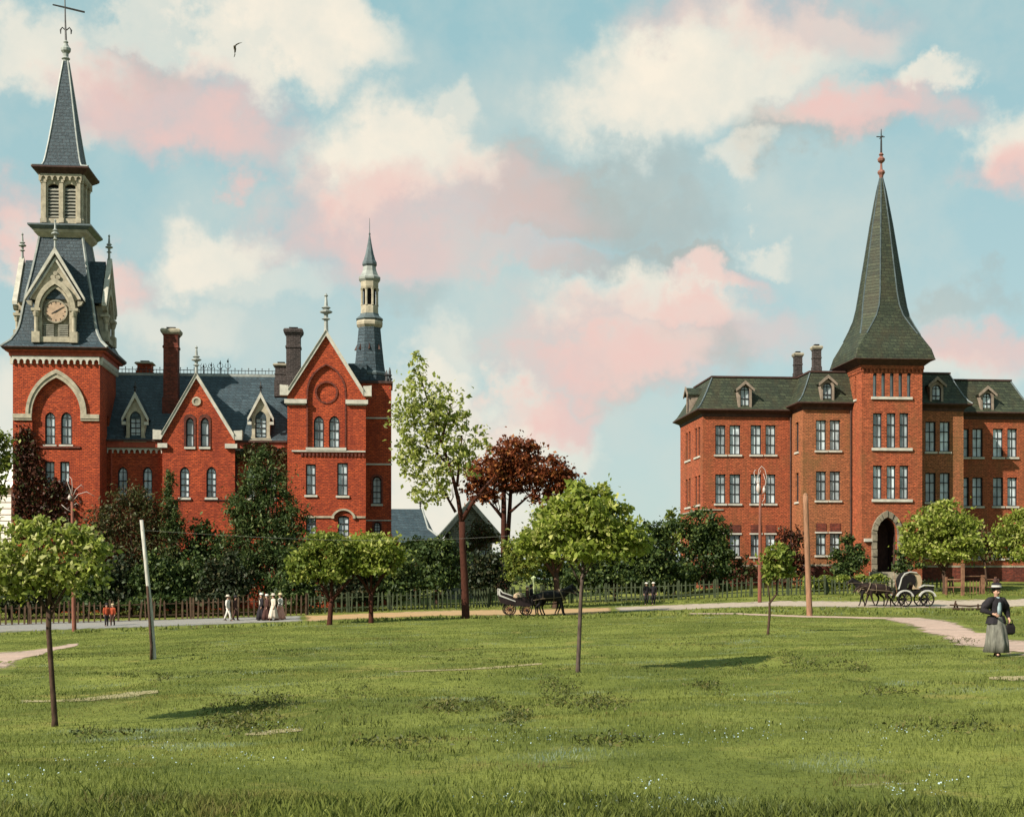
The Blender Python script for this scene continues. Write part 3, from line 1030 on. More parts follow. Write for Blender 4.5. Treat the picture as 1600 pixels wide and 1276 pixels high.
    for i in range(12):
        t = i * math.pi / 6
        ca, sa = math.cos(t), math.sin(t)
        r0, r1, q = rk * .76, rk * .92, .028
        hd.panel(fc, [(c + ca * r0 - sa * q, zk + sa * r0 + ca * q), (c + ca * r1 - sa * q, zk + sa * r1 + ca * q), (c + ca * r1 + sa * q, zk + sa * r1 - ca * q), (c + ca * r0 + sa * q, zk + sa * r0 - ca * q)], [], .02, .039)
    hd.build('clock_hands', M['sash'], root)
    p = fc(c, -.15, 0)
    fb = MB()
    h_ = zt_(345, ta) - ap
    finial(fb, p[0], p[1], ap + .05, h_ * (1 if k == 'F' else .9), .2)
    fb.build('finial', M['lead'], root)


for k in 'FLR':
    clock_dormer(k)

# ---------------------------------------------------------------- middle wing
YW = YT + 2.9
fW = front(YW)
wx0, wx1 = tx1 - 1.0, X(449, YW)
we = Z(300, 691, YW)                         # eave
Dw = 11.0
YR_ = YW + Dw / 2                            # ridge line
wr = Z(300, 586, YR_)
wwin = [pxop(YW, 184, 729, 199.5, 778, 1.3), pxop(YW, 223, 729, 238, 778, 1.3), pxop(YW, 385, 729, 400, 778, 1.3), pxop(YW, 418, 729, 432, 778, 1.3)]
wallbox(LB, 'wing_wall', M['brick_red'], wx0 + 1.01, wx1, YW, YW + Dw, GL, we, fholes=[op(*o) for o in wwin])
for o in wwin:
    window(LB, fW, o, cols=2, rows=3)
gxa, gxb = X(252, YW - .6), X(366, YW - .6)
for u0, u1, n in ((tx1 + .02, gxa - .02, 10), (gxb + .02, wx1, 9)):
    corbels(LB, fW, u0, u1, Z(210, 708, YW), Z(210, 699.5, YW), n, M['stone_white'], d0=-.16)
    MB().fbox(fW, u0, u1, Z(210, 699.2, YW), we + .01, -.34, -.004).build('eave', M['eave_red'], LB)
    MB().fbox(fW, u0, u1, we + .013, we + .16, -.5, .3).build('gutter', M['eave_dark'], LB)
r_ = MB()
r_.add([(wx0, YW - .35, we + .165), (wx1, YW - .35, we + .165), (wx1, YR_, wr), (wx0, YR_, wr), (wx1, YW + Dw + .3, we), (wx0, YW + Dw + .3, we)],
       [(0, 1, 2, 3), (3, 2, 4, 5), (0, 3, 5), (1, 4, 2), (0, 5, 4, 1)])
r_.build('wing_roof', M['slate_blue'], LB)
# iron cresting along the ridge
cr = MB()
x_ = X(180, YR_)
xe_ = X(432, YR_)
cr.box(x_, xe_, YR_ - .12, YR_ + .12, wr - .1, wr + .12)
cr.build('ridge_cap', M['lead'], LB)
cr = MB()
hc = .42
for zq in (.13, hc):
    cr.box(x_, xe_, YR_ - .02, YR_ + .02, wr + zq - .025, wr + zq + .025)
k = x_
i = 0
while k < xe_:
    cr.box(k - .02, k + .02, YR_ - .02, YR_ + .02, wr + .1, wr + hc + (.16 if i % 2 else .05))
    if i % 2:
        cr.lathe(k, YR_, [(.01, wr + hc + .08), (.06, wr + hc + .15), (.01, wr + hc + .24)], 5)
    k += .28
    i += 1
for px, py in ((318, 568), (330, 566), (344, 563), (356, 560)):
    xx = X(px, YR_)
    zt0 = Z(px, py, YR_)
    cr.tube([(xx, YR_, wr + .1), (xx + .03, YR_, zt0)], [.05, .02])
    cr.lathe(xx, YR_, [(.02, zt0 - .35), (.1, zt0 - .25), (.02, zt0 - .1)], 6)
    for s in (-1, 1):
        cr.tube([(xx, YR_, wr + .5), (xx + s * .25, YR_, wr + .75), (xx + s * .15, YR_, wr + 1.0)], [.03, .03, .02], 4)
cr.build('ridge_cresting', M['iron'], LB)
# the two stone dormers of the wing roof


def stone_dormer(pxc):
    Yd = YW - .22
    fc = front(Yd)
    c = X(pxc, Yd)
    s_ = mpp(pxc, Yd)
    zb, ze, ap = Z(pxc, 687, Yd), Z(pxc, 654, Yd), Z(pxc, 616, Yd)
    hw, gw = 16.5 * s_, 19.5 * s_
    o = (c, Z(pxc, 684, Yd), Z(pxc, 642, Yd), 8.8 * s_, 8.8 * s_ * 1.35)
    rf = MB()
    dpt = (ap - we) / (wr - we) * (Dw / 2)
    rf.add([(c - gw, Yd + .1, ze), (c, Yd + .1, ap), (c + gw, Yd + .1, ze), (c - gw, Yd + 2.2, ze), (c, YW + dpt + .6, ap), (c + gw, Yd + 2.2, ze)],
           [(0, 1, 4, 3), (1, 2, 5, 4), (0, 3, 5, 2), (0, 2, 1), (3, 4, 5)])
    root = rf.build('dormer', M['slate_blue'], LB)
    b = MB()
    b.panel(fc, [(c - hw, zb), (c + hw, zb), (c + hw * .84, zb + .4), (c + hw * .84, ze), (c + gw * .8, ze + .1), (c, ap - .2), (c - gw * .8, ze + .1), (c - hw * .84, ze), (c - hw * .84, zb + .4)], [op(*o)], 0, .28)
    for s in (-1, 1):
        b.fbox(fc, c + s * hw * .84 - (.14 if s > 0 else 0), c + s * hw * .84 + (0 if s > 0 else .14), zb, ze, .285, 2.0)
    b.fbox(fc, c - hw * 1.05, c + hw * 1.05, zb - .18, zb - .003, -.2, .4)
    b.build('dormer_front', M['stone'], root)
    t = MB()
    for s in (-1, 1):
        t.panel(fc, [(c + s * (gw + .02), ze - .25), (c + s * (gw + .05), ze + .02), (c, ap + .18), (c, ap - .28)], [], -.28, -.004)
        t.fbox(fc, c + s * gw * .88 - .16, c + s * gw * .88 + .16, ze - .5, ze - .255, -.24, -.006)
    t.build('bargeboard', M['stone_white'], root)
    fb = MB()
    finial(fb, c, Yd - .1, ap, Z(pxc, 596, Yd) - ap, .12)
    fb.build('finial', M['iron'], root)
    w = window(root, fc, o, sill=0, cols=2, rows=4, sash='sash')
    return root


def deepen_window_children(root):
    """a window inside a dormer would be four levels deep: hang its frame beside the glass"""
    for w in [c for c in root.children if c.name.startswith('window')]:
        for g in list(w.children):
            off = Vector(g.location) + Vector(w.location)
            g.parent = root
            g.location = off


for pxc in (211.5, 407.5):
    deepen_window_children(stone_dormer(pxc))


# ---------------------------------------------------------------- gables
def gable(par, Y, Yback, apx, apy, fx0, fx1, fy, wx0_, wx1_, holes, roofm, name, cop=5.5, kn=True):
    """brick gable wall rising from the ground, with white coping and kneelers; apex and feet in photo pixels"""
    fc = front(Y)
    ax, az = X(apx, Y), Z(apx, apy, Y)
    x0, x1 = X(fx0, Y), X(fx1, Y)
    zf = Z((fx0 + fx1) / 2, fy, Y)
    u0, u1 = X(wx0_, Y), X(wx1_, Y)
    outer = [(u0, GL), (u1, GL), (u1, zf - .05), (x1 - .1, zf), (ax, az), (x0 + .1, zf), (u0, zf - .05)]
    wl = MB().panel(fc, outer, holes, 0, .4)
    wl.box(u0, u0 + .3, Y + .403, Yback, GL, zf - .3)
    wl.box(u1 - .3, u1, Y + .403, Yback, GL, zf - .3)
    wl = wl.build(name, M['brick_red'], par)
    s_ = mpp(apx, Y)
    t = cop * s_
    co = MB()
    for s, xf in ((-1, x0), (1, x1)):
        co.panel(fc, [(xf, zf - t * .9), (xf, zf + t * .5), (ax, az + t * 1.25), (ax, az - t * .15)], [], -.26, -.004)
        co.panel(fc, [(xf, zf + t * .51), (xf, zf + t * .75), (ax, az + t * 1.5), (ax, az + t * 1.26)], [], -.34, .8)
    co.build('gable_coping', M['stone_white'], par)
    if kn:
        for s, xf in ((-1, x0), (1, x1)):
            k_ = 12.5 * s_
            MB().panel(fc, [(xf + s * k_, zf - t * .9), (xf - s * .02, zf - t * .9), (xf - s * .02, zf + t * 1.7), (xf + s * k_ * .6, zf + t * 1.75), (xf + s * k_, zf + t * 1.9)], [], -.22, .7).build('kneeler', M['stone_white'], par)
    rf = MB()
    rf.add([(x0, Y + .41, zf), (ax, Y + .41, az + .1), (x1, Y + .41, zf), (x0, Yback, zf), (ax, Yback, az + .1), (x1, Yback, zf)],
           [(0, 1, 4, 3), (1, 2, 5, 4), (0, 3, 5, 2), (0, 2, 1), (3, 4, 5)])
    rf.build('gable_roof', M[roofm], par)
    return wl, ax, az


YG = YW - .6
fG = front(YG)
gw = [pxop(YG, 290.5, 652, 303, 698, 1.4), pxop(YG, 313.5, 652, 326.5, 698, 1.4), pxop(YG, 281, 729, 296, 777, 1.3), pxop(YG, 322.5, 729, 338, 777, 1.3)]
_, ax, az = gable(LB, YG, YR_ - .2, 307, 590, 252, 366, 682, 254, 367, [op(*o) for o in gw], 'slate_blue', 'gable_wall')
for i, o in enumerate(gw):
    window(LB, fG, o, cols=2 if i > 1 else 1, rows=4 if i > 1 else 2)
    if i < 2:
        cx, z0, zt, a, ri = o
        MB().panel(fG, op(cx, z0, zt + .28, a + .16, ri * 1.1), [shrink(op(cx, z0, zt, a, ri), -.004)], -.05, -.003).build('window_surround', M['brick_dark'], LB)
c_x, c_z = X(307, YG), Z(307, 627, YG)
ring = lambda r, n=16: [(c_x + r * math.cos(2 * math.pi * i / n), c_z + r * math.sin(2 * math.pi * i / n)) for i in range(n)]
ro = MB().panel(fG, ring(.36), [ring(.22)], -.1, -.003).build('roundel', M['stone'], LB)
MB().panel(fG, ring(.215), [], -.04, -.003).build('roundel_centre', M['stone_grey'], ro)
fb = MB()
finial(fb, ax, YG - .05, az + .2, Z(307, 540, YG) - az - .2, .26)
fb.build('finial', M['lead'], LB)
for px0, px1_ in ((247, 262), (352, 371)):
    MB().fbox(fG, X(px0, YG), X(px1_, YG), Z(300, 700, YG), Z(300, 693, YG), -.3, -.004).build('corbel_cap', M['stone_white'], LB)
for px0, px1_ in ((256, 300), (318, 366)):
    MB().fbox(fG, X(px0, YG), X(px1_, YG), Z(300, 782, YG), Z(300, 780, YG), -.08, -.004).build('string_course', M['brick_dark'], LB)
MB().tube([(X(368.5, YG), YW - .12, Z(368, 702, YG)), (X(368.5, YG), YW - .12, GL)], .08).build('downpipe', M['eave_dark'], LB)
MB().tube([(tx1 + .35, YW - .12, Z(160, 702, YW)), (tx1 + .35, YW - .12, GL)], .08).build('downpipe', M['eave_red'], LB)


# ---------------------------------------------------------------- chimneys
def chimney(par, x0, x1, y0, y1, Y, m, cap='stone_grey', dy=None, foot=None):
    a, b = X(x0, Y), X(x1, Y)
    cx = (a + b) / 2
    w = (b - a) / 2
    zt, zb = Z((x0 + x1) / 2, y0, Y), Z((x0 + x1) / 2, y1, Y)
    h = min(1.0, (zt - zb) * .3)
    ch = MB().square(cx, Y, [(w * .98, zb - .8), (w * .98, zb + .5), (w * .86, zb + .6), (w * .86, zt - h * 1.6), (w * .95, zt - h * 1.55), (w * .95, zt - h * 1.4), (w * .86, zt - h * 1.35), (w * .86, zt - h * .6), (w, zt - h * .45)])
    ch = ch.build('chimney', M[m], par)
    MB().square(cx, Y, [(w * 1.0, zt - h * .445), (w * 1.16, zt - h * .3), (w * 1.2, zt - .12), (w * 1.05, zt)]).build('chimney_cap', M[cap], ch)
    MB().square(cx, Y, [(w * .5, zt + .003), (w * .55, zt + .15), (w * .45, zt + .16)]).build('chimney_pot', M['void'], ch)


chimney(LB, 255, 281, 515, 632, YW + 2.6, 'brick_dark', 'stone_grey')
chimney(LB, 214.5, 239.5, 567, 590, YR_ + 1.5, 'brick_red', 'stone')
chimney(LB, 446, 471.5, 515, 600, YT + 5, 'brick_black', 'brick_black')
chimney(LB, 429, 450, 569, 605, YT + 5.2, 'brick_black', 'stone_grey')

# ---------------------------------------------------------------- right block with the tall gable
YB_ = YT + .8
fB = front(YB_)
sB = mpp(510, YB_)
bl = [pxop(YB_, 490, 649, 506, 699, 1.3), pxop(YB_, 514, 649, 530.5, 699, 1.3)]
br = [pxop(YB_, 478, 725, 493.5, 773), pxop(YB_, 527, 723, 543.5, 774), pxop(YB_, 528, 805, 545.5, 838, .35), pxop(YB_, 478, 805, 494, 838, .35)]
acx = X(510, YB_)
apan = op(acx, Z(510, 703, YB_), Z(510, 570, YB_), 29 * sB, 29 * sB * 1.55)
_, ax2, az2 = gable(LB, YB_, YB_ + 9.0, 509.5, 524, 450, 568, 613, 449, 571.5, [apan] + [op(*o) for o in br], 'slate_blue', 'gable_wall', cop=6)
fP = lambda u, d, z: (u, YB_ + .18 + d, z)
ccx, ccz, cr_ = acx, Z(510, 612.6, YB_), 15.5 * sB
circ = lambda r, n=28: [(ccx + r * math.cos(2 * math.pi * i / n), ccz + r * math.sin(2 * math.pi * i / n)) for i in range(n)]
MB().panel(fP, shrink(apan, -.02), [op(*o) for o in bl] + [circ(cr_)], .003, .3).build('gable_recess', M['brick_red'], LB)
MB().panel(fP, circ(cr_ + .02), [], .12, .3).build('roundel', M['brick_red'], LB)
MB().panel(fP, circ(cr_ + .12), [circ(cr_ - .02)], -.06, .003).build('roundel_ring', M['brick_dark'], LB)
bo = MB()
o_ = op(acx, Z(510, 703, YB_), Z(510, 570, YB_) + .1, 29 * sB + .1, 29 * sB * 1.55)
bo.panel(fB, o_, [shrink(apan, .02)], -.06, -.003)
bo.build('recess_edge', M['brick_dark'], LB)
for o in bl:
    window(LB, fP, o, cols=2, rows=3, sill=0)
for o in br:
    window(LB, fB, o, cols=2, rows=3)
MB().fbox(fB, X(478, YB_), X(541, YB_), Z(510, 703.5, YB_), Z(510, 699.3, YB_), -.2, .2).build('sill_course', M['stone_white'], LB)
MB().fbox(fB, X(456, YB_), X(571, YB_), Z(510, 706, YB_), Z(510, 703.7, YB_), -.16, -.003).build('string_course', M['stone_white'], LB)
dn = MB()
k = X(470, YB_)
while k < X(569, YB_):
    dn.fbox(fB, k, k + .16, Z(510, 713, YB_), Z(510, 708, YB_), -.1, -.003)
    k += .3
dn.build('dentil_course', M['brick_dark'], LB)
for a_, b_ in ((444.5, 479.5), (540, 575)):
    MB().fbox(fB, X(a_, YB_), X(b_, YB_), Z(510, 631, YB_), Z(510, 624.5, YB_), -.3, -.003).fbox(fB, X(a_ + 2, YB_), X(b_ - 2, YB_), Z(510, 633, YB_), Z(510, 631, YB_) - .003, -.18, -.003).build('impost_band', M['stone_white'], LB)
# hood over the ground-floor window
hx, hz0 = X(536.7, YB_), Z(536, 806, YB_)
ao, ai = 18.5 * sB, 14.5 * sB
hd_ = MB().panel(fB, [(hx - ai, hz0 - .2), (hx - ao, hz0 - .2)] + arch(hx, hz0, ao, ao * .62, 6)[::-1] + [(hx + ao, hz0 - .2), (hx + ai, hz0 - .2)] + arch(hx, hz0, ai, ai * .6, 6), [], -.2, -.003)
hd_.fbox(fB, hx + ao + .004, X(571, YB_), hz0 - .15, hz0, -.1, -.003)
hd_.fbox(fB, X(476, YB_), hx - ao - .004, hz0 - .15, hz0, -.1, -.003)
hd_.build('hood_mould', M['stone'], LB)
fb = MB()
finial(fb, ax2, YB_ - .05, az2 + .25, Z(509, 458, YB_) - az2 - .25, .33)
fb.build('finial', M['lead'], LB)

# ---------------------------------------------------------------- stair turret at the right end
YS = YT + 3.2
sx0, sx1 = X(556, YS), X(611.5, YS)
fS = front(YS)
zsT = Z(590, 599, YS)
so_ = [pxop(YS, 582, 744, 596, 787, 1.0), pxop(YS, 584, 815, 595, 838, 1.0)]
wallbox(LB, 'turret_wall', M['brick_red'], sx0, sx1, YS, YS + 4.2, GL, zsT, fholes=[op(*o) for o in so_])
for o in so_:
    window(LB, fS, o, cols=2, rows=4)
    cx, z0, zt, a, ri = o
    MB().panel(fS, op(cx, z0, zt + .2, a + .12, ri * 1.05), [shrink(op(cx, z0, zt, a, ri), -.004)], -.07, -.003).build('window_surround', M['brick_dark'], LB)
for py, h in ((652, 2.2), (724, 2.4), (812, 1.5)):
    MB().fbox(fS, X(572, YS), sx1 + .05, Z(590, py + h, YS), Z(590, py, YS), -.1, -.003).build('string_course', M['stone_white'], LB)
scx, scy = X(577.5, YS + 2.0), YS + 2.0
sS = mpp(577, YS + 2)
zS = lambda py: Z(577, py, scy)
oct_ = math.pi / 8
MB().box(sx0 - .1, sx1 + .12, YS - .12, YS + 4.3, zsT + .003, zsT + .2).build('turret_cornice', M['eave_dark'], LB)
MB().box(X(544, YS + .3), X(573, YS + .3), YS + .3, YS + 3.5, zsT + .21, Z(560, 567, YS)).build('slate_parapet', M['slate_blue'], LB)
MB().lathe(scx, scy, [(28 * sS, zsT + .205), (27 * sS, zS(586)), (24.5 * sS, zS(572)), (22 * sS, zS(550)), (19.8 * sS, zS(530)), (18.2 * sS, zS(513))], 8, oct_).build('turret_roof', M['slate_blue'], LB)
MB().lathe(scx, scy, [(28.5 * sS, zS(588)), (29.2 * sS, zS(585)), (27.4 * sS, zS(582))], 8, oct_).build('turret_band', M['lead_dark'], LB)
lu = MB()
for k in range(8):
    t = oct_ + k * math.pi / 4
    if math.sin(t + .39) > .5:
        continue
    t = k * math.pi / 4
    d = Vector((math.cos(t), math.sin(t), 0))
    q = Vector((-math.sin(t), math.cos(t), 0))
    p = Vector((scx, scy, 0)) + d * 18.3 * sS
    lu.add([p + q * .16 + Vector((0, 0, zS(548))), p - q * .16 + Vector((0, 0, zS(548))), p - d * .2 + Vector((0, 0, zS(528))), p + d * .3 + Vector((0, 0, zS(548))) , ], [(0, 1, 2), (0, 2, 3), (1, 3, 2), (0, 3, 1)])
lu.build('lucarne', M['eave_dark'], LB)
MB().lathe(scx, scy, [(18.3 * sS, zS(512.8)), (21.5 * sS, zS(509)), (22 * sS, zS(505)), (20 * sS, zS(502))], 8, oct_).build('turret_band', M['stone'], LB)
MB().lathe(scx, scy, [(20.3 * sS, zS(501.8)), (22.5 * sS, zS(499.5)), (16 * sS, zS(494)), (15.4 * sS, zS(491))], 8, oct_).build('turret_skirt', M['lead_dark'], LB)
ln = MB().lathe(scx, scy, [(14.6 * sS, zS(490.8)), (14.4 * sS, zS(480)), (13.6 * sS, zS(478))], 8, oct_)
ln.lathe(scx, scy, [(13.6 * sS, zS(452)), (14.6 * sS, zS(449)), (14.8 * sS, zS(441))], 8, oct_)
ln.lathe(scx, scy, [(8 * sS, zS(478.2)), (8 * sS, zS(451.8))], 8, oct_)
for k in range(8):
    t = oct_ + k * math.pi / 4
    x_, y_ = scx + 12.6 * sS * math.cos(t), scy + 12.6 * sS * math.sin(t)
    ln.lathe(x_, y_, [(.14, zS(478)), (.10, zS(476)), (.10, zS(455)), (.17, zS(452))], 6)
ln = ln.build('lantern', M['stone'], LB)
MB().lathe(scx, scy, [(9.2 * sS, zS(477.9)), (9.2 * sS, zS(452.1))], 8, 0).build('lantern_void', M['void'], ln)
MB().lathe(scx, scy, [(15 * sS, zS(440.8)), (17.8 * sS, zS(437.5)), (18.2 * sS, zS(434.5)), (14.5 * sS, zS(431)), (11.5 * sS, zS(424)), (10.2 * sS, zS(417))], 8, oct_).build('lantern_roof', M['lead'], LB)
MB().lathe(scx, scy, [(10.3 * sS, zS(416.8)), (12.2 * sS, zS(414)), (12 * sS, zS(411)), (9.8 * sS, zS(407)), (6.8 * sS, zS(397)), (4.2 * sS, zS(385)), (2.2 * sS, zS(374)), (1.1 * sS, zS(367)), (1.8 * sS, zS(366)), (.6 * sS, zS(363)), (.35 * sS, zS(341))], 8, oct_).build('turret_spirelet', M['lead_dark'], LB)
pn = MB()
for px, py, Yp in ((604, 578, YS + .2), (609, 574, YS + .3), (610, 590, YS + 2.5)):
    q = P(px, py, Yp)
    pn.tube([(q.x, Yp, zsT + .2), (q.x, Yp, q.z - .3), (q.x, Yp, q.z)], [.14, .1, .03])
    pn.lathe(q.x, Yp, [(.1, zsT + .6), (.2, zsT + .7), (.1, zsT + .82)], 6)
pn.build('pinnacle', M['iron'], LB)
# ------------------------------------------------------------------ the right school building
YR = 122.0
YY = YR - 3.4
YC = YY - 2.5
GR = -0.6
cw0, cw1 = X(1346.5, YC), X(1441, YC)
cha = (cw1 - cw0) / 2
ccx_, ccy_ = (cw0 + cw1) / 2, YC + cha
RB = thing('school_building', 'brown brick school building with green mansard roofs and a tall pointed central spire', 'building', (ccx_, YC, GR))
# main body with both wings
mx0, mx1 = X(1098, YR), X(1606, YR)
DR = 9.4
me_ = Z(1165, 645, YR)                       # eave
mfw, mlw = [], []
rows = [(664, 710), (740.5, 786.5), (835, 869)]
for x0, x1 in ((1117.6, 1133.7), (1140, 1157), (1173, 1189.6), (1196, 1212)):
    for r, (a, b) in enumerate(rows):
        mfw.append((r, pxop(YR, x0, a, x1, b)))
rows2 = [(669.5, 714), (745.5, 790.5), (838, 872)]
for x0, x1 in ((1498, 1514), (1519.5, 1535.5), (1551.5, 1567.5), (1574, 1589.5)):
    for r, (a, b) in enumerate(rows2):
        mfw.append((r, pxop(YR, x0, a, x1, b)))
for yc in (YR + 1.5, YR + 2.75, YR + 5.4, YR + 6.65):
    for r, (a, b) in enumerate(rows):
        mlw.append((r, (yc, Z(1100, b, YR), Z(1100, a, YR), .42, 0)))
wallbox(RB, 'wing_wall', M['brick_brown'], mx0, mx1, YR, YR + DR, GR, me_, fholes=[op(*o) for r, o in mfw], lholes=[op(*o) for r, o in mlw])
fR = front(YR)


def sash(par, fc, o, r, pair=True):
    w = window(par, fc, o, cols=2, rows=3 if r < 2 else 2, sill=.14, hood=.08 if r == 2 else 0, fw=.08)
    if r == 2:
        cx, z0, zt, a, ri = o
        MB().fbox(fc, cx - a, cx + a, zt + .16, zt + .85, -.05, -.003).build('brick_panel', M['brick_dark'], par)
    return w


for r, o in mfw:
    sash(RB, fR, o, r)
for r, o in mlw:
    window(RB, leftf(mx0), o, cols=1, rows=3, sill=.1)
# projecting middle block (both bays beside the tower)
bx0, bx1 = X(1254.5, YY), X(1505.5, YY)
be_ = Z(1295, 635, YY)
bw_ = []
rowsb = [(656, 703.5), (736, 781.5), (833, 867)]
for x0, x1 in ((1275, 1291), (1296.5, 1313)):
    for r, (a, b) in enumerate(rowsb):
        bw_.append((r, pxop(YY, x0, a, x1, b)))
for x0, x1 in ((1446, 1462), (1468.5, 1484)):
    for r, (a, b) in enumerate([(658.5, 705.5), (738.5, 784), (836, 870)]):
        bw_.append((r, pxop(YY, x0, a, x1, b)))
blw = [(r, (YY + 1.75, Z(1250, b, YY), Z(1250, a, YY), .45, 0)) for r, (a, b) in enumerate([(656, 703), (736, 782)])]
wallbox(RB, 'bay_wall', M['brick_tan'], bx0, bx1, YY, YR + .5, GR, be_, fholes=[op(*o) for r, o in bw_], lholes=[op(*o) for r, o in blw])
for r, o in bw_:
    sash(RB, front(YY), o, r)
for r, o in blw:
    window(RB, leftf(bx0), o, cols=1, rows=3, sill=.1)
# plinth and water table
for u0, u1, Yp, zp in ((mx0, bx0 - .2, YR, Z(1165, 885, YR)), (bx1 + .01, mx1, YR, Z(1550, 886, YR)), (bx0, cw0 - .02, YY, Z(1295, 884, YY)), (cw1 + .02, bx1, YY, Z(1470, 886, YY))):
    MB().fbox(front(Yp), u0, u1, zp, zp + .16, -.1, -.003).build('water_table', M['stone_grey'], RB)
    MB().fbox(front(Yp), u0, u1, GR, zp - .003, -.06, -.004).build('plinth', M['brick_dark'], RB)
MB().fbox(leftf(mx0), YR + .01, YR + DR, Z(1098, 797, YR), Z(1098, 795, YR), -.1, -.003).fbox(fR, mx0 - .1, X(1130, YR), Z(1098, 797, YR), Z(1098, 795, YR), -.1, -.003).build('string_course', M['stone_grey'], RB)


def rect(mb, x0, x1, y0, y1, prof):
    mb.loft([[(x0 + s, y0 + s, z), (x1 - s, y0 + s, z), (x1 - s, y1 - s, z), (x0 + s, y1 - s, z)] for s, z in prof])
    return mb


def mansard(par, x0, x1, y0, y1, ze, zt, inset):
    rect(MB(), x0, x1, y0, y1, [(-.02, ze + .003), (-.10, ze + .25), (-.42, ze + .42)]).build('cornice', M['eave_dark'], par)
    rect(MB(), x0, x1, y0, y1, [(-.425, ze + .423), (-.62, ze + .52), (-.62, ze + .62)]).build('gutter', M['eave_dark'], par)
    h = zt - ze - .62
    r = rect(MB(), x0, x1, y0, y1, [(-.58, ze + .624), (-.30, ze + .62 + h * .10), (-.02, ze + .62 + h * .25), (inset * .42, ze + .62 + h * .55), (inset * .75, ze + .62 + h * .8), (inset, zt)])
    r.build('mansard_roof', M['slate_green'], par)
    rect(MB(), x0, x1, y0, y1, [(inset - .1, zt + .003), (inset - .1, zt + .14)]).build('roof_kerb', M['eave_dark'], par)
    for cx_, sx in ((x0, 1), (x1, -1)):
        MB().tube([(cx_ + sx * s, y0 + s, z) for s, z in [(-.58, ze + .63), (-.30, ze + .62 + h * .10), (-.02, ze + .62 + h * .25), (inset * .42, ze + .62 + h * .55), (inset, zt)]], .07, 5).build('hip_ridge', M['lead_dark'], par)


mansard(RB, mx0, mx1, YR, YR + DR, me_ - .35, Z(1150, 590, YR + 1.1), 1.1)
mansard(RB, bx0, bx1, YY, YR + 6.0, be_ - .3, Z(1295, 582, YY + .9), .9)


def mansard_dormer(fc, c, zb, zt, a, ap, gw, depth, par=RB):
    o = (c, zb, zt, a, a * .9)
    rf = MB()
    zg = ap - gw * .85
    rf.add([fc(c - gw, -.15, zg), fc(c, -.15, ap), fc(c + gw, -.15, zg), fc(c - gw, depth, zg), fc(c, depth, ap), fc(c + gw, depth, zg),
            fc(c - gw, -.15, zg - .12), fc(c, -.15, ap - .15), fc(c + gw, -.15, zg - .12)],
           [(0, 1, 4, 3), (1, 2, 5, 4), (0, 6, 7, 1), (1, 7, 8, 2), (3, 4, 7, 6), (4, 5, 8, 7)])
    root = rf.build('dormer', M['slate_green'], par)
    w_ = gw * .80
    b = MB().panel(fc, [(c - w_, zb - .15), (c + w_, zb - .15), (c + w_, zg), (c, ap - .25), (c - w_, zg)], [op(*o)], 0, .2)
    for s in (-1, 1):
        b.fbox(fc, c + s * w_ - (.1 if s > 0 else 0), c + s * w_ + (0 if s > 0 else .1), zb - .15, zg, .203, depth)
    b.build('dormer_front', M['dormer_wood'], root)
    t = MB()
    for s in (-1, 1):
        t.panel(fc, [(c + s * (gw + .05), zg - .22), (c + s * (gw + .08), zg + .0), (c, ap + .1), (c, ap - .2)], [], -.25, -.151)
    t.build('bargeboard', M['dormer_wood'], root)
    window(root, fc, o, sill=0, cols=2, rows=2, fw=.07, deep=.18)
    deepen_window_children(root)


M['stone_arch'] = plain('weathered_brown_stone', (0.17, 0.145, 0.105), 0.9, var=0.5, scale=2.6)
M['dormer_wood'] = plain('weathered_dormer_wood', (0.20, 0.155, 0.12), 0.8, var=0.4)
for pxc, Yd, zb, zt, ap in ((1164, YR, 636, 603, 596.5), (1542.5, YR, 640.5, 614, 604.5), (1293, YY, 628.5, 598, 587.5), (1463.5, YY, 630, 601, 590)):
    Yf = Yd - .42
    mansard_dormer(front(Yf), X(pxc, Yf), Z(pxc, zb, Yf), Z(pxc, zt, Yf), 7.3 * mpp(pxc, Yf), Z(pxc, ap, Yf), 13.5 * mpp(pxc, Yf), 2.0)
yd_ = YR + 4.2
mansard_dormer(leftf(mx0 - .42), yd_, Z(1098, 636, YR), Z(1098, 603, YR), .42, Z(1098, 596, YR), .78, 2.0)

# ---------------------------------------------------------------- central tower
ctop = Z(1394, 571, YC)
fC = front(YC)
tw = []
for i, x0 in enumerate((1364, 1377.2, 1390.6, 1404, 1417.3)):
    tw.append((3, pxop(YC, x0, 582, x0 + 6.3, 620, 1.2)))
for x0 in (1364, 1385.5, 1405.5):
    tw.append((0, pxop(YC, x0, 645, x0 + 14.3, 699.5)))
    tw.append((1, pxop(YC, x0, 727, x0 + 14.3, 779.5)))
ent = pxop(YC, 1369.5, 808, 1401.5, 893, 1.55)
tlw = [(YC + 1.6, Z(1345, 620, YC), Z(1345, 584, YC), .2, 0)]
wallbox(RB, 'tower_wall', M['brick_brown'], cw0, cw1, YC, YC + 2 * cha, GR, ctop, fholes=[op(*o) for r, o in tw] + [op(*ent)], lholes=[op(*o) for o in tlw])
for r, o in tw:
    if r == 3:
        window(RB, fC, o, cols=1, rows=1, sill=0, fw=.06)
    else:
        window(RB, fC, o, cols=2, rows=3, sill=0)
window(RB, leftf(cw0), tlw[0], cols=1, rows=2, sill=.08)
for a, b, y0, y1 in ((1361, 1425, 624, 620), (1362, 1425, 704, 699.7), (1362, 1425, 784, 779.7)):
    MB().fbox(fC, X(a, YC), X(b, YC), Z(1394, y0, YC), Z(1394, y1, YC), -.16, .2).build('sill', M['stone_white'], RB)
dn = MB()
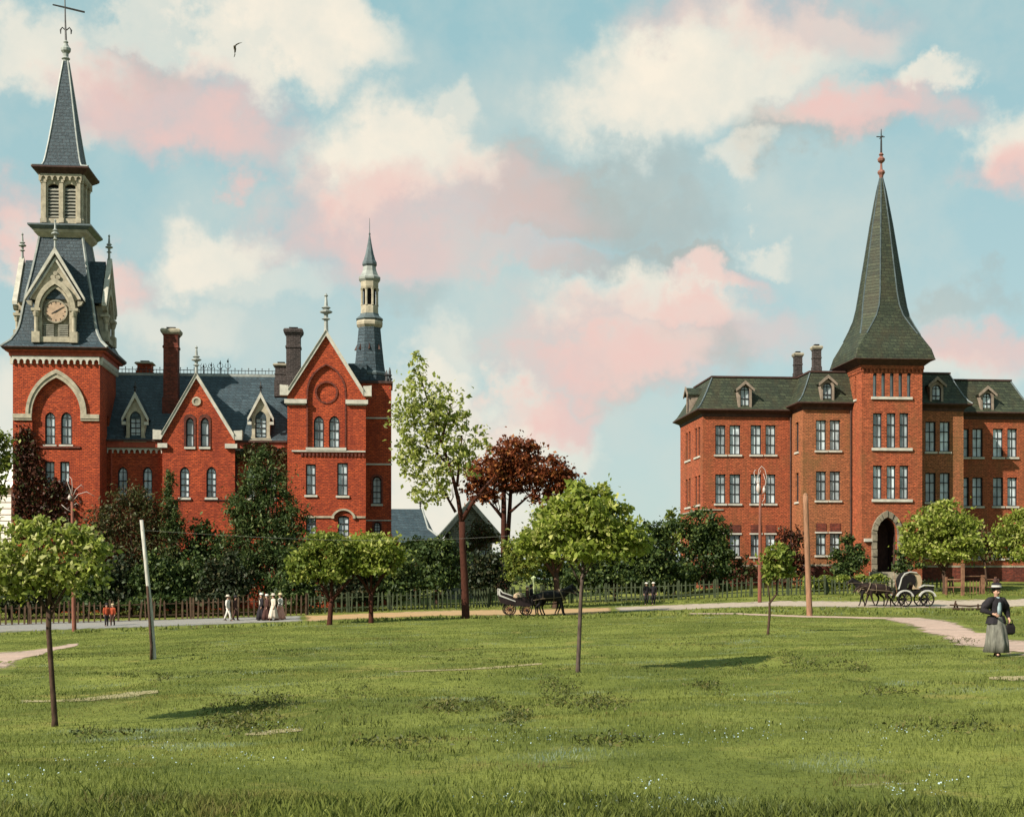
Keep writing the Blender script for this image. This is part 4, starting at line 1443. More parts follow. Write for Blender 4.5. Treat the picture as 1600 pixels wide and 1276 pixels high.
for fc, c in ((fC, ccx_), (leftf(cw0), ccy_), (rightf(cw1), ccy_)):
    dn.fbox(fc, c - cha - .1, c + cha + .1, ctop - .3, ctop, -.14, -.003)
    k = c - cha
    while k < c + cha - .1:
        dn.fbox(fc, k, k + .15, ctop - .55, ctop - .304, -.12, -.003)
        k += .33
dn.build('corbel_band', M['brick_brown'], RB)
# porch
sC = mpp(1385, YC)
ex, ez0, ezt, ea, er = ent
ezs = ezt - er
pr = MB()
pr.panel(fC, op(ex, ez0, ezt + .02, ea + .02, er), [], 2.2, 2.3)
porch = MB().panel(fC, op(ex, ez0 - .2, ezt + .3, ea + .3, er), [op(ex, ez0, ezt, ea, er)], .36, 2.2).build('porch', M['eave_dark'], RB)
pr.build('porch_door', M['door_wood'] if 'door_wood' in M else M['eave_dark'], porch)
vo = MB()
n = 17
ao, ai = ea + 8.5 * sC, ea + .01
ringo = [(ex + ao, ez0)] + [(ex + ao, ez0 + (ezs - ez0) * t) for t in (.2, .4, .6, .8)] + arch(ex, ezs, ao, er + 11 * sC, 8) + [(ex - ao, ez0 + (ezs - ez0) * t) for t in (.8, .6, .4, .2)] + [(ex - ao, ez0)]
ringi = [(ex + ai, ez0)] + [(ex + ai, ez0 + (ezs - ez0) * t) for t in (.2, .4, .6, .8)] + arch(ex, ezs, ai, er + .01, 8) + [(ex - ai, ez0 + (ezs - ez0) * t) for t in (.8, .6, .4, .2)] + [(ex - ai, ez0)]
for i in range(len(ringo) - 1):
    g = .04
    q = [ringo[i], ringo[i + 1], ringi[i + 1], ringi[i]]
    cu = sum(p[0] for p in q) / 4
    cz = sum(p[1] for p in q) / 4
    q = [(cu + (p[0] - cu) * .95, cz + (p[1] - cz) * .93) for p in q]
    vo.panel(fC, q, [], -.22 - .08 * (i % 2), .2)
vo.build('entrance_arch', M['stone_arch'], RB)
for s in (-1, 1):
    u = ex + s * (ao + .28)
    MB().fbox(fC, u - .36, u + .36, Z(1356, 846, YC), Z(1356, 841, YC), -.25, -.003).build('impost_block', M['stone_white'], RB)
st = MB()
for i in range(6):
    st.box(ex - ao - .2 - i * .12, ex + ao + .2 + i * .12, YC - .35 - i * .36, YC + .2 if i == 0 else YC - .36 - (i - 1) * .36, ez0 - .16 * i - (1.0 if i == 5 else .17), ez0 - .16 * i)
st.build('entrance_steps', M['stone_grey'], RB)

# ---------------------------------------------------------------- the spire
re_ = Z(1402, 560, YC - .8)
zC = lambda py: Z(1376, py, ccy_)
sc_ = mpp(1376, ccy_)
hw_e = cha + .85
MB().square(ccx_, ccy_, [(cha + .16, ctop + .003), (cha + .3, re_ - .35), (hw_e - .15, re_ - .06), (hw_e, re_ - .05), (hw_e, re_)]).build('spire_eave', M['eave_dark'], RB)


def ring8(w, c, z):
    """square of half width w with its corners cut by c"""
    q = [(-w + c, -w), (w - c, -w), (w, -w + c), (w, w - c), (w - c, w), (-w + c, w), (-w, w - c), (-w, -w + c)]
    return [(ccx_ + a, ccy_ + b, z) for a, b in q]


k8 = 2 - math.sqrt(2)
prof = [(hw_e - .02, .02, re_ + .003), (58.5 * sc_, .03, zC(553.5)), (53.5 * sc_, .10, zC(543)), (47.5 * sc_, .27, zC(529)), (41.8 * sc_, .50, zC(513)), (37.8 * sc_, .75, zC(499)), (35.2 * sc_, .93, zC(483)), (32.2 * sc_, 1.0, zC(462)),
        (28.5 * sc_, 1.0, zC(437)), (24.4 * sc_, 1.0, zC(410)), (20.1 * sc_, 1.0, zC(381)), (15.8 * sc_, 1.0, zC(352)), (11.2 * sc_, 1.0, zC(325)), (6.8 * sc_, 1.0, zC(300)), (2.2 * sc_, 1.0, zC(277))]
MB().loft([ring8(w, w * k8 * c, z) for w, c, z in prof]).build('spire', M['slate_green'], RB)
hp = MB()
for i in range(8):
    pts = []
    for w, c, z in prof[3:]:
        q = ring8(w, w * k8 * c, z)[i]
        pts.append(q)
    hp.tube(pts, [.06] * (len(pts) - 1) + [.03], 4)
hp.build('spire_ridge', M['lead_dark'], RB)
fn = MB().lathe(ccx_, ccy_, [(.16, zC(279)), (.2, zC(274)), (.34, zC(270)), (.3, zC(267.5)), (.12, zC(265)), (.09, zC(256))], 8)
fn.lathe(ccx_, ccy_, [(.06, zC(256)), (.3, zC(252)), (.34, zC(249)), (.1, zC(244)), (.22, zC(242)), (.1, zC(239))], 8)
fn = fn.build('spire_finial', M['pink_paint'], RB)
rd = MB().tube([(ccx_, ccy_, zC(241)), (ccx_, ccy_, zC(222)), (ccx_, ccy_, zC(202))], [.09, .075, .03])
rd.tube([(ccx_ - .42, ccy_, zC(214)), (ccx_ + .30, ccy_, zC(214))], .045)
rd.tube([(ccx_, ccy_ - .4, zC(214.6)), (ccx_, ccy_ + .4, zC(214.6))], .04)
rd.build('weathervane', M['iron'], fn)
chimney(RB, 1240, 1253, 552, 592, YR + 3.5, 'brick_black', 'stone_grey')
chimney(RB, 1269, 1282.5, 541, 583, YY + 3.0, 'brick_black', 'stone_grey')
MB().tube([(mx0 + (bx0 - mx0) * .985, YR - .14, me_ - .3), (mx0 + (bx0 - mx0) * .985, YR - .14, GR)], .07).build('downpipe', M['eave_dark'], RB)
MB().tube([(cw0 - .14, YY - .14, be_ - .3), (cw0 - .14, YY - .14, GR)], .07).build('downpipe', M['eave_dark'], RB)

# ------------------------------------------------------------------ far houses
YH = 140.0
M['clapboard'] = plain('white_clapboard', (0.66, 0.64, 0.58), 0.8, var=0.15, scale=1.2)
M['shingle'] = coursed('grey_shingle_siding', (0.25, 0.25, 0.20), (0.18, 0.18, 0.145), (0.08, 0.08, 0.06), 0.3, 0.2, 0.02, stain=(0.08, 0.09, 0.06))
M['hipcap'] = plain('pale_fascia', (0.30, 0.29, 0.25), 0.8, var=0.25)


def slate_house():
    x0, x1 = X(600, YH), X(660, YH)
    zr, ze, zg = Z(640, 795, YH + 4), Z(640, 843, YH), -1.5
    h = thing('slate_roofed_house', 'low house with a steep blue slate roof beside the turret of the clock-tower college', 'house', ((x0 + x1) / 2, YH, zg))
    MB().box(x0, x1 - .4, YH + .3, YH + 7.6, zg, ze - .003).build('wall', M['brick_dark'], h)
    zk = Z(640, 826, YH + .8)
    rf = MB().add([(x0, YH - .6, ze), (x1 + 1.9, YH - .6, ze), (x1 + .6, YH + 1.0, zk), (x0, YH + 1.0, zk), (x1 + .1, YH + 4, zr), (x0, YH + 4, zr),
                   (x1 + .6, YH + 7, zk), (x0, YH + 7, zk), (x1 + 1.9, YH + 8.6, ze), (x0, YH + 8.6, ze)],
                  [(0, 1, 2, 3), (3, 2, 4, 5), (5, 4, 6, 7), (7, 6, 8, 9), (1, 8, 6, 4, 2), (0, 3, 5, 7, 9), (0, 9, 8, 1)]).build('roof', M['slate_blue'], h)
    f_ = MB()
    finial(f_, x1 - .1, YH + 4, zr - .1, Z(658, 775, YH + 4) - zr, .14)
    f_.build('finial', M['iron'], rf)
    MB().tube([(x1 + 1.9, YH - .6, ze + .05), (x1 + .6, YH + 1.0, zk + .05), (x1 + .1, YH + 4, zr + .05)], .1).build('hip_ridge', M['lead'], rf)


def white_shed():
    Yw = 132.0
    x0, x1 = X(622, Yw), X(646.5, Yw)
    z1, zg = Z(635, 849, Yw), -1.5
    h = thing('white_outbuilding', 'small white boarded outbuilding showing above the light green tree pair', 'outbuilding', ((x0 + x1) / 2, Yw, zg))
    w = MB()
    k = zg
    while k < z1:
        w.box(x0, x1, Yw - .03 * ((k * 10) % 2 > 1), Yw + 3, k, min(k + .2, z1))
        k += .203
    w.build('wall', M['clapboard'], h)
    MB().add([(x0 - .2, Yw - .3, z1 + .003), (x1 + .2, Yw - .3, z1 + .003), (x1 + .2, Yw + 3.2, z1 + .7), (x0 - .2, Yw + 3.2, z1 + .7), (x0 - .2, Yw - .3, z1 + .1), (x1 + .2, Yw - .3, z1 + .1), (x1 + .2, Yw + 3.2, z1 + .8), (x0 - .2, Yw + 3.2, z1 + .8)],
              [(0, 1, 2, 3), (4, 7, 6, 5), (0, 4, 5, 1), (1, 5, 6, 2), (2, 6, 7, 3), (3, 7, 4, 0)]).build('roof', M['hipcap'], h)


def gabled_house():
    Yg = 128.0
    c, ap = X(735, Yg), Z(735, 786, Yg)
    x0, x1 = X(684, Yg), X(786, Yg)
    ze, zg = Z(735, 845, Yg), -1.2
    fc = front(Yg)
    h = thing('gabled_house', 'grey shingled house with a steep front gable behind the tall leaning tree', 'house', (c, Yg, zg))
    hole = [op(c + 1.2, Z(745, 884, Yg), Z(745, 858, Yg), .5)]
    sl_ = (ap - ze) / (c - x0)
    i0, i1 = x0 + 1.0, x1 - 1.0
    w = MB().panel(fc, [(i0, zg), (i1, zg), (i1, ze + sl_ * 1.0 - .15), (c, ap - .15), (i0, ze + sl_ * 1.0 - .15)], hole, 0, .3)
    w.box(i0, i0 + .2, Yg + .303, Yg + 9, zg, ze + sl_ * .9)
    w.box(i1 - .2, i1, Yg + .303, Yg + 9, zg, ze + sl_ * .9)
    w.build('wall', M['shingle'], h)
    for o in ((c + 1.2, Z(745, 884, Yg), Z(745, 858, Yg), .5, 0),):
        window(h, fc, o, cols=2, rows=2)
    t = .25
    rf = MB()
    for s, xe in ((-1, x0), (1, x1)):
        a_ = [(xe, ze), (c, ap), (c, ap + t * 1.3), (xe - .1 * -s, ze + t)]
        vs = [(u, Yg - .5, z) for u, z in a_] + [(u, Yg + 9.4, z) for u, z in a_]
        rf.add(vs, [(0, 1, 2, 3), (4, 7, 6, 5), (0, 4, 5, 1), (1, 5, 6, 2), (2, 6, 7, 3), (3, 7, 4, 0)])
    rf = rf.build('roof', M['shingle'], h)
    bb = MB()
    for s, xe in ((-1, x0), (1, x1)):
        bb.panel(front(Yg - .5), [(xe, ze - .25), (xe, ze + .27), (c, ap + .36), (c, ap - .2)], [], -.06, -.003)
    bb.build('bargeboard', M['hipcap'], rf)
    MB().fbox(fc, i0 + .8, i1 - .8, Z(735, 851, Yg), Z(735, 846, Yg), -.12, -.003).build('gable_band', M['hipcap'], h)


def white_house():
    Yw = 119.0
    x0, x1 = X(-90, Yw), X(17.5, Yw)
    z1, zg = Z(0, 762, Yw), -3
    h = thing('white_house', 'white clapboard house at the far left beside the clock tower', 'house', ((x0 + x1) / 2, Yw, zg))
    w = MB()
    k = zg
    i = 0
    while k < z1:
        kk = min(k + .5, z1)
        w.add([(x0, Yw - .07, k), (x1, Yw - .07, k), (x1, Yw, kk - .003), (x0, Yw, kk - .003), (x0, Yw + 8, k), (x1, Yw + 8, k), (x1, Yw + 8, kk - .003), (x0, Yw + 8, kk - .003)],
              [(0, 1, 2, 3), (4, 7, 6, 5), (0, 4, 5, 1), (1, 5, 6, 2), (2, 6, 7, 3), (3, 7, 4, 0)])
        k += .5
    w.build('wall', M['clapboard'], h)
    MB().add([(x0 - .4, Yw - .5, z1), (x1 + .1, Yw - .5, z1), (x1 + .1, Yw + 4, z1 + 2.2), (x0 - .4, Yw + 4, z1 + 2.2), (x1 + .1, Yw + 8.5, z1), (x0 - .4, Yw + 8.5, z1)],
             [(0, 1, 2, 3), (3, 2, 4, 5), (0, 3, 5), (1, 4, 2), (0, 5, 4, 1)]).build('roof', M['clapboard'], h)
    for cx in (x1 - 3.5,):
        o = (cx, z1 - 4.3, z1 - 2.7, .45, 0)
        window(h, front(Yw - .4), o, cols=2, rows=2)


slate_house()
white_shed()
gabled_house()
white_house()
# ------------------------------------------------------------------ trees and shrubs
M['bark'] = plain('brown_bark', (0.060, 0.036, 0.025), 0.95, 0.1, var=0.5, scale=5.0, streak=(4, 4, 1))
M['bark_red'] = plain('reddish_bark', (0.050, 0.018, 0.012), 0.95, 0.1, var=0.5, scale=5.0, streak=(4, 4, 1))
M['bark_pale'] = plain('pale_grey_bark', (0.075, 0.054, 0.044), 0.95, 0.1, var=0.5, scale=5.0, streak=(4, 4, 1))
M['leaf_light'] = leafmat('light_green_leaves', (0.100, 0.145, 0.020), (0.32, 0.36, 0.055), 0.45, (0.42, 0.42, 0.13))
M['leaf_pale'] = leafmat('pale_green_leaves', (0.125, 0.165, 0.026), (0.40, 0.43, 0.095), 0.5, (0.50, 0.49, 0.22))
M['leaf_fresh'] = leafmat('fresh_yellow_green_leaves', (0.12, 0.165, 0.025), (0.36, 0.39, 0.075), 0.45, (0.48, 0.47, 0.19))
M['leaf_mid'] = leafmat('mid_green_leaves', (0.065, 0.100, 0.016), (0.21, 0.25, 0.038), 0.4, (0.30, 0.31, 0.07))
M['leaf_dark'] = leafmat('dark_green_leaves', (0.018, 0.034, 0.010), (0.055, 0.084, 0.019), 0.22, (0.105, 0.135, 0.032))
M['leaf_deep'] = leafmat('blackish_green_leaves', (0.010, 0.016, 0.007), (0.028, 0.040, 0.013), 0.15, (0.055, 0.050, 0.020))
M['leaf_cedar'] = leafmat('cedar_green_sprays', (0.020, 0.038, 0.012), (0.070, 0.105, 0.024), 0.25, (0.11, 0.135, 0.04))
M['leaf_rust'] = leafmat('rusty_green_leaves', (0.030, 0.036, 0.011), (0.085, 0.085, 0.026), 0.2, (0.10, 0.040, 0.018))
M['leaf_red'] = leafmat('dark_red_leaves', (0.075, 0.019, 0.008), (0.23, 0.058, 0.018), 0.35, (0.30, 0.11, 0.03))
M['leaf_wine'] = leafmat('wine_red_creeper_leaves', (0.024, 0.009, 0.006), (0.085, 0.024, 0.011), 0.15, (0.040, 0.045, 0.012))


DENS = 2.9


def leaf_cloud(c, size, rg, up=0.5, asp=0.62):
    """one folded leaf-sized quad round each centre"""
    n = len(c)
    d = rg.normal(size=(n, 3))
    d[:, 2] -= .25
    d /= np.linalg.norm(d, axis=1)[:, None]
    nr = rg.normal(size=(n, 3))
    nr[:, 2] += up * 1.6
    s = np.cross(d, nr)
    s /= np.linalg.norm(s, axis=1)[:, None] + 1e-9
    nn = np.cross(s, d)
    L = (1.15 * size * rg.uniform(.45, 1.4, n))[:, None]
    w = L * asp * .5
    v = np.stack([c - d * L * .5, c + s * w + nn * L * .10 - d * L * .05, c + d * L * .5 - nn * L * .08, c - s * w + nn * L * .10 - d * L * .05], 1).reshape(-1, 3)
    f = np.arange(4 * n).reshape(n, 4)
    return v, f


def clumped(blobs, rg, k=1.0):
    """leaf centres gathered in clumps inside soft ellipsoids: (centre, radii, leaves, clumps)"""
    out = []
    for c, r, n, nc in blobs:
        n = int(n * k)
        q = rg.normal(size=(nc, 3))
        q /= np.linalg.norm(q, axis=1)[:, None]
        q *= (rg.uniform(0.12, 1.0, nc) ** 0.5)[:, None] * rg.uniform(.82, 1.12, nc)[:, None]
        cl = np.array(c) + q * np.array(r)
        spread = np.array(r) * (1.05 / max(nc, 1) ** (1 / 3))
        i = rg.integers(0, nc, n)
        wgt = rg.uniform(.4, 1.25, nc)
        p = rg.normal(size=(n, 3)) * .50
        p[rg.uniform(size=n) < .16] *= 1.9
        out.append(cl[i] + p * spread * wgt[i][:, None])
    return np.concatenate(out)


def pxblobs(lst, Y, dens, fl=0.9):
    """(px, py, rx, ry[, yoff[, density]]) -> ellipsoids in the world; dens = leaves per square metre of outline"""
    res = []
    for b in lst:
        px, py, rx, ry = b[:4]
        yo = b[4] if len(b) > 4 else 0
        kd = b[5] if len(b) > 5 else 1
        s = mpp(px, Y)
        c = P(px, py, Y) + Vector((0, yo, 0))
        a, h = rx * s * 1.08, ry * s * 1.08
        n = max(40, DENS * dens * kd * math.pi * a * h)
        res.append((c, (a, a * fl, h), n, max(6, int(10 + 9 * min(a, 2.2)))))
    return res


def tree(name, label, cat, base, trunk, limbs, blobs, leaf, mat_leaf, bark, dens, group=None, seed=0, fl=0.9, up=0.5, asp=.62):
    """base: photo foot point or world vector; trunk and limbs: lists of (px, py, radius px[, y offset])"""
    rg = np.random.default_rng(seed + 100)
    b = base if isinstance(base, Vector) else ground_at(*base)
    t = thing(name, label, cat, b, group)
    Y = b.y
    if trunk or limbs:
        tm = MB()

        def pts(l):
            p = [P(q[0], q[1], Y) + Vector((0, q[3] if len(q) > 3 else 0, 0)) for q in l]
            r = [max(.008, .84 * q[2] * mpp(q[0], Y)) for q in l]
            return p, r
        if trunk:
            p, r = pts(trunk)
            p[0] = Vector((p[0].x, p[0].y, b.z - .15))
            p.insert(1, Vector((p[0].x * .9 + p[1].x * .1, p[0].y, b.z + .12)))
            r.insert(0, r[0] * 1.6)
            # a natural wobble
            tm.tube([q + Vector((rg.normal() * r[min(i, len(r) - 1)] * .22, 0, 0)) if 1 < i < len(p) - 1 else q for i, q in enumerate(p)], r, 8)
        for l in limbs:
            p, r = pts(l)
            tm.tube(p, r, 6)
            # twigs
            for k in range(3 if len(l) > 2 else 2):
                i = rg.integers(max(1, len(p) - 2), len(p))
                e = p[i] + Vector(rg.normal(size=3) * np.array([.5, .5, .35]) * max(.2, (p[-1] - p[0]).length * .22)) + Vector((0, 0, .15))
                tm.tube([p[i - 1].lerp(p[i], .5), p[i - 1].lerp(e, .6), e], [r[i] * .7, r[i] * .45, r[i] * .2], 4)
        tm.build('trunk', M[bark], t, smooth=True)
    c = clumped(pxblobs(blobs, Y, dens, fl), rg)
    c = c[c[:, 2] > b.z + .05]
    v, f = leaf_cloud(c, leaf, rg, up, asp)
    np_mesh('crown', v, f, M[mat_leaf], t)
    return t


# --- lawn saplings and street trees -----------------------------------------
tree('sapling', 'young light green tree with a low spreading crown, leftmost on the front lawn', 'tree', (86, 1134),
     [(86, 1134, 5.5), (82, 1060, 5), (78, 985, 5), (76, 950, 5)],
     [[(76, 960, 4), (58, 930, 3), (30, 885, 2), (5, 850, 1.2, .1)], [(76, 955, 4), (80, 900, 3), (85, 850, 1.5)], [(77, 965, 3.5), (95, 930, 2.6), (125, 890, 1.6, -.1)], [(76, 960, 3), (60, 900, 2.2, .3), (50, 850, 1.3, .4)], [(77, 950, 3), (100, 900, 2, .3), (110, 860, 1.2, .4)],
      [(58, 930, 2), (10, 905, 1.4), (-25, 880, 1)]],
     [(70, 868, 46, 38), (25, 878, 42, 40), (122, 874, 44, 36), (148, 862, 20, 20, 0, .6), (55, 920, 40, 16, 0, .5), (110, 915, 36, 14, 0, .5), (-20, 885, 40, 38), (60, 830, 30, 18), (105, 838, 30, 20), (10, 845, 24, 20), (70, 900, 60, 26), (155, 880, 24, 20, 0, .6), (165, 862, 14, 14, 0, .4), (85, 822, 14, 12, 0, .5), (30, 820, 14, 12, 0, .4), (60, 812, 12, 8, 0, .5), (130, 835, 18, 16, 0, .5), (-5, 920, 30, 22), (150, 900, 16, 12, 0, .5)],
     .092, 'leaf_fresh', 'bark', 430, 'saplings on the front lawn', seed=1)
tree('sapling', 'young round-crowned tree on a thin pale trunk in the middle of the front lawn', 'tree', (903, 1050),
     [(903, 1050, 4.2), (904.5, 1000, 3.8), (905, 960, 3.7), (908, 915, 3.4), (912, 880, 3)],
     [[(911, 895, 3), (890, 860, 2), (860, 830, 1.3)], [(911, 890, 3), (925, 850, 2), (955, 820, 1.2)], [(911, 880, 3), (912, 830, 2), (905, 785, 1)], [(908, 915, 2.2), (893, 885, 1.6), (880, 860, 1)], [(910, 905, 2.2), (930, 870, 1.5), (950, 850, 1)]],
     [(910, 800, 50, 38), (868, 828, 44, 34), (955, 822, 44, 36), (910, 850, 70, 24), (905, 775, 26, 16), (985, 845, 26, 24), (840, 850, 28, 22), (935, 785, 30, 20), (880, 790, 30, 20), (1005, 850, 16, 16, 0, .5), (900, 758, 14, 10, 0, .5), (945, 765, 12, 10, 0, .4), (815, 845, 18, 16, 0, .5), (970, 800, 18, 16, 0, .5), (865, 795, 16, 14, 0, .5)],
     .135, 'leaf_light', 'bark_pale', 310, 'saplings on the front lawn', seed=2)
tree('sapling', 'small thin sapling with a bent stem and sparse crown before the pale road', 'tree', (1200, 991),
     [(1200, 991, 2.6), (1202, 960, 2.4), (1203, 942, 2.3), (1213, 928, 2), (1214, 910, 1.8)],
     [[(1214, 912, 1.5), (1205, 890, 1.1), (1200, 865, .7)], [(1214, 910, 1.5), (1222, 885, 1), (1228, 865, .6)], [(1203, 940, 1.3), (1201, 920, 1), (1196, 900, .7)]],
     [(1212, 878, 22, 22), (1200, 895, 16, 14), (1226, 885, 16, 18), (1215, 860, 16, 10)],
     .2, 'leaf_mid', 'bark', 120, 'saplings on the front lawn', seed=3, )
tree('tall_tree', 'tall slender light green tree with a dark forked trunk leaning over the orange road', 'tree', (728, 966),
     [(728, 966, 7.5), (725, 900, 6.5), (722, 850, 6), (722, 815, 6)],
     [[(722, 820, 5), (716, 780, 4), (705, 735, 3), (690, 690, 2), (672, 640, 1.4), (655, 580, .8)], [(722, 812, 5), (738, 785, 3.5), (756, 762, 2.5), (772, 745, 1.5)], [(712, 800, 3), (695, 770, 2), (680, 745, 1.3)], [(714, 760, 3), (718, 720, 2), (722, 680, 1.2)], [(704, 730, 2.2), (680, 705, 1.6), (655, 690, 1)], [(690, 690, 2), (700, 650, 1.4), (705, 630, 1)]],
     [(653, 575, 15, 18, 0, .6), (645, 605, 26, 22, 0, .7), (690, 600, 20, 16, 0, .35), (625, 640, 16, 24, 0, .5), (720, 620, 16, 14, 0, .3), (668, 640, 30, 28), (640, 650, 22, 26, 0, .8), (690, 640, 26, 24), (655, 690, 34, 28), (700, 680, 30, 28), (715, 650, 22, 18), (640, 720, 24, 26, 0, .8), (680, 730, 36, 26), (720, 715, 24, 24), (665, 765, 28, 22, 0, .7), (745, 690, 22, 14, 0, .55), (750, 670, 14, 8, 0, .4), (650, 555, 6, 7, 0, .3), (690, 765, 20, 16, 0, .6), (630, 690, 14, 26, 0, .6), (735, 735, 16, 12, 0, .4)],
     .25, 'leaf_pale', 'bark_red', 38, seed=4)
tree('red_maple', 'broad dark red maple with two slim trunks behind the middle lawn', 'tree', Vector((X(790, 118), 118, float(gz(X(790, 118), 118)))),
     [(790, 925, 6), (787, 870, 5.5), (786, 800, 5), (787, 760, 4)],
     [[(787, 810, 4), (770, 790, 2.5), (752, 770, 1.5)], [(793, 860, 4.5, .6), (797, 800, 4, .6), (800, 750, 3, .6), (815, 715, 2)], [(797, 800, 3), (820, 780, 2), (850, 755, 1.3)], [(787, 760, 3), (770, 730, 2), (750, 715, 1)], [(786, 770, 3), (790, 720, 2), (795, 690, 1)], [(800, 770, 2.5), (840, 740, 1.6), (875, 730, 1)], [(792, 925, 5), (794, 880, 5), (794, 850, 4.5, .4)]],
     [(795, 712, 42, 26), (760, 735, 34, 26), (830, 728, 40, 26), (865, 745, 36, 24), (745, 765, 20, 20), (790, 750, 34, 16, .5, .7), (885, 755, 20, 18), (850, 775, 24, 14, 0, .7), (770, 775, 22, 14, 0, .6), (815, 695, 24, 14), (740, 735, 16, 16), (820, 760, 26, 12, 1, .6)],
     .30, 'leaf_red', 'bark_red', 62, seed=5)
tree('street_tree', 'low green tree with forked dark trunk, left one of the pair at the roadside', 'tree', (515, 976),
     [(515, 976, 5), (516, 950, 4.6), (518, 935, 4.6)],
     [[(517, 940, 4), (505, 918, 3), (490, 895, 2)], [(518, 938, 4), (535, 918, 3.2), (555, 897, 2)], [(518, 938, 3.5), (518, 905, 2.4), (515, 870, 1.4)]],
     [(505, 865, 36, 26), (478, 880, 28, 24), (535, 868, 30, 26), (515, 845, 34, 16), (505, 890, 42, 16), (465, 885, 16, 16, 0, .7)],
     0.22, 'leaf_mid', 'bark_red', 131, 'low trees along the road', seed=6)
tree('street_tree', 'low yellow-green tree with forked dark trunk, right one of the pair at the roadside', 'tree', (580, 973),
     [(580, 973, 4.6), (579, 945, 4.2), (580, 925, 4.2)],
     [[(580, 930, 3.6), (568, 910, 2.6), (552, 890, 1.6)], [(580, 928, 3.6), (594, 905, 2.6), (610, 885, 1.6)], [(580, 926, 3), (580, 890, 2), (578, 860, 1.2)]],
     [(580, 862, 32, 22), (605, 868, 28, 22), (560, 870, 24, 22), (590, 845, 28, 12), (585, 885, 40, 14), (625, 872, 12, 12, 0, .7), (560, 845, 20, 10)],
     0.22, 'leaf_light', 'bark_red', 131, 'low trees along the road', seed=7)
tree('street_tree', 'broad green tree with a dark trunk standing just behind the black wagon team', 'tree', (868, 950),
     [(868, 950, 6), (867, 920, 5.6), (868, 895, 5.2)],
     [[(868, 900, 4.5), (850, 875, 3), (830, 855, 1.8)], [(868, 898, 4), (880, 870, 2.6), (890, 840, 1.6)], [(866, 900, 3.5), (862, 860, 2.4), (858, 820, 1.4)]],
     [(845, 835, 34, 26), (815, 862, 26, 22), (800, 878, 14, 16), (835, 870, 36, 22), (880, 830, 36, 28), (890, 865, 32, 22), (860, 805, 28, 16), (925, 850, 26, 22), (810, 895, 18, 12, 0, .7)],
     0.22, 'leaf_mid', 'bark', 118, 'low trees along the road', seed=8)
tree('street_tree', 'round yellow-green tree covering the lower windows right of the arched entrance', 'tree', (1476, 927),
     [(1476, 927, 4), (1475, 905, 3.8), (1474, 890, 3.6)],
     [[(1474, 893, 3), (1460, 872, 2), (1445, 850, 1.3)], [(1474, 892, 3), (1490, 868, 2), (1505, 845, 1.3)], [(1474, 890, 3), (1472, 850, 2), (1470, 815, 1.2)]],
     [(1470, 812, 38, 24), (1440, 832, 30, 24), (1500, 828, 30, 26), (1470, 848, 50, 22), (1430, 852, 24, 18), (1512, 850, 22, 20), (1465, 793, 24, 10), (1480, 868, 34, 12), (1415, 835, 12, 14, 0, .7), (1520, 820, 12, 14, 0, .6)],
     0.25, 'leaf_light', 'bark', 97, 'low trees along the road', seed=9)
tree('street_tree', 'yellow-green tree cut by the right edge of the picture beside the brick wing', 'tree', Vector((X(1605, 112), 112, float(gz(X(1605, 112), 112)))),
     [(1605, 925, 4), (1604, 880, 3.4), (1603, 870, 3)],
     [[(1603, 880, 3), (1585, 850, 2), (1570, 830, 1.2)], [(1603, 880, 3), (1620, 850, 2), (1640, 825, 1.3)], [(1603, 875, 2.4), (1600, 830, 1.4)]],
     [(1590, 830, 26, 24), (1568, 848, 20, 20), (1620, 825, 34, 28), (1600, 858, 40, 18), (1600, 805, 24, 12), (1640, 850, 24, 24)],
     0.25, 'leaf_light', 'bark', 97, 'low trees along the road', seed=10)
tree('small_tree', 'thin reddish-leaved small tree between the two yellow-green trees at the right', 'tree', Vector((X(1540, 113), 113, float(gz(X(1540, 113), 113)))),
     [(1542, 915, 2.2), (1540, 890, 1.8), (1538, 870, 1.4)], [[(1540, 885, 1.4), (1530, 865, 1), (1525, 850, .6)], [(1540, 880, 1.4), (1552, 862, 1), (1556, 850, .6)]],
     [(1538, 845, 20, 20, 0, .6), (1548, 865, 16, 14, 0, .6), (1530, 865, 12, 12, 0, .5)], .26, 'leaf_rust', 'bark', 50, seed=11)
tree('corner_tree', 'leafy tree at the left edge touching the clock tower', 'tree', Vector((X(-22, 106), 106, float(gz(X(-22, 106), 106)))),
     [(-22, 950, 6), (-20, 850, 5), (-16, 760, 4)], [[(-18, 800, 3), (2, 770, 2), (14, 735, 1)], [(-18, 780, 3), (-10, 720, 2), (-2, 680, 1)], [(-18, 780, 3), (-40, 740, 2)]],
     [(-8, 695, 24, 26), (5, 715, 14, 18), (-4, 745, 18, 20), (-35, 720, 30, 40), (2, 770, 12, 12, 0, .6), (-10, 800, 12, 16, 0, .4)],
     .3, 'leaf_mid', 'bark', 60, seed=12)

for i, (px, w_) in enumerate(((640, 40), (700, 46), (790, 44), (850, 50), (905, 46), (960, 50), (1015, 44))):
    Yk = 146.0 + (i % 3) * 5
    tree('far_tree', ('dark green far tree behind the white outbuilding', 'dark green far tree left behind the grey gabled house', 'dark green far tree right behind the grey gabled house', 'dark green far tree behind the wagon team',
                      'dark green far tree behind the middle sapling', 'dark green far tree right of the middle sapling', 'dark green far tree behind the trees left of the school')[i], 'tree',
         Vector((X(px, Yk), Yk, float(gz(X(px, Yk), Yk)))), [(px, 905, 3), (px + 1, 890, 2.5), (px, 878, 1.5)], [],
         [(px, 882, w_ * .7, 16), (px - w_ * .5, 890, w_ * .5, 14), (px + w_ * .5, 890, w_ * .5, 13), (px, 902, w_, 12)], .36, 'leaf_dark', 'bark', 26, 'far trees closing the view between the buildings', 70 + i)

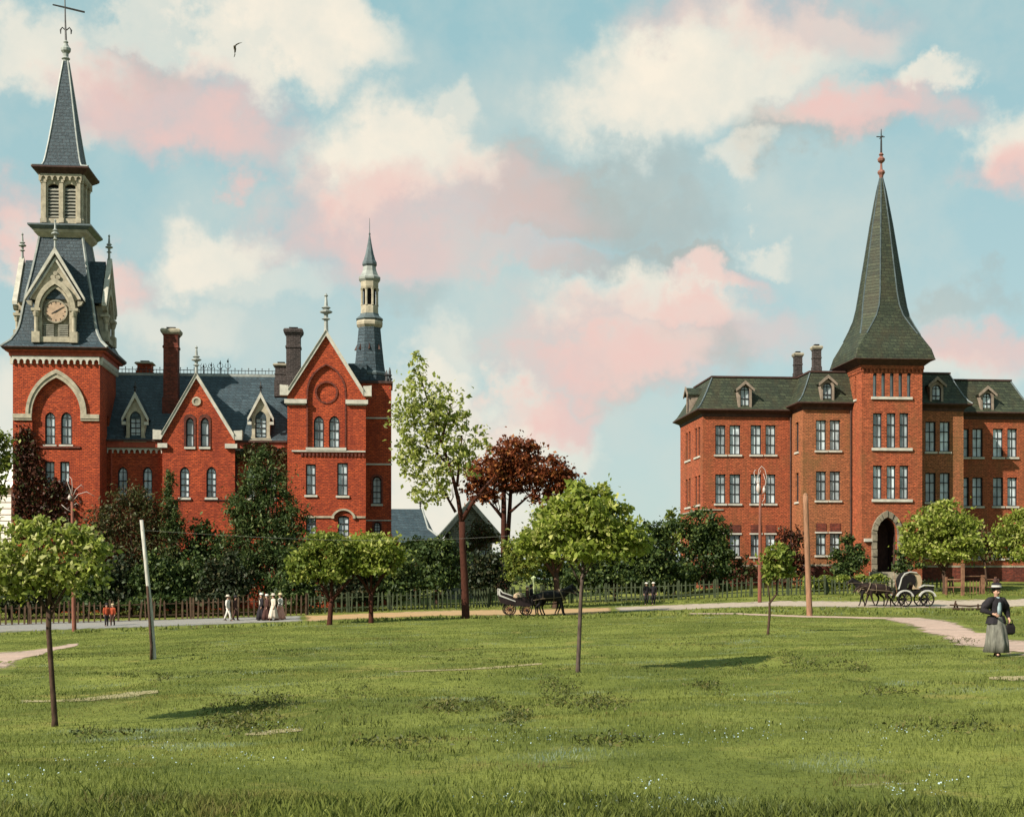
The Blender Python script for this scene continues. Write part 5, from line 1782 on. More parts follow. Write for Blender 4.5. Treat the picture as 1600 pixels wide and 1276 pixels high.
# --- dark planting along the left college building ---------------------------
SH = 'dark shrubs and evergreens in front of the clock-tower college'


def shrub(label, px, Y, blobs, mat, leaf=.26, dens=62, group=None, seed=0, name='shrub', stem=True, asp=.6):
    b = Vector((X(px, Y), Y, float(gz(X(px, Y), Y))))
    pb = HZ + (CZ - b.z) / Y * ray(px)[1] * F
    top = min(q[1] for q in blobs)
    tr = [(px, pb, 3), (px + 1, (pb + top) / 2 + 12, 2.2), (px - 1, top + 22, 1)] if stem else []
    lm = [[(px, pb - 8, 2), (q[0], q[1] + q[3] * .6, 1.2), (q[0], q[1], .7)] for q in blobs[:4]] if stem else []
    return tree(name, label, 'shrub' if name == 'shrub' else 'tree', b, tr, lm, blobs, leaf, mat, 'bark', dens, group, seed, fl=.7, asp=asp)


shrub('bushy cedar covering the wall left of the small middle gable, brownish green and broad', 205, 108,
      [(205, 800, 42, 34), (170, 815, 34, 28), (235, 815, 34, 40), (150, 850, 34, 34), (200, 860, 60, 40), (250, 860, 40, 40), (210, 910, 70, 34), (215, 775, 22, 18), (150, 900, 40, 34)],
      'leaf_rust', .24, 62, SH, 21, 'evergreen_tree', asp=.35)
shrub('narrow upright juniper with bright tips between the wing windows and the middle gable', 266, 107.5,
      [(266, 755, 10, 20), (263, 785, 16, 22), (270, 815, 18, 26), (268, 850, 24, 30), (268, 890, 28, 30)],
      'leaf_cedar', .24, 85, SH, 22, 'evergreen_tree', asp=.35)
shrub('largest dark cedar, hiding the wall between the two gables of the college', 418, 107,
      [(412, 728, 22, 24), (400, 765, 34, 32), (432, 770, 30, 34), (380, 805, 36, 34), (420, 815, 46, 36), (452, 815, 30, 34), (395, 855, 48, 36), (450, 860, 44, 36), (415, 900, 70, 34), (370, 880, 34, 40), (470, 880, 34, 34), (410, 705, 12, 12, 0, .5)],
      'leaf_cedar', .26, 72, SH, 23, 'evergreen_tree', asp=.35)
shrub('dark shrub filling the gap below the middle gable', 318, 108.5, [(318, 850, 34, 26), (300, 880, 34, 30), (335, 880, 34, 34), (320, 915, 44, 26), (315, 825, 18, 14)], 'leaf_dark', .24, 68, SH, 24)
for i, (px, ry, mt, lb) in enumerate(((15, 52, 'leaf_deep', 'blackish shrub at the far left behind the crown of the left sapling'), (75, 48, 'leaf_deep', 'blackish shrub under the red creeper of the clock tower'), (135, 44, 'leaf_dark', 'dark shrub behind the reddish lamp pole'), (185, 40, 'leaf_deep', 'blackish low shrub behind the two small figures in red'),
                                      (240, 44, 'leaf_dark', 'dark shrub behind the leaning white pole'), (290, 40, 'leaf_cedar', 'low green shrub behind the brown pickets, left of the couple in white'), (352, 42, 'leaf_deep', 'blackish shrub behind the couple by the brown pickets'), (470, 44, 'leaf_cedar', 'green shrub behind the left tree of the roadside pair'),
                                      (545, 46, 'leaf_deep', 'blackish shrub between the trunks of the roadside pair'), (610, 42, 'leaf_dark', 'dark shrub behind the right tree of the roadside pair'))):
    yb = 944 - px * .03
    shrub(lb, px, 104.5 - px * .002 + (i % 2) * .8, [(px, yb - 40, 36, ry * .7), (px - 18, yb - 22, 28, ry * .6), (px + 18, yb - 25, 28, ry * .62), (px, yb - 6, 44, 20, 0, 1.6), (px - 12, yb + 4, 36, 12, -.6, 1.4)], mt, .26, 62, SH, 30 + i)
BK = 'dark bushes behind the picket fence in the middle'
shrub('large dark rounded bush behind the fence, left of the tall leaning tree', 682, 112, [(680, 868, 36, 28), (655, 885, 26, 26), (705, 885, 28, 28), (680, 905, 50, 24), (690, 850, 22, 12)], 'leaf_dark', .26, 68, BK, 45)
shrub('pale olive bush beside the white outbuilding', 655, 118, [(655, 852, 22, 12), (645, 868, 22, 18), (668, 860, 18, 14)], 'leaf_mid', .26, 60, BK, 46)
shrub('dark bush behind the fence, right of the tall leaning trunk', 765, 111, [(760, 885, 22, 22), (780, 890, 22, 26), (765, 910, 34, 20), (745, 905, 20, 18)], 'leaf_deep', .26, 68, BK, 47)
shrub('olive brown bush against the gable of the grey shingled house', 748, 122, [(748, 830, 22, 16), (760, 845, 18, 16), (740, 850, 16, 14)], 'leaf_rust', .26, 60, BK, 48)
shrub('small rust-red bush in front of the low slate-roofed house', 612, 113, [(613, 845, 9, 10), (608, 862, 10, 10), (614, 875, 10, 14)], 'leaf_red', .22, 60, BK, 49)
shrub('dark mixed bush behind the lawn sapling in the middle', 960, 113, [(955, 870, 26, 24), (985, 880, 26, 24), (970, 908, 50, 22, 0, 1.6), (930, 890, 30, 26), (900, 905, 34, 20, 0, 1.3)], 'leaf_dark', .26, 62, BK, 50)
shrub('leafy dark tree left of the school building, mid green on top', 1020, 113, [(1020, 838, 26, 22), (1045, 830, 22, 20), (1000, 860, 24, 22), (1030, 870, 36, 26), (1040, 900, 44, 24, 0, 1.5), (1005, 900, 36, 22, 0, 1.5)], 'leaf_dark', .28, 62, BK, 51, 'evergreen_tree')
shrub('slim sunlit tree touching the corner of the school building', 1053, 117, [(1050, 803, 12, 10, 0, .6), (1056, 820, 14, 14, 0, .6), (1050, 845, 18, 20)], 'leaf_mid', .28, 55, BK, 52, 'evergreen_tree')
shrub('tall dark ivy-like bush covering the lower left corner of the school building', 1100, 117, [(1098, 818, 30, 22), (1120, 830, 20, 24), (1085, 845, 24, 30), (1110, 860, 34, 30), (1100, 895, 46, 28, 0, 1.4), (1128, 855, 14, 24, 0, .6)], 'leaf_dark', .26, 72, 'dark bushes along the school building', 53)
shrub('dark reddish bush in the corner left of the projecting bay', 1233, 116, [(1232, 850, 18, 20), (1222, 875, 20, 20), (1240, 880, 20, 24), (1230, 900, 24, 16), (1245, 838, 10, 12)], 'leaf_wine', .24, 66, 'dark bushes along the school building', 54)
shrub('small olive bush under the left wing windows of the school building', 1165, 117.5, [(1165, 880, 18, 14), (1150, 895, 18, 12), (1180, 895, 18, 12)], 'leaf_rust', .22, 55, 'dark bushes along the school building', 55)
shrub('pointed dark green bush immediately left of the arched entrance', 1327, 113.5, [(1327, 850, 14, 14), (1318, 870, 22, 18), (1338, 872, 20, 20), (1325, 888, 32, 14)], 'leaf_dark', .24, 80, 'dark bushes along the school building', 56)
shrub('low dark bush immediately right of the arched entrance', 1412, 113.5, [(1412, 868, 14, 14), (1425, 880, 20, 14), (1405, 885, 12, 10)], 'leaf_dark', .24, 60, 'dark bushes along the school building', 57)


def creeper(label, regs, Y, mat, n, seed, dz=.16):
    rg = np.random.default_rng(seed)
    pts = []
    for px, py, rx, ry, k in regs:
        m = int(n * k)
        a = rg.uniform(0, 2 * math.pi, m)
        r = np.sqrt(rg.uniform(0, 1, m)) * rg.uniform(.7, 1.2, m)
        x_, y_ = px + rx * r * np.cos(a), py + ry * r * np.sin(a)
        for q in range(m):
            if not 21 < x_[q] < 640:
                continue
            v = P(x_[q], y_[q], Y)
            pts.append((v.x, Y - abs(rg.normal()) * dz - .05, v.z))
    c = np.array(pts)
    b = Vector((float(c[:, 0].mean()), Y - .2, float(gz(c[:, 0].mean(), Y - .2))))
    t = thing('wall_creeper', label, 'creeper', b)
    st = MB()
    for px, py, rx, ry, k in regs:
        p = P(px, py, Y)
        st.tube([(b.x, Y - .06, b.z), (b.x * .5 + p.x * .5 + .3, Y - .06, (b.z + p.z) / 2), (p.x, Y - .06, p.z)], [.06, .05, .02], 5)
    st.build('stem', M['bark'], t)
    v, f = leaf_cloud(c, .24, rg, .2)
    np_mesh('foliage', v, f, M[mat], t)


creeper('wine red creeper climbing the lower left of the clock tower', [(38, 700, 22, 36, 1), (30, 760, 18, 60, 1.3), (60, 770, 36, 30, 1.2), (60, 815, 46, 34, 1.8), (95, 800, 30, 40, 1), (95, 765, 16, 14, .35), (45, 730, 26, 24, .8)], YT, 'leaf_wine', 700, 61)
creeper('rusty creeper hanging from the wing eave under the right stone dormer', [(385, 712, 18, 12, 1), (425, 712, 22, 14, 1), (405, 697, 22, 6, .6), (445, 735, 14, 40, 1.2), (455, 800, 16, 40, .8)], YW - .25, 'leaf_rust', 300, 62, .12)


# ------------------------------------------------------------------ fences
M['picket_brown'] = plain('brown_weathered_pickets', (0.066, 0.040, 0.024), 0.9, var=0.6, scale=3.0)
M['picket_green'] = plain('mossy_green_pickets', (0.048, 0.058, 0.030), 0.9, var=0.5, scale=3.0)
M['rail_wood'] = plain('reddish_fence_wood', (0.17, 0.085, 0.05), 0.9, var=0.5, scale=3.0)
M['hedge'] = M['leaf_mid']


def fence(label, pts, h, m, gap=.36, pw=.11, pan=2.6, seed=0):
    rg = np.random.default_rng(seed)
    A = [ground_at(*p) for p in pts]
    seg = [0]
    for a, b in zip(A, A[1:]):
        seg.append(seg[-1] + math.hypot(b.x - a.x, b.y - a.y))
    xs = [a.x for a in A]
    ys = [a.y for a in A]

    def at(s):
        x = float(np.interp(s, seg, xs))
        y = float(np.interp(s, seg, ys))
        return onground(x, y)
    t = thing('picket_fence', label, 'fence', at(seg[-1] / 2))
    n = int(seg[-1] / pan)
    for i in range(n + 1):
        s = seg[-1] * i / n
        p = at(s)
        tl = rg.normal() * .03
        MB().loft([[(p.x + tl * k - .07, p.y + .06, p.z + z), (p.x + tl * k + .07, p.y + .06, p.z + z), (p.x + tl * k + .07, p.y + .2, p.z + z), (p.x + tl * k - .07, p.y + .2, p.z + z)] for k, z in ((0, -.3), (1, h * .95), (1, h * 1.02))]).build('post', m, t)
        if i == n:
            break
        w = MB()
        s1 = seg[-1] * (i + 1) / n
        q = at(s1)
        for zr in (h * .25, h * .75):
            w.tube([(p.x + .071, p.y + .10, p.z + zr), (q.x - .071, q.y + .10, q.z + zr + rg.normal() * .015)], .045, 4)
        k = s + gap * .5
        while k < s1:
            g = at(k)
            hh = h * rg.uniform(.86, 1.06)
            a = rg.normal() * .045
            if rg.uniform() < .04:
                k += gap
                continue
            wd = pw * rg.uniform(.8, 1.25) / 2
            w.loft([[(g.x + a * v - wd * kk, g.y + .02, g.z + z), (g.x + a * v + wd * kk, g.y + .02, g.z + z), (g.x + a * v + wd * kk, g.y + .045, g.z + z), (g.x + a * v - wd * kk, g.y + .045, g.z + z)]
                    for v, z, kk in ((0, .04, 1), (1, hh * .9, 1), (1, hh, .25))])
            k += gap * rg.uniform(.85, 1.15)
        w.build('picket_panel', m, t)
    return t


fence('brown weathered picket fence in front of the clock-tower college', [(-90, 979), (60, 975), (200, 970.5), (300, 967), (430, 963), (480, 960.5)], 1.5, M['picket_brown'], seed=1)
fence('mossy picket fence running behind the tall leaning tree', [(481, 960), (520, 958), (640, 953.5), (725, 950.5), (800, 947)], 1.45, M['picket_green'], seed=2)
fence('grey-green picket fence behind the pair of dark standing figures', [(801, 946.5), (900, 942), (1000, 939), (1130, 934.5), (1290, 929)], 1.5, M['picket_green'], seed=3)
fence('low green picket fence behind the horse buggy', [(1292, 928.5), (1380, 926), (1490, 924)], 1.15, M['picket_green'], gap=.3, seed=4)


def hedge():
    rg = np.random.default_rng(77)
    a, b = ground_at(1262, 926), ground_at(1395, 922)
    a.y += 1.2
    b.y += 1.2
    n = 5200
    k = rg.uniform(0, 1, n)
    c = np.stack([a.x + (b.x - a.x) * k, a.y + (b.y - a.y) * k + rg.normal(size=n) * .3, np.zeros(n)], -1)
    c[:, 2] = gz(c[:, 0], c[:, 1]) + rg.uniform(.05, 1, n) ** .7 * (1.15 + .12 * np.sin(k * 30))
    v, f = leaf_cloud(c, .2, rg)
    o = np_mesh('hedge', v, f, M['leaf_mid'])
    tag(o, 'low clipped green hedge behind the pickets left of the entrance', 'hedge')


hedge()


def rail_fence():
    t = thing('rail_fence', 'reddish post and rail fence between the round tree and the walking woman', 'fence', ground_at(1505, 928))
    ps = []
    for px, py, top, w in ((1478, 929, 901, .07), (1504, 930, 880, .11), (1535, 927, 898, .13), (1555, 926, 901, .07)):
        g = ground_at(px, py)
        zt = Z(px, top, g.y)
        MB().loft([[(g.x - w + dx * k, g.y - w, z), (g.x + w + dx * k, g.y - w, z), (g.x + w + dx * k, g.y + w, z), (g.x - w + dx * k, g.y + w, z)] for k, z, dx in ((0, g.z - .3, .02), (1, zt - .1, .02), (1, zt, .03))]).build('post', M['rail_wood'], t)
        ps.append((px, g))
    for i in range(3):
        (pa, a), (pb, b) = ps[i], ps[i + 1]
        for h in (905, 917):
            if i == 1 and h == 905:
                h = 900
            MB().tube([(a.x + .12, a.y, Z(pa, h, a.y)), (b.x - .12, b.y, Z(pb, h, b.y))], .05, 5).build('rail', M['rail_wood'], t)
        w = MB()
        k = a.x + .2
        while k < b.x - .2:
            g = onground(k, a.y + .25)
            w.box(k - .03, k + .03, g.y, g.y + .03, g.z, Z(pa, 907, a.y))
            k += .25
        w.build('picket_panel', M['rail_wood'], t)


rail_fence()


def ditch_rail():
    g0, g1 = ground_at(1490, 953), ground_at(1536, 952.5)
    t = thing('low_barrier', 'low broken wooden barrier in the grass behind the buggy and beside the walking woman', 'barrier', g0)
    for g, h, l in ((g0, .62, .1), (g0 + Vector((.35, 0, 0)), .45, -.12), (g1, .55, .05), (g1 + Vector((-.3, .1, 0)), .4, 0)):
        MB().tube([(g.x, g.y, g.z - .2), (g.x + l, g.y, g.z + h * .7), (g.x + l * 1.5, g.y, g.z + h)], [.07, .06, .05], 6).build('stake', M['bark'], t)
    MB().tube([(g0.x - .3, g0.y - .1, g0.z + .35), ((g0.x + g1.x) / 2, g0.y - .1, g0.z + .27), (g1.x + .2, g1.y - .1, g1.z + .33)], [.05, .06, .05], 6).build('rail', M['bark'], t)
    MB().tube([(g0.x - .1, g0.y - .1, g0.z + .1), ((g0.x + g1.x) / 2, g0.y - .15, g0.z + .06), (g1.x + .4, g1.y - .1, g1.z + .1)], [.07, .08, .06], 6).build('log', M['bark'], t)


ditch_rail()

# ------------------------------------------------------------------ poles, lamps and the wire
M['pole_white'] = plain('bleached_pole_wood', (0.36, 0.34, 0.30), 0.9, var=0.4, scale=4.0, streak=(5, 5, .6))
M['pole_brown'] = plain('tan_pole_wood', (0.23, 0.12, 0.072), 0.9, var=0.4, scale=4.0, streak=(5, 5, .6))
M['pole_red'] = plain('red_brown_pole_wood', (0.165, 0.062, 0.042), 0.9, var=0.45, scale=4.0, streak=(5, 5, .6))
M['lamp_white'] = plain('pale_enamel', (0.40, 0.33, 0.30), 0.4, 0.4, var=0.2)


def leaning_pole():
    g = ground_at(241, 1029)
    t = thing('leaning_pole', 'tall bleached wooden pole leaning to the left on the lawn', 'pole', g)
    top = P(221, 812, g.y)
    s = mpp(230, g.y)
    MB().tube([(g.x, g.y, g.z - .3), (g.x, g.y, g.z), P(236, 960, g.y), P(228, 880, g.y), top], [3.6 * s, 3.6 * s, 3.4 * s, 3.1 * s, 2.8 * s], 9).build('shaft', M['pole_white'], t, smooth=True)
    MB().tube([(g.x - .09, g.y - .13, g.z - .2), P(236.5, 1010, g.y - .12), P(230, 915, g.y - .1)], [2.2 * s, 2.2 * s, 1.8 * s], 7).build('strut', M['bark'], t, smooth=True)
    return top + Vector((.03, -.08, -.35)), s


wtop, ws = leaning_pole()


def plain_pole():
    g = ground_at(1265, 962)
    t = thing('utility_pole', 'thick bare tan utility pole standing on the lawn before the projecting bay', 'pole', g)
    s = mpp(1262, g.y)
    MB().tube([(g.x, g.y, g.z - .3), (g.x, g.y, g.z + .02), P(1262, 880, g.y), P(1259, 790, g.y), P(1258.5, 774, g.y)], [4.8 * s, 4.7 * s, 4.3 * s, 4.1 * s, 4.0 * s], 10).build('shaft', M['pole_brown'], t, smooth=True)
    q = P(1258.5, 774, g.y)
    MB().lathe(q.x, q.y, [(3.9 * s, q.z - .02), (3.9 * s, q.z + .05), (1.5 * s, q.z + .14)], 10).build('cap', M['pole_brown'], t)


plain_pole()


def lamp_pole(label, bx, by, tx, ty, r, m_low, arms, globe):
    g = ground_at(bx, by)
    t = thing('lamp_pole', label, 'lamp', g)
    s = mpp(bx, g.y)
    top = P(tx, ty, g.y)
    MB().tube([(g.x, g.y, g.z - .3), (g.x, g.y, g.z + .05), Vector(g).lerp(top, .3), Vector(g).lerp(top, .7), top], [r * 1.1 * s, r * 1.05 * s, r * s, r * .8 * s, r * .62 * s], 8).build('shaft', M[m_low], t, smooth=True)
    for a in arms:
        MB().tube([P(q[0], q[1], g.y) + Vector((0, q[2] if len(q) > 2 else 0, 0)) for q in a], [.6 * s] + [.5 * s] * (len(a) - 2) + [.3 * s], 6).build('bracket', M['lamp_white'], t, smooth=True)
    for px, py, rr, hh in globe:
        c = P(px, py, g.y - .1)
        MB().lathe(c.x, c.y, [(rr * s * k, c.z + hh * s * z) for k, z in ((.15, -1.05), (.6, -.9), (1, -.3), (.95, .3), (.5, .8), (.35, 1.0), (.7, 1.05), (.2, 1.25))], 8).build('lamp_globe', M['lamp_white'], t, smooth=True)


lamp_pole('red-brown lamp pole topped with pale curled brackets before the left wing of the school building', 1187, 941, 1188, 762, 3.0, 'pole_red',
          [[(1188, 765), (1184, 745), (1186, 733), (1190, 728), (1195, 733), (1198, 745), (1197, 758)], [(1188, 768), (1181, 750), (1178, 738), (1180, 734), (1183, 736)], [(1188, 775), (1194, 765, -.1), (1196, 752, -.1), (1192, 740, -.1)], [(1190, 785), (1194, 780), (1195, 772)], [(1186, 770, .2), (1186, 745, .3), (1190, 734, .2)]],
          [(1185, 762, 3.4, 8), (1194, 765, 2.6, 5)])
lamp_pole('pinkish lamp pole with thin bare brackets in front of the clock tower', 116, 986, 112.5, 772, 3.4, 'pole_red',
          [[(113, 780), (110, 765), (106, 755), (104, 748)], [(113, 778), (118, 765), (127, 757), (131, 763)], [(113, 784), (122, 772), (135, 768), (148, 775)], [(112, 776), (113, 760), (112, 748), (108, 744)], [(113, 800), (104, 795), (96, 788)], [(113, 790), (120, 786), (123, 789)], [(114, 822), (100, 826), (90, 820)]],
          [(109, 777, 3, 4)])


def small_lantern():
    g = ground_at(834, 941)
    t = thing('lantern_post', 'thin pale green post with a funnel-shaped lantern top behind the black wagon', 'lamp', g)
    s = mpp(834, g.y)
    a, b = P(834, 928, g.y), P(834, 912, g.y)
    MB().tube([(g.x, g.y, g.z - .2), a, b], [1.0 * s, .9 * s, .9 * s], 7).build('post', M['picket_pale'], t)
    MB().lathe(b.x, b.y, [(1.1 * s, b.z + .003), (1.4 * s, b.z + 2 * s), (4.6 * s, b.z + 9 * s), (4.8 * s, b.z + 10 * s), (2.5 * s, b.z + 11 * s), (.4 * s, b.z + 13 * s)], 8).build('lantern', M['picket_pale'], t)


M['picket_pale'] = plain('pale_green_paint', (0.33, 0.38, 0.20), 0.7, var=0.3)
small_lantern()

# telephone wire from the leaning pole
wl = []
e0, e1 = wtop, P(850, 833, 70)
for i in range(25):
    k = i / 24
    p = e0.lerp(e1, k)
    p.z -= .35 * math.sin(math.pi * k)
    wl.append(p)
w_ = MB().tube(wl, .008, 4).build('telephone_wire', M['lamp_white'])
tag(w_, 'thin pale wire strung from the leaning pole towards the sapling in the middle', 'wire')


def garden_bench():
    g = onground(X(630, 106), 106)
    g.y = 104.5
    g = onground(X(630, 104.5), 104.5)
    t = thing('garden_bench', 'white garden bench just behind the mossy pickets', 'bench', g)
    x, y, z = g
    for i, zz_ in enumerate((.85, 1.1, 1.35)):
        MB().box(x - .6, x + .6, y + .25, y + .29, z + zz_, z + zz_ + .16).build('back_slat', M['lamp_white'], t)
    MB().box(x - .65, x + .65, y - .25, y + .22, z + .68, z + .74).build('seat', M['lamp_white'], t)
    for sx in (-.6, .6):
        for yy in (-.2, .27):
            MB().box(x + sx - .04, x + sx + .04, y + yy - .04, y + yy + (.04 if yy < 0 else -.021), z - .1, z + (.679 if yy < 0 else 1.52)).build('leg', M['lamp_white'], t)


garden_bench()
# ------------------------------------------------------------------ people, horses, carriages
M['skin'] = plain('skin', (0.42, 0.24, 0.17), 0.6, 0.3, var=0.08)
M['skin_brown'] = plain('brown_skin', (0.13, 0.065, 0.040), 0.6, 0.3, var=0.08)
M['hair'] = plain('dark_hair', (0.025, 0.016, 0.011), 0.6, var=0.3)
M['cl_black'] = plain('black_cloth', (0.018, 0.015, 0.018), 0.85, var=0.3, scale=9)
M['cl_brown'] = plain('dark_brown_cloth', (0.055, 0.025, 0.020), 0.85, var=0.3, scale=9)
M['cl_white'] = plain('white_cloth', (0.52, 0.49, 0.44), 0.85, var=0.15, scale=9)
M['cl_cream'] = plain('cream_cloth', (0.47, 0.40, 0.33), 0.85, var=0.15, scale=9)
M['cl_red'] = plain('red_cloth', (0.30, 0.055, 0.022), 0.85, var=0.2, scale=9)
M['cl_pink'] = plain('pinkish_cloth', (0.46, 0.24, 0.19), 0.85, var=0.2, scale=9)
M['cl_blue'] = plain('pale_blue_cloth', (0.26, 0.32, 0.34), 0.85, var=0.2, scale=9)
M['cl_grey'] = plain('grey_green_wool', (0.125, 0.12, 0.10), 0.9, var=0.45, scale=7, streak=(3, 3, .5))
M['straw'] = plain('straw', (0.46, 0.36, 0.22), 0.8, var=0.2, scale=9)
M['coat'] = plain('dark_brown_horsehair', (0.020, 0.011, 0.009), 0.7, 0.15, var=0.4, scale=4)
M['coat_black'] = plain('black_horsehair', (0.009, 0.007, 0.007), 0.7, 0.15, var=0.4, scale=4)
M['bird'] = plain('grey_brown_feathers', (0.10, 0.085, 0.07), 0.8, var=0.3)
M['mane'] = plain('black_mane', (0.012, 0.009, 0.008), 0.7, var=0.3)
M['harness'] = plain('worn_light_leather', (0.15, 0.11, 0.07), 0.6, var=0.3)
M['leather'] = plain('black_leather', (0.011, 0.009, 0.009), 0.75, 0.12, var=0.3)
M['wagon_dark'] = plain('dark_wagon_paint', (0.016, 0.010, 0.010), 0.75, 0.15, var=0.4)
M['wagon_white'] = plain('white_coach_paint', (0.42, 0.40, 0.37), 0.5, 0.4, var=0.15)
M['canvas'] = plain('buff_canvas', (0.34, 0.25, 0.16), 0.85, var=0.2, scale=5)
M['canvas_white'] = plain('white_canvas', (0.52, 0.48, 0.40), 0.85, var=0.2, scale=5)


def skin_mesh(verts, edges, rad, m, name, parent, sub=1):
    me = bpy.data.meshes.new('tmp')
    me.from_pydata([tuple(v) for v in verts], edges, [])
    o = bpy.data.objects.new('tmp', me)
    COL.objects.link(o)
    o.modifiers.new('s', 'SKIN')
    me.skin_vertices[0]
    for i, r in enumerate(rad):
        sv = me.skin_vertices[0].data[i]
        sv.radius = r if hasattr(r, '__len__') else (r, r)
        sv.use_root = (i == 0)
    ss = o.modifiers.new('b', 'SUBSURF')
    ss.levels = sub
    ss.render_levels = sub
    dg = bpy.context.evaluated_depsgraph_get()
    dg.update()
    nm = bpy.data.meshes.new_from_object(o.evaluated_get(dg))
    bpy.data.objects.remove(o)
    bpy.data.meshes.remove(me)
    nm.name = name
    off = org(parent)
    nm.transform(Matrix.Translation(-off))
    nm.materials.clear()
    nm.materials.append(m)
    nm.polygons.foreach_set('use_smooth', [True] * len(nm.polygons))
    r = bpy.data.objects.new(name, nm)
    COL.objects.link(r)
    r.parent = parent
    return r


def person(label, loc, H=1.68, rz=0.0, group=None, sk='skin', top='cl_black', low=None, skirt=None, hat=None, stride=.12,
           arms=None, sit=False, hem=.06, sash=None, hair=True, shoes=True, face=False, puff=1.0, front=None, lean=0.0):
    """figure facing -Y before turning; one skinned body, clothes as its children"""
    k = H / 1.70
    t = thing('person', label, 'person', loc, group)
    L = Vector(loc)
    A = lambda x, y, z: L + Vector((x, y - lean * z, z)) * k
    V, E_, Rr = [], [], []

    def j(p, r, par=None):
        V.append(p)
        Rr.append(tuple(q * k for q in r) if hasattr(r, '__len__') else r * k)
        if par is not None:
            E_.append((par, len(V) - 1))
        return len(V) - 1
    dz = -.42 if sit else 0
    pel = j(A(0, 0, .93 + dz), (.14, .11))
    bel = j(A(0, .0, 1.09 + dz), (.12, .09), pel)
    che = j(A(0, .0, 1.28 + dz), (.15, .105), bel)
    nk = j(A(0, .015, 1.44 + dz), .058, che)
    nk2 = j(A(0, .0, 1.50 + dz), .052, nk)
    h0 = j(A(0, -.015, 1.56 + dz), (.072, .085), nk2)
    h1 = j(A(0, -.005, 1.625 + dz), (.082, .098), h0)
    j(A(0, .0, 1.685 + dz), (.05, .06), h1)
    j(A(0, -.112, 1.567 + dz), .012, h0)                      # nose
    for s in (-1, 1):
        j(A(s * .088, .01, 1.575 + dz), .014, h0)             # ears
    arms = arms or [((.22, .03, 1.10), (.21, -.07, .87)), ((.22, .03, 1.10), (.21, -.07, .87))]
    wr = []
    for s, (el, wp) in zip((-1, 1), arms):
        sh = j(A(s * .165, .0, 1.38 + dz), .062, che)
        e = j(A(s * el[0], el[1], el[2] + dz), .043, sh)
        w = j(A(s * wp[0], wp[1], wp[2] + dz), .028, e)
        d = (V[w] - V[e]).normalized()
        side = Vector((s, 0, 0))
        side = (side - d * side.dot(d)).normalized()
        nrm = d.cross(side)
        pm = j(V[w] + d * .055 * k, (.036, .018), w)
        wr.append((V[w], d))
        for q, (o, ln) in enumerate(((-.030, .062), (-.010, .075), (.010, .071), (.028, .055))):
            a = j(V[pm] + d * .035 * k + nrm * o * k, .0085, pm)
            b = j(V[a] + (d * .8 - side * .25) * ln * .55 * k, .008, a)
            j(V[b] + (d * .5 - side * .7) * ln * .5 * k, .007, b)
        th = j(V[w] + d * .045 * k - nrm * .042 * k, .0095, pm)
        j(V[th] + (d * .7 - nrm * .35 - side * .3) * .05 * k, .008, th)
    legs = []
    for s, st in zip((-1, 1), (stride, -stride)):
        if sit:
            hp = j(A(s * .09, 0, .90 + dz), .085, pel)
            kn = j(A(s * .11, -.42, .50), .058, hp)
            an = j(A(s * .11, -.40, .10), .04, kn)
            j(A(s * .11, -.54, .05), .035, an)
        else:
            hp = j(A(s * .09, 0, .88), .088, pel)
            kn = j(A(s * .095, -st * .6 - .03, .49), .056, hp)
            an = j(A(s * .095, -st + .02, .085 + max(0, -st) * .25), .038, kn)
            j(A(s * .10, -st - .13, .03), .033, an)
        legs.append((hp, kn, an))
    body = skin_mesh(V, E_, Rr, M[sk], 'body', t)

    def rings(prof, n=20, pleat=0, ph=0):
        out = []
        for i, (rx, ry, z, ox, oy) in enumerate(prof):
            f_ = i / max(1, len(prof) - 1)
            out.append([A(ox + rx * (1 + pleat * f_ * math.sin(7 * a + ph)) * math.cos(a), oy + ry * (1 + pleat * f_ * math.sin(7 * a + ph)) * math.sin(a), z)
                        for a in [2 * math.pi * q / n for q in range(n)]])
        return out
    # upper garment with sleeves
    g = MB()
    zb = .86 if low else .98
    g.loft(rings([(.165, .135, zb + dz, 0, 0), (.145, .115, 1.05 + dz, 0, 0), (.175, .13, 1.25 + dz, 0, 0), (.20, .135, 1.34 + dz, 0, 0), (.16, .11, 1.42 + dz, 0, .01), (.062, .062, 1.47 + dz, 0, .01)]))
    ai = 11
    for s, (el, wp) in zip((-1, 1), arms):
        g.tube([A(s * .10, 0, 1.385 + dz), A(s * .165, 0, 1.385 + dz), A(s * (.17 * .4 + el[0] * .6), el[1] * .6, 1.38 * .4 + el[2] * .6 + dz), A(s * el[0], el[1], el[2] + dz), A(s * (el[0] * .1 + wp[0] * .9), el[1] * .1 + wp[1] * .9, el[2] * .1 + wp[2] * .9 + dz)],
               [.085 * k, .092 * k, .080 * k * puff, .062 * k * puff, .042 * k], 10)
    g.build('jacket' if low or front else 'bodice', M[top], t, smooth=True)
    if front:
        MB().loft(rings([(.045, .04, 1.0, 0, -.10), (.06, .04, 1.15, 0, -.105), (.07, .04, 1.33, 0, -.095), (.05, .04, 1.46, 0, -.04)], 12)).build('blouse_front', M[front], t, smooth=True)
    if skirt:
        MB().loft(rings([(.135, .11, 1.04, 0, 0), (.20, .17, .90, 0, .01), (.225, .24, .65, 0, .0), (.24, .30, .35, 0, -.01), (.245 + stride * .1, .31 + stride * .3, hem, 0, .03)], 42, .13, 1.0)).build('skirt', M[skirt], t, smooth=True)
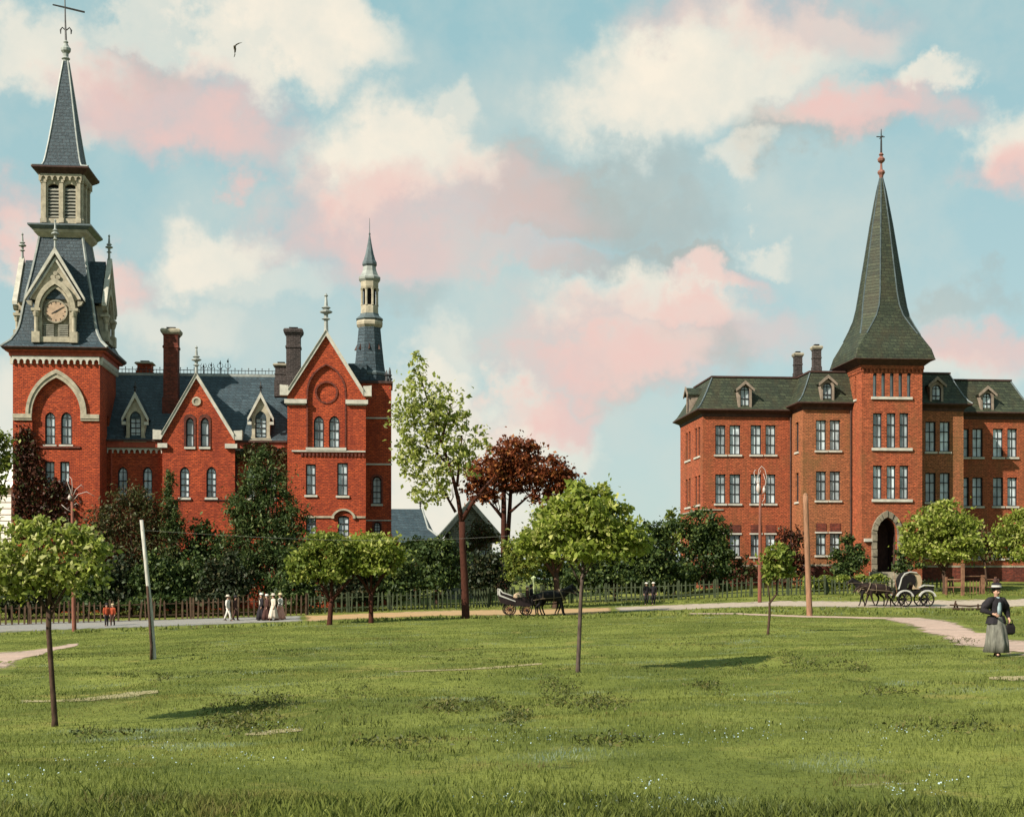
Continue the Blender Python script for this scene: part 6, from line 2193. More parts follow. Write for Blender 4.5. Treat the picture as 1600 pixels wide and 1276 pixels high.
    if low:
        lw = MB()
        for hp, kn, an in legs:
            lw.tube([V[hp] + Vector((0, 0, .03)), V[hp] * .5 + V[kn] * .5, V[kn], V[kn] * .4 + V[an] * .6, V[an] + Vector((0, 0, -.02))], [.105 * k, .092 * k, .074 * k, .062 * k, .058 * k], 10)
        lw.build('trousers', M[low], t, smooth=True)
    if shoes:
        for hp, kn, an in legs:
            p = V[an]
            MB().loft([[p + Vector((.045 * math.cos(a) * w, -.05 + yy + .0 * w + .11 * math.sin(a) * w, zz_)) * k for a in [q * math.pi / 5 for q in range(10)]] for w, zz_, yy in ((1, -.085, 0), (1.02, -.05, 0), (.75, -.01, .02), (.6, .05, .05))]).build('shoe', M['leather'], t, smooth=True)
    if hair:
        MB().loft(rings([(.075, .05, 1.545 + dz, 0, .065), (.10, .09, 1.60 + dz, 0, .035), (.099, .108, 1.655 + dz, 0, .012), (.075, .085, 1.71 + dz, 0, .01), (.02, .03, 1.735 + dz, 0, .01)], 14)).build('hair', M['hair'], t, smooth=True)
    if hat:
        km, br, hh = hat[:3]
        hm = MB().loft(rings([(br, br * .95, 1.675 + dz, 0, 0), (br * 1.02, br, 1.685 + dz, 0, 0), (.115, .12, 1.70 + dz, 0, 0), (.11, .115, 1.70 + hh + dz, 0, 0), (.06, .07, 1.715 + hh + dz, 0, 0)], 18)).build('hat', M[km], t, smooth=True)
        if len(hat) > 3:
            MB().loft(rings([(.119, .124, 1.702 + dz, 0, 0), (.118, .123, 1.702 + hh * .45 + dz, 0, 0)], 18)).build('hat_band', M[hat[3]], hm)
    if sash:
        MB().loft(rings([(.155, .125, 1.02 + dz, 0, 0), (.153, .123, 1.075 + dz, 0, 0)], 18)).build('sash', M[sash], t, smooth=True)
    if face:
        fm = MB()
        for s in (-1, 1):
            for q, (w, h, z) in enumerate(((.014, .006, 1.592), (.02, .004, 1.612))):
                fm.loft([[A(s * .032 + w * math.cos(a), yy, z + h * math.sin(a)) for a in [c * math.pi / 4 for c in range(8)]] for yy in (-.098, -.082)])
        fm.loft([[A(.02 * math.cos(a), yy, 1.528 + .006 * math.sin(a)) for a in [c * math.pi / 4 for c in range(8)]] for yy in (-.098, -.07)])
        fm.build('face_features', M['cl_brown'], body)
    t.rotation_euler = (0, 0, rz)
    return t, A, V


def at_px(px, py):
    return ground_at(px, py)


# --- walking woman on the right -----------------------------------------------
g = at_px(1557, 1025)
hW = (1025 - 913) * mpp(1557, g.y)
t_, A_, V_ = person('woman walking in a grey skirt, black jacket and black hat on the pinkish path', g, H=hW * .965, rz=R(12), top='cl_black', skirt='cl_grey', front='cl_blue',
                    hat=('cl_black', .17, .10, 'cl_white'), stride=.11, arms=[((.33, .08, 1.14), (.20, -.16, 1.04)), ((.33, .07, 1.13), (.26, -.14, .92))], face=True, puff=1.5, hem=.10)
t_.rotation_euler = (0, 0, 0)
# open jacket skirts and a hanging bag, built before turning her
kk = hW * .965 / 1.7
jp = MB()
for s in (-1, 1):
    jp.loft([[A_(s * x, y, z) for x, y in ((.06, -.14), (.15, -.11), (.20, 0), (.17, .12), (.0, .15), (.0, .13), (.15, .10), (.17, 0), (.13, -.09), (.06, -.12))] for z in (1.0,)] + [[A_(s * x, y, z) for x, y in ((.10, -.17), (.20, -.14), (.25, 0), (.21, .16), (.0, .20), (.0, .18), (.19, .14), (.22, 0), (.18, -.12), (.10, -.15))] for z in (.80,)])
jp.build('jacket_tails', M['cl_black'], t_)
pl_ = MB()
for x0_, x1_, zz0 in ((-.05, .02, 1.93), (.0, .10, 1.90), (.03, -.06, 1.88)):
    pl_.tube([A_(x0_, -.02, 1.77), A_((x0_ + x1_) / 2 - .02, .0, (1.77 + zz0) / 2 + .02), A_(x1_, .05, zz0)], [.035, .055, .015], 6)
pl_.build('hat_plume', M['cl_brown'], t_, smooth=True)
lp = MB()
lp.loft([[A_(s_ * .075, -.155, 1.40), A_(s_ * .03, -.135, 1.44), A_(s_ * .045, -.165, 1.22), A_(s_ * .09, -.165, 1.24)] for s_ in (1, .98)])
t_.rotation_euler = (0, 0, R(12))
bg_ = g + Matrix.Rotation(R(12), 3, 'Z') @ Vector((.27 * kk, -.17 * kk, 0))
bz = g.z + .80 * kk
hb = MB().loft([[(bg_.x + x * w, bg_.y + y * w, bz + z) for x, y in ((-.09, -.05), (.09, -.05), (.12, 0), (.09, .05), (-.09, .05), (-.12, 0))] for w, z in ((.5, -.26), (1.05, -.22), (1.1, -.08), (.7, .0), (.45, .02))]).build('handbag', M['leather'])
MB().tube([(bg_.x - .06, bg_.y, bz), (bg_.x - .05, bg_.y, bz + .09), (bg_.x + .05, bg_.y, bz + .09), (bg_.x + .06, bg_.y, bz)], .012, 5).build('handle', M['leather'], hb)
tag(hb, 'small dark bag carried in the walking woman\'s hand', 'bag')

# --- little groups on the left road --------------------------------------------
GP = 'people strolling on the grey road'
person('figure in white with a wide pale hat, beside the brown pickets', at_px(356, 970), 1.66, R(75), GP, top='cl_white', low='cl_white', hat=('cl_cream', .21, .09), stride=.26)
person('figure in dark clothes beside the one in white', at_px(368, 969), 1.6, R(80), GP, top='cl_brown', low='cl_brown', hat=('cl_black', .18, .08), stride=.2)
person('figure in a long black gown with white collar, leftmost of the four strollers', at_px(408.5, 969), 1.72, R(-70), GP, top='cl_black', skirt='cl_black', hat=('cl_white', .15, .10), front='cl_white')
person('figure in a long dark brown dress with white headwear among the four strollers', at_px(417, 969), 1.64, R(-70), GP, top='cl_brown', skirt='cl_brown', hat=('cl_white', .13, .10))
person('woman in a long cream dress, third from the left of the four strollers', at_px(427, 969.3), 1.68, R(-60), GP, top='cl_cream', skirt='cl_cream', hat=('cl_cream', .22, .11), hem=.16)
person('woman in a white blouse, blue sash and pinkish skirt, rightmost stroller', at_px(438, 968.4), 1.68, R(-60), GP, top='cl_white', skirt='cl_pink', hat=('straw', .22, .11), sash='cl_blue')
person('small figure in a red coat with a dark hat, left of the two in red', at_px(166.5, 978), 1.42, R(20), GP, top='cl_red', low='cl_black', hat=('cl_black', .15, .09), sk='skin')
person('small figure in a red and brown coat, right of the two in red', at_px(176, 977), 1.36, R(-10), GP, top='cl_red', low='cl_brown', hat=('straw', .15, .08), sk='skin')
person('dark dressed man in a pale hat, left of the pair on the grass strip', at_px(1010, 945), 1.62, R(0), 'dark pair on the grass strip', top='cl_black', low='cl_black', hat=('cl_white', .19, .07), stride=.05)
person('dark dressed man in a pale hat, right of the pair on the grass strip', at_px(1021, 944.5), 1.62, R(0), 'dark pair on the grass strip', top='cl_black', low='cl_black', hat=('cl_white', .19, .07), stride=.05)


def horse(label, loc, rz, h=1.55, coat='coat', low=0.0, gait=0.16, group=None, harness=True):
    """horse with its head towards +X before turning; h = height at the withers"""
    k = h / 1.55
    t = thing('horse', label, 'horse', loc, group)
    L = Vector(loc)
    A = lambda x, y, z: L + Vector((x, y, z)) * k
    V, E_, Rr = [], [], []

    def j(p, r, par=None):
        V.append(A(*p))
        Rr.append(tuple(q * k for q in r) if hasattr(r, '__len__') else r * k)
        if par is not None:
            E_.append((par, len(V) - 1))
        return len(V) - 1
    mid = j((-.05, 0, 1.16), (.31, .35))
    loin = j((-.45, 0, 1.20), (.29, .31), mid)
    rump = j((-.78, 0, 1.22), (.28, .30), loin)
    tb = j((-1.0, 0, 1.28), .09, rump)
    sh = j((.38, 0, 1.20), (.26, .31), mid)
    nb = j((.68, 0, 1.36), (.18, .26), sh)
    n2 = j((.92, 0, 1.58 - low * .4), (.12, .19), nb)
    n3 = j((1.10, 0, 1.77 - low * .75), (.085, .12), n2)
    po = j((1.20, 0, 1.86 - low), (.085, .10), n3)
    fh = j((1.36, 0, 1.74 - low), (.075, .10), po)
    mz = j((1.56, 0, 1.55 - low), (.05, .065), fh)
    j((1.63, 0, 1.48 - low), (.045, .05), mz)
    for s in (-1, 1):
        e0 = j((1.17, s * .07, 1.95 - low), .03, po)
        j((1.18, s * .08, 2.05 - low), .012, e0)
    for s, gt in ((-1, gait), (1, -gait)):
        a = j((.46, s * .15, .98), .125, sh)
        b = j((.50 + gt * .5, s * .15, .66), .075, a)
        c = j((.50 + gt * .9, s * .15, .42), .052, b)
        d = j((.46 + gt * 1.5, s * .15, .14), .040, c)
        e = j((.50 + gt * 1.6, s * .15, .07 + max(0, -gt) * .2), .050, d)
        j((.53 + gt * 1.65, s * .15, .02 + max(0, -gt) * .2), .058, e)
        a = j((-.72, s * .16, 1.0), .17, rump)
        b = j((-.62 - gt * .3, s * .16, .80), .115, a)
        c = j((-.86 - gt * .8, s * .16, .54), .062, b)
        d = j((-.80 - gt * 1.2, s * .16, .17), .043, c)
        e = j((-.76 - gt * 1.3, s * .16, .08), .050, d)
        j((-.73 - gt * 1.3, s * .16, .02), .058, e)
    skin_mesh(V, E_, Rr, M[coat], 'body', t)
    tl = MB().tube([A(-1.02, 0, 1.30), A(-1.14, 0, 1.20), A(-1.20, 0, .95), A(-1.18, 0, .62), A(-1.15, 0, .42)], [.05 * k, .075 * k, .09 * k, .07 * k, .02 * k], 8)
    tl.build('tail', M['mane'], t, smooth=True)
    mn = MB()
    for i in range(12):
        f_ = i / 11
        x, z = .62 + .60 * f_, 1.56 + (.44 - low) * f_ + .04
        mn.tube([A(x, 0, z), A(x - .06, -.10, z - .06), A(x - .07, -.125, z - .20)], [.045 * k, .04 * k, .012 * k], 5)
    mn.build('mane', M['mane'], t, smooth=True)
    if harness:
        hn = MB()
        col = lambda cx, cz, rx, rz_, tilt: [A(cx + tilt * math.sin(a), rx * math.cos(a), cz + rz_ * math.sin(a)) for a in [2 * math.pi * q / 16 for q in range(17)]]
        hn.tube(col(.60, 1.27, .245, .34, -.14), .045 * k, 6)
        hn.tube(col(.12, 1.18, .315, .335, 0), .025 * k, 5)
        hn.tube(col(-.55, 1.235, .285, .29, 0), .02 * k, 5)
        for s in (-1, 1):
            hn.tube([A(.60, s * .25, 1.15), A(.12, s * .335, 1.1), A(-.6, s * .29, 1.05), A(-1.15, s * .3, .95)], .02 * k, 5)
            hn.tube([A(1.5, s * .07, 1.58 - low), A(1.1, s * .15, 1.62 - low * .6), A(.12, s * .1, 1.54), A(-1.0, s * .1, 1.5)], .014 * k, 4)
        hn.tube([A(1.46, q, 1.68 - low + z) for q, z in ((0, .07), (.085, 0), (0, -.09), (-.085, 0), (0, .07))], .014 * k, 5)
        hn.build('harness', M['harness'], t, smooth=True)
    t.rotation_euler = (0, 0, rz)
    return t


def wheel(par, c, r, m='wagon_dark', spoke='wagon_dark', ns=10, w=.05):
    ring = MB()
    pts = [(c.x + r * math.cos(2 * math.pi * q / 28), c.y, c.z + r * math.sin(2 * math.pi * q / 28)) for q in range(28)]
    for rr, ww in ((r, w), ):
        rings_ = []
        for q in range(28):
            a = 2 * math.pi * q / 28
            e = Vector((math.cos(a), 0, math.sin(a)))
            rings_.append([c + e * (r - .07) + Vector((0, -ww, 0)), c + e * r + Vector((0, -ww, 0)), c + e * r + Vector((0, ww, 0)), c + e * (r - .07) + Vector((0, ww, 0))])
        n = len(rings_)
        vs = [p for g_ in rings_ for p in g_]
        fs = []
        for i in range(n):
            for q in range(4):
                fs.append((i * 4 + q, i * 4 + (q + 1) % 4, ((i + 1) % n) * 4 + (q + 1) % 4, ((i + 1) % n) * 4 + q))
        ring.add(vs, fs)
    wl_ = ring.build('wheel', M[m], par)
    sp_ = MB()
    for q in range(ns):
        a = 2 * math.pi * q / ns + .2
        e = Vector((math.cos(a), 0, math.sin(a)))
        sp_.tube([c + e * .06, c + e * (r - .065)], [.032, .024], 5)
    sp_.build('spokes', M[spoke], wl_)
    MB().tube([c + Vector((0, -.13, 0)), c + Vector((0, .13, 0))], [.09, .09], 10).build('hub', M[m], wl_)
    return wl_


# --- buggy on the pale road, its team facing left -------------------------------
def buggy():
    g = at_px(1432, 948)
    Y = g.y
    s = mpp(1432, Y)
    t = thing('horse_buggy', 'black four-wheeled carriage with a buff folding hood and white mudguards on the pale road', 'carriage', g)
    Wd = 1.25
    q = lambda px, py, dy=0.0: P(px, py, Y) + Vector((0, dy, 0))
    r = 11.3 * s
    gz0 = g.z + .03
    for px in (1414, 1449):
        for dy in (0, Wd):
            c = q(px, 936, dy)
            c.z = gz0 + r
            wheel(t, c, r, 'leather', 'wagon_white' if False else 'leather')
    for px in (1414, 1449):
        c = q(px, 936)
        MB().tube([(c.x, Y + .1, gz0 + r), (c.x, Y + Wd - .1, gz0 + r)], .04, 6).build('axle', M['leather'], t)
    # body: side profile from the photo, extruded across
    prof = [(1403, 921), (1405, 926), (1424, 928), (1430, 930), (1440, 923), (1446, 922), (1460, 924), (1461, 916), (1444, 917), (1436, 921), (1428, 923), (1408, 924)]
    pf = lambda pp: [(X(a, Y), Z(a, b, Y)) for a, b in pp]
    MB().panel(front(Y + .16), pf(prof), [], 0, Wd - .32).build('body', M['leather'], t)
    MB().panel(front(Y + .10), pf([(1437, 918.5), (1446, 914.6), (1460, 915.4), (1461, 914.2), (1446, 913), (1436, 917)]), [], 0, Wd - .2).build('seat_rail', M['wagon_white'], t)
    # hood
    hood = [(1440, 919), (1442, 906), (1440, 899), (1433, 893.5), (1423, 892), (1414, 895), (1409, 902), (1405, 918), (1407, 919), (1411, 903), (1416, 897.5), (1424, 895.2), (1431, 896.4)]
    MB().panel(front(Y + .10), pf([(1423, 892.4), (1414, 895.4), (1409.5, 902), (1405, 918), (1406.6, 918.3), (1411, 903), (1416, 897.5), (1424, 895.2)]), [], .06, Wd - .32).build('hood_top', M['leather'], t)
    MB().panel(front(Y + .10), pf([(1440, 920), (1442, 906), (1440, 899), (1433, 893.5), (1423.2, 892.4), (1424.2, 895.2), (1428, 898), (1430, 908), (1428, 920)]), [], .06, Wd - .32).build('hood', M['canvas'], t)
    MB().panel(front(Y + .06), pf([(1406.5, 920), (1411, 904), (1416, 898), (1424, 896), (1430, 898), (1432, 908), (1430, 916), (1424, 908), (1419, 912), (1417, 920)]), [], 0, .05).build('hood_inner_shade', M['leather'], t)  # black sheet standing in for the shade inside the open hood
    MB().panel(front(Y + .04), pf([(1404, 920), (1409, 902), (1414, 895), (1423, 892), (1433, 893.5), (1434, 894.8), (1423, 893.6), (1415, 896.4), (1410.3, 902.6), (1405.6, 920)]), [], 0, .055).build('hood_bow', M['wagon_white'], t)
    MB().panel(front(Y + .45), pf([(1410, 921.5), (1430, 921.5), (1430, 914), (1427, 913.5), (1426, 918), (1410, 918.4)]), [], 0, .4).build('seat', M['cl_brown'], t)
    for px in (1414, 1449):
        c = q(px, 936)
        for dy in (-.1, Wd - .06):
            pts = []
            n = 9
            ro, ri = r + .16, r + .06
            for i in range(n + 1):
                a = R(20 + 140 * i / n)
                pts.append((c.x + ro * math.cos(a), gz0 + r + ro * math.sin(a)))
            for i in range(n, -1, -1):
                a = R(20 + 140 * i / n)
                pts.append((c.x + ri * math.cos(a), gz0 + r + ri * math.sin(a)))
            MB().panel(front(Y + dy), pts, [], 0, .16).build('mudguard', M['wagon_white'], t)
    for dy in (.25, Wd - .25):
        MB().tube([q(1408, 930, dy), q(1398, 926, dy), q(1360, 923, dy)], .035, 6).build('shaft', M['pole_brown'], t)
    MB().tube([q(1404, 925, .3), q(1401, 905, .3), q(1399, 892, .3)], [.03, .02, .01], 5).build('whip', M['pole_brown'], t)
    p = q(1420, 921.6, .62)
    seat_z = p.z
    person('driver in dark clothes sitting under the buff hood of the carriage', Vector((p.x, p.y, seat_z - .46)), 1.6, R(-90), top='cl_black', low='cl_black', hat=('cl_black', .15, .08), sit=True, arms=[((.22, -.08, 1.12), (.14, -.32, 1.05)), ((.22, -.08, 1.12), (.14, -.32, 1.05))])
    for px, dy, nm, ct in ((1372, .25, 'near dark brown horse of the buggy team, head lowered, walking left', 'coat'), (1366, 1.05, 'far black horse of the buggy team, half hidden behind the near one', 'coat_black')):
        a = onground(X(px, Y), Y + dy)
        horse(nm, a, R(180), 1.60, ct, low=.55 if dy < 1 else .1, gait=.17 if dy < 1 else -.15, group='horses of the buggy team')


buggy()


# --- black wagon and team in the middle, facing right ---------------------------
def wagon():
    g = at_px(812, 962)
    Y = g.y
    s = mpp(812, Y)
    t = thing('horse_wagon', 'black open wagon with a white-edged raised tail and a tan bundle on the orange road', 'wagon', g)
    Wd = 1.3
    q = lambda px, py, dy=0.0: P(px, py, Y) + Vector((0, dy, 0))
    gz0 = g.z + .03
    for px, rp in ((797, 9.6), (823, 8.4)):
        for dy in (0, Wd):
            c = q(px, 950, dy)
            c.z = gz0 + rp * s
            wheel(t, c, rp * s, 'wagon_dark', 'rail_wood', 10)
        c = q(px, 950)
        MB().tube([(c.x, Y + .1, gz0 + rp * s), (c.x, Y + Wd - .1, gz0 + rp * s)], .04, 6).build('axle', M['wagon_dark'], t)
    pf = lambda pp: [(X(a, Y), Z(a, b, Y)) for a, b in pp]
    MB().panel(front(Y + .14), pf([(780, 932), (784, 942), (800, 946), (826, 948), (836, 944), (838, 934), (824, 932), (806, 934), (796, 931), (781, 925)]), [], 0, Wd - .28).build('body', M['wagon_dark'], t)
    tl = MB().panel(front(Y + .10), pf([(779.5, 919), (782, 919.5), (786, 924.5), (802, 930), (801.5, 931.2), (785.5, 926.3), (781.5, 922.5), (782, 929), (806, 938.6), (805.6, 939.8), (781, 931.2), (779.3, 929)]), [], 0, .09)
    tl.panel(front(Y + Wd - .19), pf([(779.5, 919), (782, 919.5), (786, 924.5), (802, 930), (801.5, 931.2), (785.5, 926.3), (781.5, 922.5), (782, 929), (806, 938.6), (805.6, 939.8), (781, 931.2), (779.3, 929)]), [], 0, .09)
    tl.build('tail_rim', M['wagon_white'], t)
    MB().panel(front(Y + .19), pf([(780, 920.5), (781.5, 922.5), (785.5, 926.3), (801.5, 931.2), (803, 937), (782, 929)]), [], .003, Wd - .39).build('tail_board', M['wagon_dark'], t)
    MB().panel(front(Y + .5), pf([(826, 936), (838, 936), (838, 932), (827, 932)]), [], 0, .45).build('seat', M['wagon_dark'], t)
    MB().tube([q(838, 945, .65), q(856, 944, .65), q(888, 941, .65)], .04, 6).build('pole', M['wagon_dark'], t)
    c = q(812, 933.5, .65)
    b = MB()
    rg = np.random.default_rng(5)
    b.loft([[(c.x + .32 * w * math.cos(a) * (1 + .08 * math.sin(3 * a)), c.y + .3 * w * math.sin(a), c.z + z) for a in [2 * math.pi * i / 14 for i in range(14)]] for w, z in ((.9, -.1), (1.1, .05), (1.0, .2), (.6, .3), (.15, .34))])
    b = b.build('cargo_bundle', M['canvas'], smooth=True)
    tag(b, 'tan bundle lying in the black wagon behind its driver', 'bundle')
    p = q(832, 932.6, .7)
    person('driver in black with a pale hat on the seat of the black wagon', Vector((p.x, p.y, p.z - .46)), 1.6, R(90), top='cl_black', low='cl_brown', hat=('cl_black', .17, .08), sit=True, arms=[((.22, -.08, 1.12), (.12, -.34, 1.0)), ((.22, -.08, 1.12), (.12, -.34, 1.0))])
    p = q(825, 934, .35)
    person('passenger in brown beside the driver of the black wagon', Vector((p.x, p.y, p.z - .44)), 1.55, R(90), top='cl_brown', low='cl_black', hat=('straw', .17, .08), sit=True)
    for px, dy, nm in ((862, .15, 'near black horse harnessed to the wagon on the orange road'), (868, 1.1, 'far black horse harnessed to the wagon, hidden by the near one')):
        a = onground(X(px, Y), Y + dy)
        horse(nm, a, 0.0, 1.62, 'coat_black', low=.28 if dy < 1 else .12, gait=.15 if dy < 1 else -.14, group='horses of the wagon team')


wagon()


# --- a bird high in the sky -------------------------------------------------------
def bird():
    Yb = 78.0
    c = P(367, 76, Yb)
    t = thing('bird', 'dark bird gliding before the cream cloud high between the two spires', 'bird', c)
    MB().tube([c + Vector((.0, .25, -.12)), c + Vector((0, .05, 0)), c + Vector((0, -.2, .05)), c + Vector((.02, -.3, .04))], [.02, .07, .06, .015], 8).build('body', M['bird'], t, smooth=True)
    for pts in ([(0, 0, .03), (.06, .02, .2), (.22, .04, .30), (.38, .08, .36)], [(0, 0, -.02), (-.02, .03, -.16), (.0, .06, -.3), (-.05, .1, -.44)]):
        w = [.10, .10, .07, .02]
        rings_ = []
        for (x, y, z), ww in zip(pts, w):
            p = c + Vector((x, y, z))
            rings_.append([p + Vector((-.015, -ww, 0)), p + Vector((.015, -ww, 0)), p + Vector((.012, ww, .01)), p + Vector((-.012, ww, .01))])
        MB().loft(rings_).build('wing', M['bird'], t)


bird()
# ------------------------------------------------------------------ grass
def bladesmat(name):
    """grass whose colour drifts over the lawn: fresh, dark, yellowed and brownish stretches"""
    m, nt, b = newmat(name, 0.6, 0.2)
    g = nd(nt, 'NewGeometry')
    p = g.outputs['Position']
    rnd = g.outputs['Random Per Island']
    tn = lambda sc, off, det=5.0: nd(nt, 'TexNoise', {'Vector': vmath(nt, 'ADD', p, (off, off * .7, 0)), 'Scale': sc, 'Detail': det, 'Roughness': 0.65}).outputs['Fac']
    mr = lambda v, a, c_, lo=0.0, hi=1.0: nd(nt, 'MapRange', {0: v, 1: a, 2: c_, 3: lo, 4: hi}, interpolation_type='SMOOTHSTEP').outputs[0]
    col = mixc(nt, rnd, (0.092, 0.116, 0.023), (0.205, 0.228, 0.050))
    col = mixc(nt, mr(tn(.22, 3.0), .46, .66, 0, .75), col, (0.070, 0.082, 0.018))
    col = mixc(nt, mr(tn(.30, 40.0), .52, .70, 0, .7), col, (0.27, 0.245, 0.062))
    col = mixc(nt, mr(tn(.55, 80.0, 7.0), .56, .70, 0, .8), col, (0.150, 0.110, 0.042))
    col = mixc(nt, mr(tn(.38, 120.0, 7.0), .56, .70, 0, .65), col, (0.27, 0.34, 0.27))
    nt.links.new(col, b.inputs['Base Color'])
    tr = nd(nt, 'BsdfTranslucent', {'Color': col})
    ms = nd(nt, 'MixShader', {0: 0.42, 1: b.outputs[0], 2: tr.outputs[0]})
    nt.links.new(ms.outputs[0], nt.nodes['Material Output'].inputs[0])
    return m


M['grass'] = bladesmat('lawn_grass_blades')
M['old_grass'] = leafmat('lawn_grass_blades', (0.105, 0.130, 0.022), (0.29, 0.305, 0.060), 0.45, (0.35, 0.32, 0.11))
M['tuft'] = leafmat('dark_grass_tufts', (0.034, 0.048, 0.010), (0.100, 0.115, 0.024), 0.3)
M['petal'] = plain('pale_blue_white_petals', (0.30, 0.38, 0.40), 0.8, var=0.2)


def vnoise(x, y, s, seed):
    rg = np.random.default_rng(seed)
    T = rg.uniform(size=(64, 64))
    u, v = x / s, y / s
    i, j = np.floor(u).astype(int), np.floor(v).astype(int)
    fu, fv = u - i, v - j
    fu, fv = fu * fu * (3 - 2 * fu), fv * fv * (3 - 2 * fv)
    g = lambda a, b: T[a % 64, b % 64]
    return (g(i, j) * (1 - fu) + g(i + 1, j) * fu) * (1 - fv) + (g(i, j + 1) * (1 - fu) + g(i + 1, j + 1) * fu) * fv


def keep_off(x, y):
    k = np.zeros(x.shape, bool)
    for p in MASKS:
        k |= inpoly(x, y, p)
    return k


def scatter(n, d0, d1, rg, half=.43, pw=1.0):
    d = (d0 ** pw + (d1 ** pw - d0 ** pw) * rg.uniform(size=n)) ** (1 / pw)
    u = rg.uniform(-half, half, n)
    return d * (ST + CT * u), d * (CT - ST * u)


def blades(name, n, d0, d1, h0, h1, w, m, seed, cond=None, pw=1.3, label=''):
    rg = np.random.default_rng(seed)
    x, y = scatter(n, d0, d1, rg, pw=pw)
    ok = ~keep_off(x, y)
    if cond is not None:
        ok &= cond(x, y, rg)
    x, y = x[ok], y[ok]
    n = len(x)
    z = gz(x, y)
    dist = np.hypot(x, y)
    h = rg.uniform(h0, h1, n) * (.65 + .7 * vnoise(x, y, 1.1, 5))
    a = rg.uniform(0, 2 * math.pi, n)
    ww = w * rg.uniform(.6, 1.4, n) * np.clip(dist / 13, .8, 5)
    lx, ly = rg.normal(size=n) * .28 * h, rg.normal(size=n) * .28 * h
    ex, ey = np.cos(a) * ww, np.sin(a) * ww
    v = np.stack([np.stack([x - ex, y - ey, z - .01], -1), np.stack([x + ex, y + ey, z - .01], -1), np.stack([x + ex * .7 + lx * .4, y + ey * .7 + ly * .4, z + h * .6], -1), np.stack([x + lx, y + ly, z + h], -1)], 1).reshape(-1, 3)
    f = np.arange(4 * n).reshape(n, 4)
    o = np_mesh(name, v, f, M[m])
    return tag(o, label, 'grass', kind='stuff')


blades('grass', 400000, 8.2, 85, .018, .05, .0034, 'grass', 201, pw=.62, label='short green grass covering the lawn',
       cond=lambda x, y, rg: rg.uniform(size=x.shape) < .55 + .7 * vnoise(x, y, 1.7, 8))
blades('grass_tufts', 36000, 8.2, 11.6, .045, .11, .004, 'grass', 203, pw=1.0, label='longer bright grass at the bottom edge of the lawn',
       cond=lambda x, y, rg: rg.uniform(size=x.shape) < np.clip(vnoise(x, y, .55, 11) * 1.5 - .15, 0, 1) * np.clip((11.8 - np.hypot(x, y)) / 1.2, 0, 1))
blades('grass_tufts', 26000, 8.2, 11.2, .04, .10, .005, 'tuft', 204, pw=1.0, label='dark green grass tufts at the bottom edge of the lawn',
       cond=lambda x, y, rg: rg.uniform(size=x.shape) < np.clip(vnoise(x, y, .6, 17) * 2.4 - .9, 0, 1))
blades('weed_tufts', 90000, 12, 55, .03, .08, .006, 'tuft', 205, pw=1.0, label='scattered darker weed tufts in the lawn',
       cond=lambda x, y, rg: (vnoise(x, y, .5, 21) * .65 + vnoise(x, y, 3.5, 22) * .55 > .86) & (rg.uniform(size=x.shape) < .8))
blades('verge_grass', 26000, 84, 112, .05, .20, .012, 'grass', 206, pw=1.0, label='longer grass on the verge along the fences',
       cond=lambda x, y, rg: rg.uniform(size=x.shape) < vnoise(x, y, 1.6, 25) * 1.1)


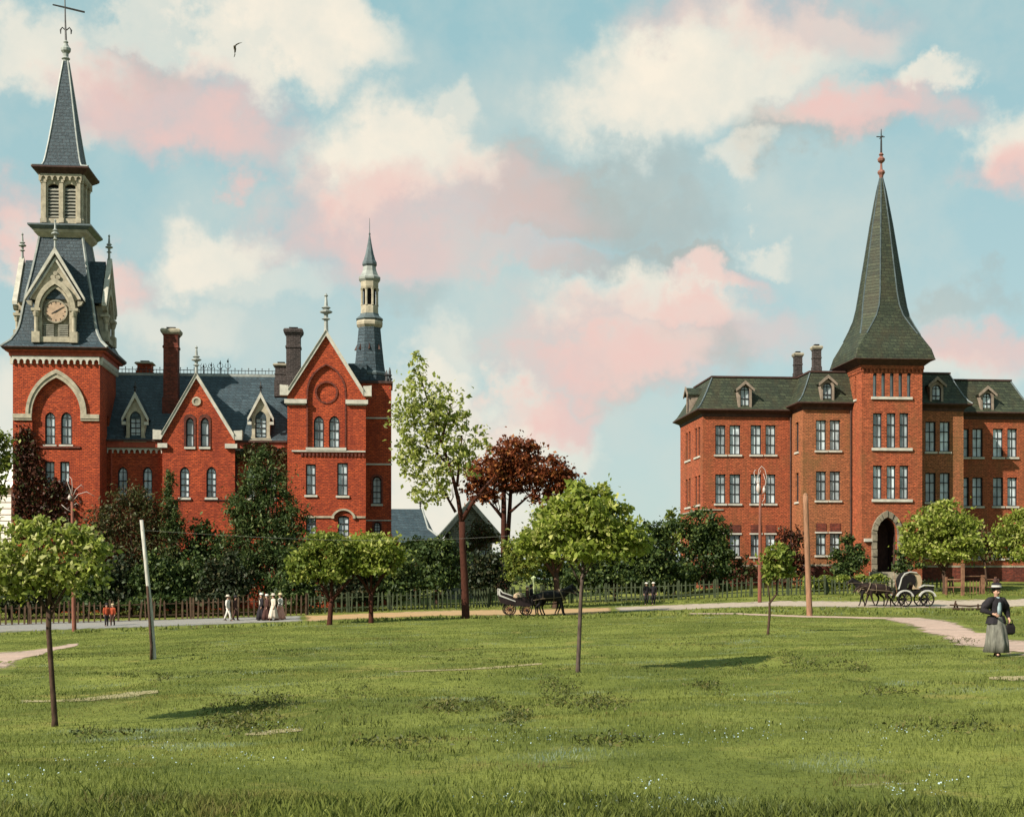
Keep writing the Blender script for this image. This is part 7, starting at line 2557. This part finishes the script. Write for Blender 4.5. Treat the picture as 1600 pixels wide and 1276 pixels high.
def weed_patches():
    """dark low weeds growing in loose patches"""
    rg = np.random.default_rng(311)
    C, H_ = [], []
    for px, py, rx, ry, n in ((390, 1112, 40, 14, 260), (360, 1132, 34, 9, 200), (430, 1098, 20, 8, 90), (700, 1106, 16, 7, 90), (760, 1100, 16, 6, 70), (805, 1122, 13, 8, 110), (875, 1076, 20, 10, 130), (925, 1100, 34, 7, 190),
                              (1105, 1074, 20, 6, 90), (1275, 1040, 40, 6, 120), (1345, 1048, 10, 5, 40), (1160, 1045, 20, 4, 50), (1500, 1002, 20, 4, 60), (1235, 1028, 18, 4, 40), (250, 1060, 14, 4, 30), (560, 1085, 40, 6, 60), (1080, 1010, 40, 4, 60), (640, 1010, 40, 4, 60), (330, 1010, 30, 3, 40),
                              (1480, 1140, 50, 5, 70), (1380, 1085, 40, 5, 60), (150, 1150, 40, 6, 60), (960, 1160, 60, 6, 60), (620, 1165, 50, 6, 60)):
        for _ in range(int(n * .7)):
            g = ground_at(px + rx * 1.5 * rg.normal() * .6, min(1272, py + ry * rg.normal() * .9), 8, 90)
            k = np.array([g.x, g.y, g.z])
            for _q in range(5):
                C.append(k + rg.normal(size=3) * (.05, .05, 0) + (0, 0, rg.uniform(.01, .09)))
    v, f = leaf_cloud(np.array(C), .055, rg, .6, .4)
    o = np_mesh('weed_patches', v, f, M['weed'])
    tag(o, 'dark low weeds in loose patches on the open lawn', 'weeds', kind='stuff')


M['weed'] = leafmat('dark_weed_leaves', (0.034, 0.044, 0.011), (0.085, 0.095, 0.022), 0.25, (0.13, 0.115, 0.035))
weed_patches()


def flowers():
    rg = np.random.default_rng(301)
    px = [(165, 1195, 70, 8), (265, 1165, 45, 6), (385, 1190, 40, 5), (395, 1056, 30, 5), (820, 1152, 60, 6), (1060, 1155, 60, 6), (1170, 1150, 50, 6), (1215, 1090, 40, 6), (1375, 1170, 20, 8), (1400, 1142, 14, 3), (1460, 1155, 14, 4), (780, 1262, 50, 8), (930, 1268, 70, 6), (1060, 1262, 40, 8), (1460, 1234, 30, 6), (20, 1225, 40, 10), (1015, 1232, 14, 5), (1395, 1240, 8, 4), (430, 1142, 30, 4)]
    C = []
    for a, b, rx, ry in px:
        n = int(14 + rx * .9)
        for _ in range(n):
            u, v_ = rg.normal() * 1.1, rg.normal() * 1.5
            g = ground_at(a + rx * u, min(1274, b + ry * v_), 8, 60)
            C.append((g.x, g.y, g.z + rg.uniform(.03, .075)))
    c = np.array(C)
    v, f = leaf_cloud(c, .014, rg, 1.5, 1.0)
    o = np_mesh('wildflowers', v, f, M['petal'])
    tag(o, 'tiny pale bluish white flowers scattered in the lawn', 'flowers', kind='stuff')


flowers()
